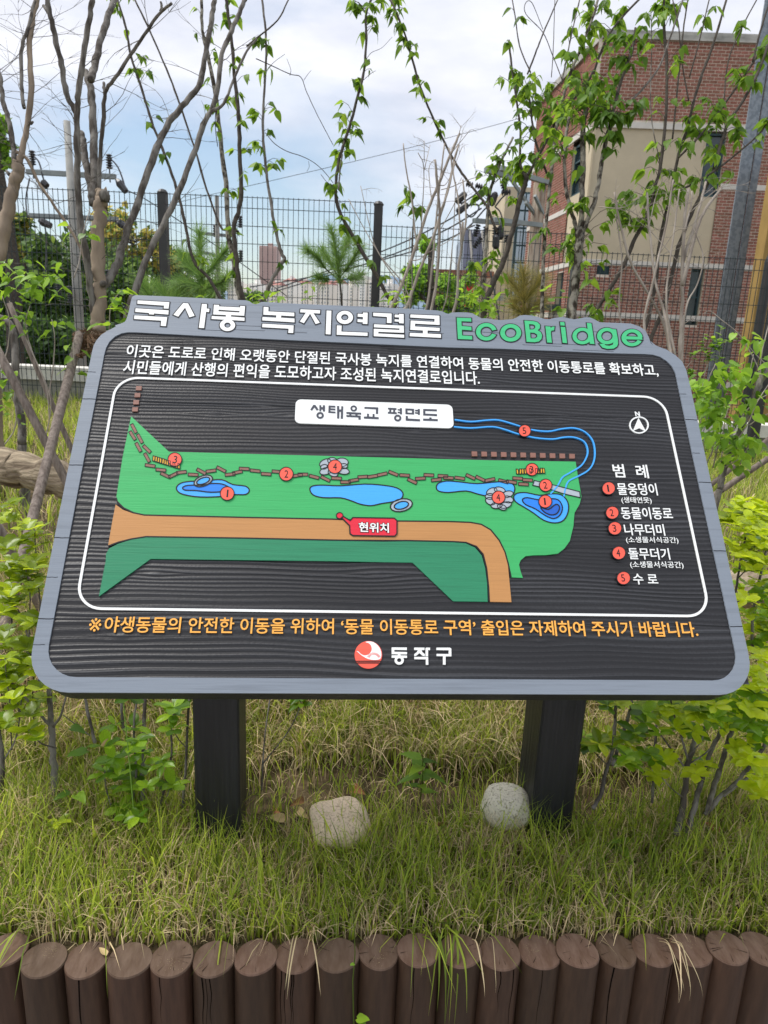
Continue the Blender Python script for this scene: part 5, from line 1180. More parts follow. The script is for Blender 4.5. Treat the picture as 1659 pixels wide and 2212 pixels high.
for x, y in ((20, 1130), (60, 1145), (30, 1210), (75, 1215), (25, 1270), (70, 1285), (15, 1330), (60, 1345), (20, 1400), (50, 1450), (75, 1440), (90, 1490), (30, 1510), (15, 1560), (75, 1270), (50, 1385), (12, 1465), (85, 1335), (95, 1515), (5, 1100), (40, 1175), (10, 1180), (50, 1240), (60, 1400), (30, 1300), (10, 1360), (35, 1460), (60, 1540), (85, 1390), (5, 1230)):
  for rep in range(2):
    c = P(x + rep * rnd.uniform(-16, 16), y + rep * rnd.uniform(-22, 22), 1.5 + rnd.uniform(-.1, .15)); a0 = rnd.uniform(0, 6)
    for k in range(6):
        a = a0 + k * 1.05; add_leaf(s1, 'euob', c, Vector((math.cos(a), math.sin(a), rnd.uniform(.05, .7))), rnd.uniform(.024, .038), rnd.uniform(-.3, .3))
for x, y in ((20, 1240), (55, 1320), (35, 1420), (70, 1490), (20, 1500)):
    branch(s1, 'stem', [(x + 6, y + 120), (x + 3, y + 60), (x, y)], 1.58, 1.5, 1.1, m_bark_dk, 0, 5)
finish_leaves(s1)
s2 = shrub('dark stemmed shrub with hanging whorls of glossy leaves left of the first post', (300, 1760), 1.52, [
    (cq([(1040, 1150), (1050, 1000), (1100, 700), (1090, 430), (1085, 250), (1110, 60), (1120, -80)]), 3, 2, .1, [.2, .33, .5, .62], 'euo'), (cq([(1160, 1150), (1155, 700), (1165, 350), (1180, 0)]), 4.4, 3.6, .1, [], 'euo'),
    (cq([(770, 420), (740, 280), (700, 120), (680, -60)]), 3.6, 3, 0, [], 'euo'), (cq([(1000, 300), (985, 150), (975, -60)]), 3, 2.6, 0, [], 'euo'), (cq([(1480, 950), (1510, 500), (1530, 100), (1540, -60)]), 3, 2.5, .1, [.9, 1], 'euo'),
    (cq([(1240, 1130), (1330, 800), (1390, 500), (1385, 300), (1420, 120)]), 2.6, 2, .05, [.9, 1], 'euo'), (cq([(1500, 450), (1440, 380), (1400, 310)]), 1.2, 1, 0, [1], 'euo'), (cq([(730, 360), (600, 260), (510, 190)]), 1.4, 1, 0, [], 'euo'),
    (cq([(950, 1100), (860, 780), (850, 640)]), 1.6, 1.2, 0, [.9], 'euo'), (cq([(1340, 900), (1360, 830), (1380, 760)]), 1.2, 1, 0, [1], 'euo'), (cq([(2120, 800), (2140, 400), (2190, 40)]), 2, 1.5, .1, [], 'euo'), (cq([(2120, 600), (2350, 300), (2450, 60), (2460, -20)]), 1.6, 1.1, .1, [.6, .8], 'euo'),
    (cq([(455, 1080), (465, 1100), (480, 1060)]), 1, 1, 0, [], 'euo')])
for x, y, k, sz in ((870, 590, 'euo', .05), (920, 540, 'euo', .055), (1000, 610, 'euo', .055), (850, 450, 'euo', .05), (930, 270, 'euo', .045), (1020, 800, 'euo', .05), (1060, 780, 'euo', .05), (970, 930, 'euo', .045), (1100, 940, 'euo', .045), (1060, 440, 'euo', .05), (1120, 400, 'euo', .05), (1150, 500, 'euo', .05), (1050, 60, 'euo', .05), (1410, 130, 'euo', .06), (1300, 560, 'euo', .045), (1320, 600, 'euo', .04), (1400, 760, 'euo', .05), (1010, 1010, 'euo', .045), (1120, 1020, 'euo', .045), (470, 1060, 'euob', .045), (880, 840, 'euob', .04), (1190, 760, 'euo', .04), (1130, 600, 'euo', .05), (960, 690, 'euo', .05)):
    c = P(*cq([(x, y)])[0], 1.5 + rnd.uniform(-.08, .08)); a0 = rnd.uniform(0, 6)
    for q in range(5):
        a = a0 + q * 1.25; add_leaf(s2, k, c, Vector((math.cos(a), math.sin(a) * .7 - .2, rnd.uniform(-.3, .7))), sz * rnd.uniform(.5, .78), rnd.uniform(-.3, .3))
for x, y in ((420, 470), (900, 540)): add_leaf(s2, 'dryp', P(*cq([(840, 450)])[0], 1.42), Vector((.3, -.2, .9)), .03); break
finish_leaves(s2)
tW = thing('plantain_stem', 'single straight bright green weed stalk between the two left shrubs', 'weed', P(295, 1770, 1.5))
branch(tW, 'stalk', [(290, 1770), (283, 1690), (275, 1600), (266, 1510), (262, 1440)], 1.47, 1.7, 1.2, M('green_stalk', (.17, .30, .04), .5, .3), 0, 6)
for x, y, s, dx_ in ((575, 300, .034, 1), (700, 480, .040, -.4), (350, 370, .032, -1), (620, 840, .035, .3), (560, 830, .032, -.4)):
    add_leaf(tW, 'heart', P(*cq([(x, y)])[0], 1.5), Vector((dx_, -.3, .1)), s)
s3 = shrub('large glossy shrub filling the lower right corner, with thick grey stems', (1440, 1790), 1.5, [
    (cw([(920, 1170), (960, 1000), (985, 800), (1010, 600), (1050, 450), (1080, 300)]), 7.5, 5, .05, [], 'euo'), (cw([(1000, 1150), (1060, 950), (1110, 750), (1170, 560), (1250, 380), (1330, 250)]), 6.5, 4, .08, [], 'euo'),
    (cw([(1170, 980), (1230, 750), (1290, 560), (1340, 400), (1380, 250), (1400, 50)]), 6, 4.5, .12, [], 'euo'), (cw([(1150, 1000), (1280, 850), (1400, 740), (1530, 580), (1640, 420), (1700, 300)]), 5, 3.5, .1, [], 'euo'),
    (cw([(1300, 850), (1450, 730), (1560, 660), (1700, 560)]), 3, 2, 0, [], 'euo'), (cw([(1010, 560), (960, 380), (900, 200), (870, 60)]), 2.5, 1.8, 0, [.9], 'euo'), (cw([(1000, 640), (900, 500), (780, 340)]), 2.5, 1.8, 0, [1], 'euo'),
    (cw([(970, 860), (880, 790), (800, 700)]), 1.4, 1, -.05, [], 'euo'), (cw([(1030, 580), (1130, 520), (1220, 440)]), 2, 1.4, 0, [], 'euo'), (cw([(1020, 520), (1120, 400), (1150, 250)]), 1.6, 1.2, 0, [1], 'euo'),
    (cw([(240, 950), (310, 820), (350, 640), (400, 480), (420, 250), (430, 20), (440, -60)]), 4.5, 3.2, .15, [], 'euo'), (cw([(400, 600), (460, 400), (530, 200), (560, 60)]), 4, 3, .12, [.9], 'euo'),
    (cw([(360, 600), (250, 490), (165, 370)]), 1.4, 1, .1, [1, .7], 'euo'), (cw([(720, 900), (730, 720), (745, 420), (760, 180)]), 3, 2.4, .2, [], 'euo'), (cw([(430, -20), (420, 250)]), 2.6, 2.6, .12, [], 'euo')])
pts_ = []
for x, y, n, sx, sy, kind in ((620, 400, 5, 120, 50, 'euo'), (550, 560, 4, 90, 50, 'euo'), (290, 420, 3, 60, 50, 'euo'), (690, 200, 5, 100, 90, 'euo'), (900, 150, 7, 110, 80, 'euo'), (1150, 180, 9, 150, 110, 'euo'), (1300, 100, 8, 130, 90, 'euo'), (1450, 200, 9, 130, 120, 'euo'), (1560, 80, 10, 120, 130, 'euob'), (1450, 520, 6, 90, 80, 'euob'), (1550, 580, 4, 60, 50, 'euob'),
                              (740, 690, 2, 20, 20, 'euob'), (800, 540, 2, 20, 20, 'euob'), (1070, 670, 2, 20, 20, 'euob'), (1160, 600, 2, 30, 20, 'euo'), (1600, 740, 5, 60, 70, 'euob'), (1600, 300, 8, 80, 120, 'euo'), (1050, 330, 4, 80, 60, 'euo'), (380, 100, 3, 50, 50, 'euo'), (720, 520, 2, 50, 30, 'euo')):
    for q in range(int(n * 1.75)): pts_.append((*cw([(rnd.gauss(x, sx * .6), rnd.gauss(y, sy * .6))])[0], kind))
for q in range(30): pts_.append((rnd.uniform(1600, 1662), rnd.uniform(1080, 1200) if q % 2 else rnd.uniform(1200, 1500), 'euob'))
for x, y, kk in pts_:
    if not (y < 1500 and x < 1290):
        c = P(x, y, 1.5 + rnd.uniform(-.12, .16)); a0 = rnd.uniform(0, 6); n = rnd.choice((5, 6)); kk = 'euob' if rnd.random() < .5 else kk
        for q in range(n):
            a = a0 + q * 6.28 / n; add_leaf(s3, kk, c, Vector((math.cos(a), math.sin(a) * .8 - .1, rnd.uniform(-.2, .6))), rnd.uniform(.022, .038), rnd.uniform(-.4, .4))
finish_leaves(s3)
s4 = shrub('yellow green glossy shrub top between the sign edge and right picture edge', (1640, 1600), 1.62, [
    (cp(2700, 1700, .31646, [(760, 2700), (760, 2212), (850, 1750), (930, 1400), (960, 1100)]), 3.4, 2, 0, [.8, 1], 'euob'), (cp(2700, 1700, .31646, [(540, 2000), (600, 1600), (660, 1300), (690, 1200)]), 2.6, 2, 0, [1], 'euob'),
    (cp(2700, 1700, .31646, [(620, 1500), (750, 1400), (850, 1320)]), 1.4, 1, 0, [1], 'euo'), (cp(2700, 1700, .31646, [(560, 1780), (700, 1650), (880, 1520)]), 1.4, 1, 0, [.4, .7], 'euo')])
for q in range(130):
    x = rnd.uniform(1570, 1668); y = rnd.uniform(1088, 1420)
    if x < 1588 + (y - 1100) * .20 - 22: continue
    kk = 'euob' if y < 1260 else rnd.choice(('euo', 'euob')); c = P(x, y, 1.66 + rnd.uniform(-.1, .16)); a0 = rnd.uniform(0, 6); n = 5
    if y > 1180 and y < 1330 and x > 1600 and rnd.random() < .45: continue
    for k in range(n):
        a = a0 + k * 1.256; add_leaf(s4, kk, c, Vector((math.cos(a), math.sin(a), rnd.uniform(0, .8))), rnd.uniform(.022, .038), rnd.uniform(-.35, .35))
finish_leaves(s4)
# small weeds
def weed(lab, x, y, d, h, n, size):
    p = P(x, y, d); t = thing('weed', lab, 'weed', (p.x, p.y, ground_z(p.x, p.y)))
    mb = MB(); b = Vector((p.x, p.y, ground_z(p.x, p.y))); tp = b + Vector((0, -.01, h)); mb.tube([b, b.lerp(tp, .5) + Vector((.004, 0, 0)), tp], [.0018, .0014, .001], 5); mb.build('stalk', m_grass, t)
    for k in range(n):
        a = k * 2.4; q = b.lerp(tp, .35 + .65 * k / n); add_leaf(t, 'dog', q, Vector((math.cos(a), math.sin(a) * .6, .35)), size * rnd.uniform(.7, 1.1))
weed('young weed with pointed leaves growing on the bank right of centre', 905, 1740, 1.62, .15, 10, .05)
weed('tiny seedling at the base of the shrub right of the second post', 1340, 1800, 1.5, .06, 5, .04)
tw = thing('weed', 'thin weed stalk rising in front of the logs left of centre with one small leaf', 'weed', PY(768, 2212, float(lrow(-.1)) - .045))
yq = float(lrow(-.1)) - .046
pts = [PY(x, y, yq) for x, y in ((770, 2330), (764, 2200), (762, 2120), (767, 2060), (765, 2000), (760, 1940))]
mb = MB(); mb.tube(pts, [.0014, .0012, .001, .0009, .0008, .0006], 5); mb.build('stalk', m_grass, tw)
add_leaf(tw, 'heart', PY(772, 2200, yq - .004), Vector((.9, -.3, .35)), .022); add_leaf(tw, 'heart', PY(778, 2205, yq - .004), Vector((.5, -.5, -.3)), .018); add_leaf(tw, 'heart', PY(765, 2082, yq - .004), Vector((-.6, -.3, .2)), .008)
# fallen leaves
spots = [(618, 1770, 'dryp', 'yellow fallen leaf lying left of the pink boulder'), (590, 1765, 'dry', 'curled brown fallen leaf left of the yellow leaf'), (640, 1750, 'dryp', 'pale upright fallen leaf just above the yellow leaf'), (660, 1735, 'dry', 'orange brown fallen leaf touching the pink boulder on its upper left'),
         (765, 1705, 'dry', 'dark red fallen leaf behind the pink boulder'), (545, 1780, 'dryp', 'tan leaf beside the foot of the first post'), (1290, 1790, 'dry', 'rusty leaf just right of the foot of the second post'), (1265, 1830, 'dry', 'rusty leaf in front of the second post, half in the grass'), (1560, 1800, 'dry', 'large brown folded leaf under the big right shrub'),
         (1590, 1785, 'dryp', 'pale tan leaf under the big right shrub'), (380, 1790, 'dry', 'pinkish tan leaf under the hanging glossy whorls'), (350, 1770, 'dry', 'brown leaf left of the pinkish one under the hanging whorls'), (155, 1700, 'dry', 'long hanging brown leaf at the far left bank'), (265, 1640, 'dry', 'speckled brown leaf against the left bank'), (940, 1790, 'dry', 'small brown leaf on the bare soil right of the pink boulder'), (1150, 1970, 'dryp', 'small yellow leaf in the front grass right of centre'), (230, 2065, 'dryp', 'pale leaf wedged between the logs and the grass at the left')]
for x, y, k, lab in spots:
    r = RM @ Vector(((x - CX) / F0, (y - CY) / F0, 1.0)); s = .8
    while True:
        p = CAM + r * s
        if p.z < ground_z(p.x, p.y) + .022: break
        s += .01
    o = bpy.data.objects.new('fallen_leaf', rnd.choice(LF[k])); COL.objects.link(o)
    a = rnd.uniform(0, 6.28); o.matrix_world = Matrix.Translation(p) @ leaf_rot(Vector((math.cos(a), math.sin(a), rnd.uniform(-.1, .5))), rnd.uniform(-.9, .9)) @ Matrix.Diagonal((*([.024] * 3 if y > 1900 else [.042] * 3), 1))
    tag(o, lab, 'leaf', 'fallen leaves under the sign')

# small pines
m_need = M('pine_needles', (0.17, 0.30, 0.07), .5, .25, attr=.45, trans=.3)
m_needb = M('browning_pine_needles', (0.26, 0.24, 0.06), .5, .25, attr=.6, trans=.3)
def pine(lab, base, d, boughs, mat, needle=.09, per=60):
    t = plant('young_pine', lab, 'tree', base, d)
    mb = MB()
    for pix, r0, r1, t0 in boughs:
        pp, _ = branch(t, 'bough', pix, d, r0, r1, m_bark_dk, rnd.uniform(-.15, .15), 6)
        L = sum((pp[i + 1] - pp[i]).length for i in range(len(pp) - 1)); n = int(L * (1 - t0) / .02 * per / 6) + 20
        for q in range(n * 3):
            tt = t0 + (1 - t0) * rnd.random(); p = along(pp, tt); dr = (along(pp, min(1, tt + .05)) - along(pp, max(0, tt - .05))).normalized()
            a = Vector((rnd.gauss(0, 1), rnd.gauss(0, 1), rnd.gauss(0, 1))).normalized(); dd = (dr * .9 + a * .9).normalized(); ln = needle * rnd.uniform(.6, 1.1)
            sd_ = dd.orthogonal().normalized() * .0016
            e = p + dd * ln + Vector((0, 0, -.006)); mb.add([p - sd_, p + sd_, e], [(0, 1, 2)], rnd.random())
    mb.build('needles', mat, t, kind='stuff', attr=True)
    return t
pine('small round topped young pine in front of the fence, left of the tall post', (735, 690), 4.3, [(C2([(565, 2100), (555, 1950), (540, 1800), (520, 1650), (490, 1480)]), 2.6, 1.4, .42), (C2([(535, 1810), (450, 1740), (390, 1660), (330, 1620)]), 1.5, 1, .3), (C2([(538, 1800), (590, 1740), (640, 1660), (680, 1600)]), 1.5, 1, .2), (C2([(530, 1790), (480, 1700), (430, 1620)]), 1.2, .8, .2), (C2([(530, 1750), (570, 1620), (600, 1540)]), 1.2, .8, .2), (C2([(538, 1820), (620, 1800), (680, 1780)]), 1.2, .8, .3), (C2([(536, 1815), (450, 1810), (400, 1800)]), 1, .7, .3)], m_need, .10, 90)
pine('bushy young pine half hidden behind the leafy dogwood left of centre', (430, 690), 4.6, [(C1([(1330, 2100), (1310, 1900), (1300, 1700), (1290, 1500)]), 2.4, 1.4, .1), (C1([(1320, 1800), (1400, 1700), (1470, 1620)]), 1.2, .9, 0), (C1([(1310, 1800), (1220, 1720), (1170, 1650)]), 1.2, .9, 0), (C1([(1320, 1880), (1420, 1840), (1480, 1790)]), 1.2, .9, 0), (C1([(1310, 1860), (1200, 1830), (1130, 1840)]), 1.2, .9, 0), (C1([(1100, 1990), (1060, 1900), (1000, 1850)]), 1.2, .9, 0), (C1([(1100, 1990), (1160, 1900), (1200, 1860)]), 1.2, .9, 0), (C1([(1000, 1990), (960, 1900), (930, 1850)]), 1.2, .9, 0)], m_need, .13, 90)
pine('browning young pine before the left brick wall of the building', (1133, 690), 4.3, [(C3([(80, 2150), (80, 2000), (75, 1860), (70, 1750)]), 2.4, 1.4, .1), (C3([(80, 1960), (150, 1860), (190, 1800)]), 1.2, .9, 0), (C3([(80, 1960), (20, 1860), (-20, 1810)]), 1.2, .9, 0), (C3([(80, 2040), (160, 1980), (200, 1950)]), 1.2, .9, 0), (C3([(80, 2040), (20, 1990), (10, 1950)]), 1.2, .9, 0)], m_needb, .13, 90)
# ------------------------------------------------------------------ wire fence on dark posts
FD = 7.0
def LV(px, py, d, side=0, fwd=0, z=None):
    p = P(px, py, d) + HR * side + HF * fwd
    if z is not None: p.z = z
    return p
fence = thing('wire_fence', 'tall dark green welded wire fence stepping down on dark square posts behind the trees', 'fence', LV(700, 440, FD, z=-.4))
def fpost(px, py, hpix=0):
    t = P(px, py, FD); g = ground_z(t.x, t.y) - .1; mb = MB()
    mb.box((t.x, t.y, (t.z + g) / 2), .085, .085, t.z - g, (HR, HF, Vector((0, 0, 1)))); o = mb.build('fence_post', m_post, fence)
    mb = MB(); c = t + Vector((0, 0, .012))
    mb.tube([t + Vector((0, 0, .001)), c, c + Vector((0, 0, .022)), c + Vector((0, 0, .03))], [.05, .052, .034, .01], 10); mb.build('post_cap', m_post, o)
for x, y in ((351, 418), (818, 444), (1252, 500), (1692, 560), (-112, 392)): fpost(x, y)
def fpanel(x0, y0, x1, y1):
    a = P(x0, y0, FD); b = P(x1, y1, FD); b.z = a.z * .5 + b.z * .5; a.z = b.z
    g = min(ground_z(a.x, a.y), ground_z(b.x, b.y)) + .04; H = a.z - g; L = (b - a).length; u = (b - a).normalized(); mb = MB(); r = .0038
    n = int(L / .05)
    for i in range(n + 1):
        p = a + u * (L * i / n)
        mb.tube([(p.x, p.y, p.z + .012), (p.x, p.y, p.z), (p.x, p.y, g)], r, 4, cap=False)
    z = a.z; k = 0
    while z > g:
        off = HF * -.006
        mb.tube([a + Vector((0, 0, z - a.z)) + off, b + Vector((0, 0, z - a.z)) + off], r * 1.15, 4, cap=False)
        # the stiffening fold shows as a closely spaced pair
        k += 1; z -= .10 if k == 1 else .165
    mb.build('wire_mesh', m_fence, fence, kind='stuff')
fpanel(-108, 400, 346, 418); fpanel(356, 419, 812, 438); fpanel(824, 488, 1247, 507); fpanel(1257, 545, 1688, 563)

# low concrete wall with a pale coping, behind the fence, stepping down to the right
def lowwall(lab, x0, yt0, x1, yt1, yb, d):
    a = P(x0, yt0, d); b = P(x1, yt1, d); zt = (a.z + b.z) / 2; zb = P(x0, yb, d).z - .3; u = (b - a); u.z = 0; L = u.length; u.normalize(); v = Vector((-u.y, u.x, 0)); c = (a + b) / 2
    t = thing('low_wall', lab, 'wall', (c.x, c.y, zb))
    mb = MB(); mb.box(c.xy.to_3d() + Vector((0, 0, (zt - .14 + zb) / 2)), L, .22, zt - .14 - zb, (u, v, Vector((0, 0, 1)))); mb.build('wall_body', m_conc, t)
    mb = MB(); mb.box(c.xy.to_3d() + Vector((0, 0, zt - .07)), L, .30, .14, (u, v, Vector((0, 0, 1)))); mb.build('coping', m_whitec, t)
lowwall('low concrete wall with a cream coping behind the fence at the left', -150, 783, 420, 800, 878, 7.7)
lowwall('low concrete wall with a white coping at the foot of the brick building', 1180, 896, 1800, 922, 985, 8.2)

# ------------------------------------------------------------------ brick building
m_brick = M('red_brick', (0.37, 0.180, 0.130), .85, .2, scale=30, bump=.4, bscale=90, col2=(0.21, 0.082, 0.06), rand=.22)
m_brick2 = M('red_brick_wall', (0.37, 0.180, 0.130), .85, .2, scale=30, bump=.4, bscale=90, col2=(0.22, 0.085, 0.062), attr=.22)
m_mortar = M('pale_mortar', (0.72, 0.63, 0.53), .95, .1, .2, 12)
m_cream = M('cream_render', (0.58, 0.50, 0.36), .9, .15, .10, 1.2, bump=.1, bscale=60)
m_band = M('white_stone_band', (0.66, 0.63, 0.57), .85, .2, .12, 3)
m_parap = M('stained_concrete_coping', (0.50, 0.49, 0.45), .9, .15, scale=2.2, stretch=(1, 1, 3), col2=(.22, .22, .20), lo=.3, hi=.6)
m_wfr = M('dark_teal_frame', (0.03, 0.07, 0.08), .5, .4)
m_glass = M('dark_window_glass', (0.035, 0.055, 0.065), .12, .6)
bd = thing('brick_building', 'red brick building with cream rendered panel, white bands and concrete parapet behind the fence', 'building', LV(1296, 700, 16, z=-2.2))
DB = 16.0
cornT = P(1304, 84, DB)
CX0, CY0 = cornT.x, cornT.y
def zat(py): return P(1290, py, DB).z
lf = P(709, 706, 10) - CAM; lf.z = 0; lf.normalize()            # the left face runs away from us
ff = Vector((lf.y, -lf.x, 0))                                    # the front face runs right
ff = (HR * .999 + HF * -.02).normalized()
UPV = Vector((0, 0, 1))
zr, zb = cornT.z, -2.3
# heights of bands
z_b1 = zat(262); z_b2 = zat(548); z_b3 = zat(668); z_b4 = zat(825)
BRN = [0]
proto = {}
def brick_face(org, u, nrm, L, z0, z1, openings, bands, individual):
    """running bond of separate bricks proud of a mortar sheet; openings: (s0, s1, z0, z1)"""
    mb = MB(); a = org; b = org + u * L
    # mortar sheet cut around the openings by columns
    xs = sorted({0, L} | {o[0] for o in openings} | {o[1] for o in openings})
    for i in range(len(xs) - 1):
        s0, s1 = xs[i], xs[i + 1]; mid = (s0 + s1) / 2
        segs = [(z0, z1)]
        for o in openings:
            if o[0] <= mid <= o[1]:
                ns = []
                for p, q in segs:
                    if o[2] > p: ns.append((p, min(q, o[2])))
                    if o[3] < q: ns.append((max(p, o[3]), q))
                segs = [s for s in ns if s[1] - s[0] > 1e-4]
        for p, q in segs:
            P0 = org + u * s0; P1 = org + u * s1
            mb.add([(P0.x, P0.y, p), (P1.x, P1.y, p), (P1.x, P1.y, q), (P0.x, P0.y, q)], [(0, 1, 2, 3)])
    wall = mb.build('brick_wall', m_mortar, bd)
    bl, bh, j = .155, .0505, .017; rest = MB(); row = 0; z = z0; cnt = 0
    while z + bh < z1:
        hole_row = any(z + bh > p - .001 and z < q for p, q in bands)
        s = -(bl + j) * (.5 if row % 2 else 0)
        while s < L:
            s0, s1 = max(0, s), min(L, s + bl)
            if s1 - s0 > .02 and not hole_row:
                parts = [(s0, s1)]
                for o in openings:
                    if z + bh > o[2] + .002 and z < o[3] - .002:
                        np_ = []
                        for p, q in parts:
                            if o[0] > p: np_.append((p, min(q, o[0])))
                            if o[1] < q: np_.append((max(p, o[1]), q))
                        parts = [k for k in np_ if k[1] - k[0] > .01]
                for p, q in parts:
                    pr = .007 + rnd.uniform(-.0015, .0015)
                    c = org + u * ((p + q) / 2) + nrm * (pr / 2); c = Vector((c.x, c.y, z + bh / 2))
                    if individual(s, z) and BRN[0] < 290 and abs((q - p) - bl) < .001:
                        BRN[0] += 1
                        me = proto.get('b')
                        if me is None:
                            t_ = MB(); t_.box((0, 0, 0), bl, .014, bh); me = bpy.data.meshes.new('brick'); me.from_pydata(t_.v, [], t_.f); me.materials.append(m_brick); proto['b'] = me
                        o_ = bpy.data.objects.new('brick', me); COL.objects.link(o_); o_.parent = wall
                        m3 = Matrix((u, -nrm, UPV)).transposed().to_4x4(); o_.matrix_local = Matrix.Translation(c - Vector(ORG[bd.name])) @ m3
                    else:
                        rest.box(c, q - p, pr * 2, bh, (u, nrm, UPV), rnd.random())
            s += bl + j
        z += bh + j; row += 1
    rest.build('brick', m_brick2, wall, kind='stuff', attr=True)
    return wall
org = Vector((CX0, CY0, 0)); nF = Vector((ff.y, -ff.x, 0)); nL = Vector((-lf.y, lf.x, 0))
if nF.dot(CAM - org) < 0: nF = -nF
if nL.dot(CAM - org) < 0: nL = -nL
def s_at(px, py=400):
    """distance along the front face of the picture column px at height py"""
    r = RM @ Vector(((px - CX) / F0, (py - CY) / F0, 1.0)); k = (org - CAM).dot(nF) / r.dot(nF); p = CAM + r * k; return (p - org).dot(ff)
def l_at(px, py=400):
    r = RM @ Vector(((px - CX) / F0, (py - CY) / F0, 1.0)); k = (org - CAM).dot(nL) / r.dot(nL); p = CAM + r * k; return (p - org).dot(lf)
sc1 = s_at(1555, 395)                     # right edge of the cream bay
LF_ = 5.2
wz0, wz1 = zat(400), zat(285)
frontops = [(-.1, sc1, z_b2, z_b1), (s_at(1491, 600), s_at(1521, 600), zat(690), zat(560)), (s_at(1290, 570), s_at(1318, 570), zat(582), zat(562))]
FL = s_at(1640, 400) + .9
brick_face(org, ff, nF, FL, zb, zr, frontops, [(z_b1 - .001, z_b1 + .14), (z_b2 - .12, z_b2), (z_b3 - .13, z_b3), (z_b4 - .12, z_b4)] , lambda s, z: 0 < s < 2.4 and z_b1 + .2 < z and rnd.random() < .62)
lc = l_at(1231, 400)                      # where the cream bay ends on the left face
l_far = l_at(1176, 600)
leftops = [(0, lc, z_b2, z_b1)]
wl0, wl1 = l_at(1216, 620), l_at(1203, 620)
brick_face(org, lf, nL, LF_, zb, zr, leftops + [(wl0, wl1, zat(670), zat(570))], [(z_b1 - .001, z_b1 + .14), (z_b2 - .12, z_b2), (z_b3 - .13, z_b3), (z_b4 - .12, z_b4)], lambda s, z: z > z_b2 + .1 and s < 3 and rnd.random() < .4)
def panel(name, mat, o, u, nrm, s0, s1, z0, z1, depth, back=0.0, parent=None):
    mb = MB(); c = o + u * ((s0 + s1) / 2) + nrm * (depth / 2 - back); mb.box((c.x, c.y, (z0 + z1) / 2), s1 - s0, depth, z1 - z0, (u, nrm, UPV)); return mb.build(name, mat, parent or bd)
wr0, wr1 = s_at(1514, 393), sc1
panel('cream_panel', m_cream, org, ff, nF, 0.002, wr0, z_b2, z_b1, .03, .055)
panel('cream_panel', m_cream, org, ff, nF, wr0, wr1, z_b2, wz0, .03, .055)
lw0, lw1 = l_at(1253, 400), lc
panel('cream_panel', m_cream, org, lf, nL, .0, lw0, z_b2, z_b1, .03, .055)
panel('cream_panel', m_cream, org, lf, nL, lw0, lw1, z_b2, wz0 + .1, .03, .055)
def window(o, u, nrm, s0, s1, z0, z1, rows, back=.14):
    w_ = panel('window', m_wfr, o, u, nrm, s0, s0 + .05, z0, z1, .06, back); 
    for a, b in (((s1 - .05, s1), (z0, z1)), ((s0 + .05, s1 - .05), (z1 - .05, z1)), ((s0 + .05, s1 - .05), (z0, z0 + .05))): panel('frame', m_wfr, o, u, nrm, a[0], a[1], b[0], b[1], .06, back, w_)
    for k in range(1, rows): zz = z0 + (z1 - z0) * k / rows; panel('glazing_bar', m_wfr, o, u, nrm, s0 + .05, s1 - .05, zz - .02, zz + .02, .055, back, w_)
    panel('pane', m_glass, o, u, nrm, s0 + .05, s1 - .05, z0 + .05, z1 - .05, .01, back + .02, w_)
    for a, b in (((s0 - .03, s0), (z0, z1)), ((s1, s1 + .03), (z0, z1))): panel('reveal', m_cream, o, u, nrm, a[0], a[1], b[0], b[1], back + .05, back + .06, w_)
window(org, ff, nF, wr0, wr1, wz0, z_b1 - .02, 3, .12)
window(org, lf, nL, lw0, lw1, wz0 + .1, z_b1 - .1, 3, .12)
window(org, ff, nF, *frontops[1], 2, .16)
panel('window_shadow_box', m_wfr, org, ff, nF, frontops[1][0] - .02, frontops[1][1] + .02, frontops[1][2] - .02, frontops[1][3] + .02, .02, .3)
window(org, lf, nL, wl0, wl1, zat(670), zat(570), 2, .16)
v_ = panel('louvre_vent', m_wfr, org, ff, nF, *frontops[2], .02, .06)
for k in range(6): zz = frontops[2][2] + (frontops[2][3] - frontops[2][2]) * (k + .5) / 6; panel('louvre', m_wfr, org, ff, nF, frontops[2][0] + .01, frontops[2][1] - .01, zz - .008, zz + .008, .03, .03, v_)
for z_, h_ in ((z_b1, .13), (z_b2 - .12, .12), (z_b3 - .13, .13), (z_b4 - .12, .12)):
    panel('stone_band', m_band, org, ff, nF, -.02, FL, z_ + .002, z_ + h_ - .002, .06, .03); panel('stone_band', m_band, org, lf, nL, .012, LF_, z_ + .002, z_ + h_ - .002, .058, .03)
panel('stone_band', m_band, org, ff, nF, wr1 + .02, FL, zat(383), zat(383) + .12, .055, .03)
panel('stone_band', m_band, org, lf, nL, lc + .05, LF_, zat(425), zat(425) + .12, .055, .03)
panel('parapet', m_parap, org, ff, nF, -.04, FL, zr, zr + .17, .30, .22); panel('parapet', m_parap, org, lf, nL, .06, LF_, zr, zr + .165, .28, .22)
# body behind, so the building has its depth
mb = MB(); c = org + ff * (FL / 2) + lf * (LF_ / 2); mb.box((c.x, c.y, (zb + zr) / 2 - .05), FL - .5, LF_ - .5, zr - zb - .1, (ff, lf, UPV)); mb.build('core', m_cream, bd)
# window hood at lower left of the building
panel('sunshade', m_wfr, org, lf, nL, l_at(1212, 640), l_at(1190, 640), zat(664), zat(650), .5, -.02)

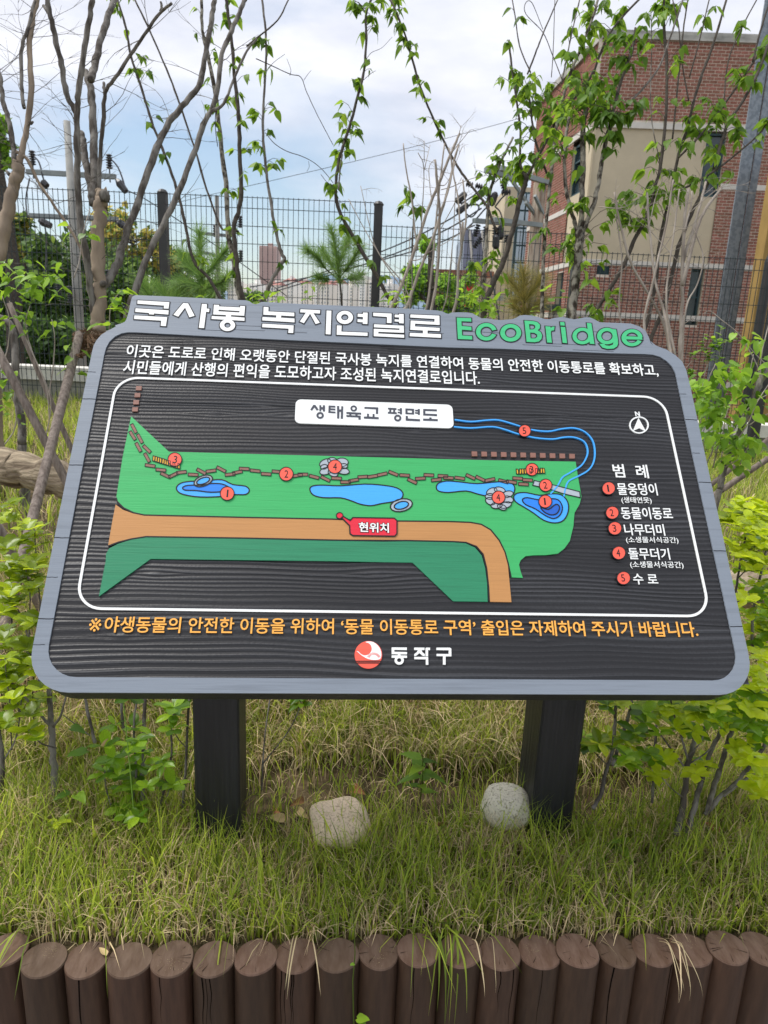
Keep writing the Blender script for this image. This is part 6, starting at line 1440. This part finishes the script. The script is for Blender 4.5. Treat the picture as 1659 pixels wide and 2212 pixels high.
# grey galvanised steel column in front of the building, mustard wall and dark pipe at the right
m_galv = M('galvanised_steel', (0.25, 0.285, 0.32), .5, .4, scale=14, col2=(.17, .20, .235), lo=.45, hi=.55, metal=.15)
def col_piece(px0, px1, py, d): a = P(px0, py, d); b = P(px1, py, d); return a, b
a = P(1559, 608, 13.0); b = P(1602, 608, 13.0); u = HR; c = (a + b) / 2; wd = (b - a).length
cl = thing('steel_column', 'grey galvanised steel H column rising in front of the right half of the brick building', 'column', (c.x, c.y, -2.2))
zt = P(1650, 60, 13).z
ax = (HR, HF, UPV)
mb = MB(); mb.box((a + u * wd * .30).xy.to_3d() + Vector((0, 0, (zt - 2.2) / 2)), wd * .56, .03, zt + 2.2, ax); mb.build('flange', m_galv, cl)
mb = MB(); mb.box((a + u * wd * .83).xy.to_3d() + Vector((0, 0, (zt - 2.2) / 2)) , wd * .34, .03, zt + 2.2, ax); mb.build('flange', m_galv, cl)
mb = MB(); mb.box((a + u * wd * .62 + HF * .12).xy.to_3d() + Vector((0, 0, (zt - 2.2) / 2)), wd * .2, .1, zt + 2.2, ax); mb.build('web', m_post, cl)
m_mus = M('mustard_cladding', (0.33, 0.215, 0.07), .8, .2, .15, 3)
a = P(1640, 660, 12.0); mw = thing('mustard_wall', 'tall mustard brown clad wall at the right picture edge, right of the brick', 'wall', (a.x, a.y, -2.2))
zt = P(1680, 520, 12).z
a = P(1536, 640, 12.0)
a = P(1636, 608, 12.0)
mb = MB(); c = a + HR * 1.2 + HF * .3; zt = P(1640, 330, 12).z; mb.box((c.x, c.y, (zt - 2.2) / 2), 2.2, .3, zt + 2.2, ax); mb.build('cladding', m_mus, mw)
pp_ = thing('drain_pipe', 'dark drain pipe standing in front of the mustard wall', 'pipe', (P(1620, 720, 11.6).x, P(1620, 720, 11.6).y, -2.2))
mb = MB(); q = P(1632, 750, 11.5); zt = P(1655, 640, 11.5).z + .8; mb.tube([(q.x, q.y, -2.2), (q.x, q.y, zt - .3), (q.x + .05, q.y, zt - .1), (q.x + .35, q.y, zt)], .075, 12); mb.build('pipe', m_post, pp_)

# ------------------------------------------------------------------ power poles
m_pole = M('pole_concrete', (0.36, 0.355, 0.33), .9, .15, .2, 5, bump=.2, bscale=50)
m_steel = M('grey_crossarm_steel', (0.26, 0.29, 0.29), .55, .4, .2, 5)
m_ins = M('dark_insulator', (0.03, 0.03, 0.035), .4, .5)
def insul(mb, c, n, r, pitch, dirn=Vector((0, 0, 1))):
    for k in range(n):
        q = c + dirn * (pitch * k); mb.tube([q, q + dirn * pitch * .35, q + dirn * pitch * .6, q + dirn * pitch * .95], [r * .45, r, r * .9, r * .4], 9)
def crossarm(t, a, b, w_=.075, name='crossarm'):
    u = (b - a); L = u.length; u.normalize(); v = u.cross(UPV).normalized(); mb = MB(); mb.box((a + b) / 2, L, w_, w_, (u, v, v.cross(u) * -1)); return mb.build(name, m_steel, t)
D1 = 12.0
q = P(163, 560, D1); pl1 = thing('power_pole', 'pale concrete power pole with two crossarms behind the pruned tree at the left', 'power pole', (q.x, q.y, -2))
zt = P(157, 280, D1).z; mb = MB(); mb.tube([(q.x, q.y, -2), (q.x, q.y, 1.5), (q.x, q.y, zt)], [.085, .075, .05], 14); mb.build('pole', m_pole, pl1, smooth=True)
for (x0, y0, x1, y1) in ((58, 371, 250, 382), (66, 466, 255, 474)):
    crossarm(pl1, P(x0, y0, D1 - .12), P(x1, y1, D1 - .12))
mb = MB()
for x, y in ((70, 344), (236, 352)):
    mb = MB(); c = P(x, y, D1 - .12); insul(mb, c - Vector((0, 0, .09)), 6, .055, .038); mb.tube([c - Vector((0, 0, .3)), c], .012, 5); mb.build('insulator', m_ins, pl1)
for x, y in ((128, 640), (152, 655), (230, 480), (234, 620)):
    mb = MB(); insul(mb, P(x, y, D1), 8, .05, .035); mb.build('insulator', m_ins, pl1)
mb = MB()
for x0, y0, x1, y1 in ((90, 392, 102, 402), (252, 388, 272, 414), (84, 476, 110, 488), (252, 478, 275, 492)):
    a, b = P(x0, y0, D1 - .2), P(x1, y1, D1 - .2); mb.tube([a, a.lerp(b, .3), b], [.03, .065, .05], 8)
mb.build('cutout', m_ins, pl1)
def wire(lab, pts, r=.012, d=None, name='power_line', sag=.0):
    P3 = [P(*p) for p in pts]; cc_ = curve_pts([(p.x, p.y, p.z, 0) for p in P3], 6) if len(P3) > 2 else P3
    t = MB(); t.tube([Vector(tuple(p)[:3]) for p in cc_], r, 4, cap=False); o = t.build(name, m_ins, None, origin=P3[0]); return tag(o, lab, 'cable', 'overhead cables')
for pts in ([(70, 335), (84, 350), (92, 380), (96, 395)], [(236, 340), (254, 360), (266, 390), (270, 408)], [(60, 470), (56, 430), (64, 385)], [(96, 480), (100, 520), (98, 600)]):
    mb = MB(); c_ = curve_pts([(*P(x, y, D1 - .15), 0) for x, y in pts], 5); mb.tube([Vector(tuple(p)[:3]) for p in c_], .013, 4, cap=False); mb.build('jumper_cable', m_ins, pl1)
# second, farther pole
q = P(471, 600, 22); pl2 = thing('power_pole', 'thin distant power pole behind the fence left of the leafy dogwood trunks', 'power pole', (q.x, q.y, -4))
mb = MB(); zt = P(471, 430, 22).z; mb.tube([(q.x, q.y, -4), (q.x, q.y, zt)], [.11, .06], 8); mb.build('pole', m_pole, pl2)
crossarm(pl2, P(425, 503, 22), P(490, 509, 22), .09); crossarm(pl2, P(440, 545, 22), P(505, 562, 22), .09)
for x, y in ((465, 512), (519, 492), (520, 566)): mb = MB(); insul(mb, P(x, y, 21.8), 5, .08, .07); mb.build('insulator', m_ins, pl2)
# right pole with transformer cutouts
D3 = 11.0
q = P(1098, 640, D3); c5 = lambda pts: cp(1800, 500, .36166, pts)
x0 = c5([(815, 1100)])[0]; q = P(*x0, D3)
pl3 = thing('power_pole', 'rust streaked power pole with crossarms at the left end of the brick building', 'power pole', (q.x, q.y, -2))
zt = P(*c5([(850, 620)])[0], D3).z; mb = MB(); mb.tube([(q.x, q.y, -2), (q.x, q.y, zt)], [.12, .10], 14); mb.build('pole', M('rusty_pole_concrete', (.36, .31, .25), .9, .1, scale=6, stretch=(4, 4, .5), col2=(.17, .12, .085)), pl3, smooth=True)
for a_, b_, d0, d1 in (((270, 455), (660, 570), 10.2, 10.9), ((420, 430), (940, 590), 10.0, 10.8), ((350, 990), (870, 1050), 10.3, 10.9), ((140, 1000), (620, 1040), 10.4, 10.9), ((370, 1840), (620, 1830), 10.5, 10.8)):
    crossarm(pl3, P(*c5([a_])[0], d0), P(*c5([b_])[0], d1), .065)
for a_, b_ in (((540, 550), (800, 930)), ((700, 800), (790, 920)), ((800, 730), (890, 930))):
    crossarm(pl3, P(*c5([a_])[0], 10.6), P(*c5([b_])[0], 10.9), .04, 'brace')
mb = MB()
for x, y, dx_, dz_ in ((130, 620, -.7, .2), (230, 640, -.7, .2), (60, 700, -.6, -.6), (270, 660, .5, -.8), (380, 690, -.3, -1), (540, 690, -.9, -.1), (190, 1040, -.2, -1), (270, 1060, .1, -1), (370, 1070, .1, -1), (430, 1050, .1, -1), (380, 1150, .1, -1), (220, 1180, -.5, -.8), (80, 820, -.8, -.6), (450, 600, .4, -.7), (500, 1150, .1, -1)):
    mb = MB(); c = P(*c5([(x, y)])[0], 10.4); d_ = Vector((dx_, .2, dz_)).normalized(); n_ = rnd.choice((3, 4, 5))
    if rnd.random() < .45: mb.tube([c, c + d_ * .03, c + d_ * .16, c + d_ * .2], [.02, .05, .055, .03], 9)
    else: insul(mb, c, n_, .045, .035, d_)
    mb.build('insulator', m_ins, pl3)
for pts in ([(500, 705), (440, 760), (370, 850)], [(0, 820), (150, 720), (280, 600)], [(0, 900), (150, 800), (300, 690)], [(60, 930), (120, 960), (190, 880), (180, 830), (90, 830)], [(370, 850), (420, 900), (450, 980)], [(300, 1500), (350, 1700), (420, 2100)], [(500, 1600), (510, 1750), (520, 1800)], [(150, 1050), (60, 1090), (0, 1130)]):
    mb = MB(); c_ = curve_pts([(*P(*c5([p])[0], 10.4), 0) for p in pts], 5); mb.tube([Vector(tuple(p)[:3]) for p in c_], .014, 4, cap=False); mb.build('jumper_cable', m_ins, pl3)
wire('thin overhead wire crossing the open sky behind the dogwoods', [(350, 445, 30), (850, 328, 30), (1180, 240, 30)], .012)
wire('upper of three cables sagging from the tall fence post towards the right pole', [(600, 622, 14), (820, 545, 12), (960, 480, 11), (1030, 430, 10.4)], .011)
wire('middle cable of three rising to the right pole above the bare bush', [(560, 640, 15), (820, 560, 12), (960, 498, 11), (1040, 450, 10.4)], .011)
wire('lowest cable of three rising to the right pole above the bare bush', [(540, 620, 15), (700, 592, 13), (960, 520, 11), (1060, 440, 10.4)], .011)
wire('cable slanting down from the left pole crossarm behind the tan trunk', [(268, 408, 11.8), (330, 440, 12), (480, 540, 13), (620, 640, 14)], .011)

# ------------------------------------------------------------------ trees and buildings beyond the fence
def crown_tree(lab, px, py, wpx, hpx, d, cols, n, name='leafy_tree', leaf=.12, seed=0, trunk=True, group='trees beyond the fence', conic=False):
    c = P(px, py, d); rx = wpx / 2 * PXd(d); rz = hpx / 2 * PXd(d); g = ground_z(c.x, c.y)
    t = thing(name, lab, 'tree', (c.x, c.y, g), group)
    mb = MB(); mb.tube([(c.x, c.y, g - .1), (c.x + .1, c.y, (c.z + g) / 2), (c.x, c.y, c.z + rz * .6)], [.12 + rx * .03, .1, .03], 8)
    cl_ = []
    for k in range(int(14 + rx * 4)):
        a = Vector((rnd.gauss(0, 1), rnd.gauss(0, 1), rnd.gauss(0, 1))).normalized() * rnd.random() ** .35
        if conic: zz = a.z; f_ = max(.22, .66 - .48 * zz); p = c + Vector((a.x * rx * f_, a.y * rx * f_, zz * rz))
        else: p = c + Vector((a.x * rx, a.y * rx, a.z * rz))
        cl_.append((p, rx * rnd.uniform(.2, .42) * (.6 if conic else 1)))
        if k % 3 == 0: mb.tube([(c.x, c.y, min(c.z, p.z - .1)), c.lerp(p, .6), p], [.035, .02, .008], 5, cap=False)
    mb.build('trunk', m_bark_dk, t)
    L = []
    for q in range(n):
        p0, r0 = rnd.choice(cl_); a = Vector((rnd.gauss(0, 1), rnd.gauss(0, 1), rnd.gauss(0, .8))).normalized() * r0 * rnd.random() ** .4; L.append(p0 + a)
    per = n // len(cols)
    for ci, m_ in enumerate(cols):
        mb = MB()
        for p in L[ci * per:(ci + 1) * per]:
            u_ = Vector((rnd.gauss(0, 1), rnd.gauss(0, 1), rnd.gauss(0, .6))).normalized(); v_ = u_.orthogonal().normalized(); s = leaf * rnd.uniform(.6, 1.3)
            mb.add([p, p + u_ * s * .5 + v_ * s * .28, p + u_ * s, p + u_ * s * .5 - v_ * s * .28], [(0, 1, 2, 3)], rnd.random())
        o = mb.build('crown', m_, t, attr=True); o['kind'] = 'stuff'
    return t
m_fd = M('dark_foliage', (0.06, 0.125, 0.028), .6, .2, attr=.5, trans=.3)
m_fm = M('mid_foliage', (0.15, 0.25, 0.045), .6, .2, attr=.5, trans=.3)
m_fy = M('yellow_foliage', (0.48, 0.42, 0.09), .6, .2, attr=.4, trans=.3)
m_fg = M('bright_foliage', (0.27, 0.50, 0.05), .6, .2, attr=.4, trans=.35)
crown_tree('dark evergreen mass low behind the fence at the far left', 60, 650, 260, 260, 15, [m_fd, m_fd, m_fm], 9000, leaf=.16)
crown_tree('dark tree behind the fence between the power pole and the first fence post', 245, 625, 260, 210, 17, [m_fd, m_fm], 8000, leaf=.17)
crown_tree('dark tree low behind the low wall at the left', 90, 760, 300, 150, 14, [m_fd], 6000, leaf=.15)
crown_tree('yellowing tree just above the dark trees, left of the first fence post', 285, 525, 150, 150, 19, [m_fy, m_fy, m_fm], 2600, leaf=.17)
crown_tree('tree with golden edges right of the first fence post', 375, 590, 90, 110, 20, [m_fy, m_fm, m_fd], 3000, leaf=.17)
crown_tree('olive green treetop at the far left, level with the fence top', 15, 500, 120, 130, 17, [m_fm, m_fy, m_fd], 3200, leaf=.16)
crown_tree('loose green tree leaning in at the left picture edge', -12, 300, 70, 120, 9, [m_fm, m_fg], 900, leaf=.09)
crown_tree('low round tree behind the dogwoods, left of the white apartments', 440, 650, 130, 90, 24, [m_fd, m_fm], 2400, leaf=.2)
crown_tree('small dark tree at the foot of the pink tower', 560, 665, 60, 60, 40, [m_fd], 900, leaf=.3)
crown_tree('bright green ginkgo behind the bare bush, right of the tall fence post', 925, 620, 200, 270, 10.5, [m_fg, m_fg, m_fg, m_fm], 11000, name='ginkgo_tree', leaf=.075, conic=True)
crown_tree('lower bright green tree beside the ginkgo', 985, 660, 130, 120, 12, [m_fg, m_fm], 3200, name='ginkgo_tree', leaf=.08)
crown_tree('dense green bush behind the fence at the foot of the brick building', 1230, 760, 200, 120, 9.5, [m_fm, m_fd], 3000, leaf=.08)

def block(t, name, mat, c, sx, sy, sz, ax=None):
    mb = MB(); mb.box((c[0], c[1], c[2] + sz / 2), sx, sy, sz, ax or (HR, HF, UPV)); return mb.build(name, mat, t)
m_apt = M('apartment_white', (0.90, 0.88, 0.83), .85, .2, .05, .05)
m_apt2 = M('apartment_cream', (0.86, 0.81, 0.73), .85, .2, .05, .05)
m_aptw = M('apartment_window', (0.20, 0.25, 0.28), .3, .4)
m_roof = M('red_tile_roof', (0.40, 0.19, 0.16), .85, .2)
HR0, HF0 = HR.copy(), HF.copy()
def apartment(lab, px, ptop, wpx, d, mat, roof=True, cols=None, name='apartment_block', rows=26, winmat=None, deep=14, grp='white apartment blocks on the skyline'):
    rt = Matrix.Rotation(R(-24 if deep < 20 else 0), 3, 'Z'); HR, HF = rt @ HR0, rt @ HF0
    a = P(px, ptop, d); wd = wpx * PXd(d); zb_ = ground_z(a.x, a.y); h = a.z - zb_
    t = thing(name, lab, 'building', (a.x, a.y, zb_), grp)
    c = a + HF * deep / 2; block(t, 'wall', mat, (c.x, c.y, zb_), wd, deep, h, (HR, HF, UPV))
    cols = cols or max(3, int(wpx / 6.5)); mb = MB(); fl = min(3.0, h / 10)
    k = 0; z = a.z - fl * 1.1
    while z > max(zb_, a.z - fl * 30):
        for i in range(cols):
            x = (i + .5) / cols - .5; q_ = a + HR * (x * wd) - HF * .1
            mb.box((q_.x, q_.y, z), wd / cols * (.34 if i % 3 else .16), .5, fl * .55, (HR, HF, UPV))
        z -= fl
    mb.build('windows', winmat or m_aptw, t, kind='stuff')
    mb = MB()
    for i in range(0, cols + 1, 3):
        x = i / cols - .5; q_ = a + HR * (x * wd) - HF * .5; mb.box((q_.x, q_.y, (a.z + zb_) / 2), .8, 1.2, h, (HR, HF, UPV))
    mb.build('pier', mat, t)
    if roof:
        mb = MB(); hw = wd / 2; e = fl * 1.1
        vs = [a + HR * (i * hw) + HF * (j * deep) + UPV * 0.05 for i, j in ((-1.04, -.04), (1.04, -.04), (1.04, 1.04), (-1.04, 1.04))] + [a + HR * (-.75 * hw) + HF * deep / 2 + UPV * e, a + HR * (.75 * hw) + HF * deep / 2 + UPV * e]
        mb.add(vs, [(0, 1, 5, 4), (1, 2, 5), (2, 3, 4, 5), (3, 0, 4), (0, 3, 2, 1)]); mb.build('roof', m_roof, t)
        block(t, 'lift_tower', mat, (c.x, c.y, a.z), wd * .16, 5, e * 1.6, (HR, HF, UPV))
    else:
        block(t, 'lift_tower', mat, (c.x, c.y, a.z + .02), wd * .3, 6, fl * 1.4, (HR, HF, UPV))
lst = [(590, 616, 30, 'pale block with a small red roof left of the skyline row', True), (622, 608, 26, 'white block with red roof, second of the skyline row', True), (650, 612, 32, 'wide white block with red roof left of the pine', True), (682, 606, 26, 'white block partly behind the pine', False), (700, 614, 30, 'red roofed block right behind the pine', True),
       (727, 612, 26, 'red roofed block just right of the pine stem', True), (752, 616, 24, 'cream block with a row of dark windows right of the pine', False), (778, 596, 26, 'tallest pale block left of the tall fence post', False), (801, 604, 20, 'pale block touching the tall fence post', False), (836, 612, 26, 'pale block just right of the tall fence post', False),
       (520, 622, 26, 'low pale block left of the pink tower', False), (548, 612, 22, 'white block right against the pink tower', False), (500, 606, 16, 'narrow bluish block far left on the skyline', False)]
for k, (x, y, w_, lab, rf) in enumerate(lst): apartment(lab, x, y, w_, 620 + 35 * (k % 4), m_apt if k % 2 else m_apt2, rf)
m_pink = M('pink_granite_tower', (0.56, 0.40, 0.365), .7, .3)
apartment('tall pink brown office tower left of the skyline row', 579, 531, 36, 800, m_pink, False, cols=12, name='office_tower', winmat=M('tower_window', (.50, .35, .33), .4, .4), deep=35, grp='towers')
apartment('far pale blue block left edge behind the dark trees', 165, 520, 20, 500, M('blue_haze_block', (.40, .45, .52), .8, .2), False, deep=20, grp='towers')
# blue grey panelled building and cream building beyond the right pole
m_sol = M('violet_grey_panel', (0.20, 0.21, 0.29), .3, .5, .12, .6)
a0, a1 = P(1003, 500, 60), P(1092, 510, 60)
so = thing('panelled_building', 'violet grey panelled building with white diagonal ribs behind the right power pole', 'building', ((a0.x + a1.x) / 2, (a0.y + a1.y) / 2, -12))
u = (a1 - a0); u.z = 0; wd = u.length; u.normalize(); zt0 = P(1040, 498, 60).z; v = Vector((-u.y, u.x, 0))
rows_, cols_ = 9, 5
for r_ in range(rows_):
    for c__ in range(cols_):
        z0_ = zt0 - (r_ + 1) * 1.0; p = a0 + u * (wd * (c__ + .5) / cols_)
        mb = MB(); mb.box((p.x, p.y, z0_ + .5), wd / cols_ - .06, .2, .94, (u, v, UPV)); mb.build('panel', m_sol, so)
mb = MB(); c = (a0 + a1) / 2 + v * 5.2; mb.box((c.x, c.y, (zt0 - 12) / 2 - .1), wd - .1, 10, zt0 + 12 - .2, (u, v, UPV)); mb.build('core', m_sol, so)
for k in range(3):
    p = a0 + u * (wd * (.12 + .3 * k)); mb = MB(); A_ = Vector((p.x, p.y, zt0)) - v * .2; B_ = Vector((p.x, p.y, zt0 - 9)) + u * 1.4 - v * .2; mb.tube([A_, B_], .09, 6); mb.build('rib', m_band, so)
a0, a1 = P(1105, 560, 30), P(1165, 560, 30); cb = thing('cream_building', 'cream building with a tall blue tinted stairwell window left of the brick building', 'building', ((a0.x + a1.x) / 2, a0.y, -5))
u = HR; c = (a0 + a1) / 2; zt0 = P(1130, 402, 30).z; wd = (a1 - a0).length
block(cb, 'wall', m_cream, (c.x, c.y + 4, -5), wd, 6, zt0 + 5)
g0, g1 = P(1108, 600, 29), P(1136, 600, 29); m_bg = M('pale_blue_glass', (.42, .52, .60), .15, .6)
zg1 = P(1125, 425, 29).z; zg0 = P(1125, 640, 29).z; gc = (g0 + g1) / 2; gw = (g1 - g0).length
wn = block(cb, 'window', m_wfr, (gc.x, gc.y + .12, zg0 - .05), gw + .12, .15, zg1 - zg0 + .1)
for k in range(6):
    for s in range(2):
        q_ = g0 + HR * (gw * (s + .5) / 2); mb = MB(); mb.box((q_.x, q_.y, zg0 + (zg1 - zg0) * (k + .5) / 6), gw / 2 - .06, .05, (zg1 - zg0) / 6 - .07, (HR, HF, UPV)); mb.build('pane', m_bg, wn)
lo = thing('low_building', 'low cream building with red sign panels beyond the fence right of the ginkgo', 'building', (P(1070, 650, 24).x, P(1070, 650, 24).y, -5))
a0, a1 = P(1030, 600, 24), P(1110, 604, 24); c = (a0 + a1) / 2; block(lo, 'wall', m_cream, (c.x, c.y + 2, -5), (a1 - a0).length, 4, a0.z + 5)
c = P(1012, 610, 25); block(lo, 'brick_wing', m_brick2, (c.x, c.y + 2, -5), 2.2, 3, P(1012, 582, 25).z + 5)
for y0_ in (620, 655, 688):
    c = P(1013, y0_, 23.4); mb = MB(); mb.box(c, .28, .06, .42, (HR, HF, UPV)); mb.build('red_sign_panel', m_red, lo)
# distant ridge
m_hill = M('blue_hill', (0.15, 0.22, 0.30), .95, .05)  # blue of the distance haze is put into the base colour
mb = MB(); n = 60; vs = []
for i in range(n + 1):
    x = 150 + (1250 - 150) * i / n; y = 607 - 14 * math.exp(-((x - 720) / 60) ** 2) - 9 * math.exp(-((x - 850) / 50) ** 2) - 5 * math.sin(i * .9) + 22 * math.exp(-((x - 400) / 200) ** 2)
    p = P(x, y, 5200); vs += [tuple(p), tuple((p + HF * -900).xy) + (-34,), tuple((p + HF * 900).xy) + (-34,)]
mb.add(vs, [(3 * i, 3 * i + 1, 3 * i + 4, 3 * i + 3) for i in range(n)] + [(3 * i, 3 * i + 3, 3 * i + 5, 3 * i + 2) for i in range(n)]); mb.build('hills', m_hill, kind='structure', smooth=True)

# ------------------------------------------------------------------ air
m_air = bpy.data.materials.new('pale_air'); m_air.use_nodes = True
t_ = m_air.node_tree; t_.nodes.clear(); o_ = t_.nodes.new('ShaderNodeOutputMaterial'); v_ = t_.nodes.new('ShaderNodeVolumePrincipled')
v_.inputs['Color'].default_value = (.86, .92, 1, 1); v_.inputs['Density'].default_value = .00005; v_.inputs['Anisotropy'].default_value = .2
t_.links.new(v_.outputs[0], o_.inputs['Volume'])
mb = MB(); mb.box((0, 3500, 60), 14000, 16000, 300); hz = mb.build('haze', m_air, kind='stuff')
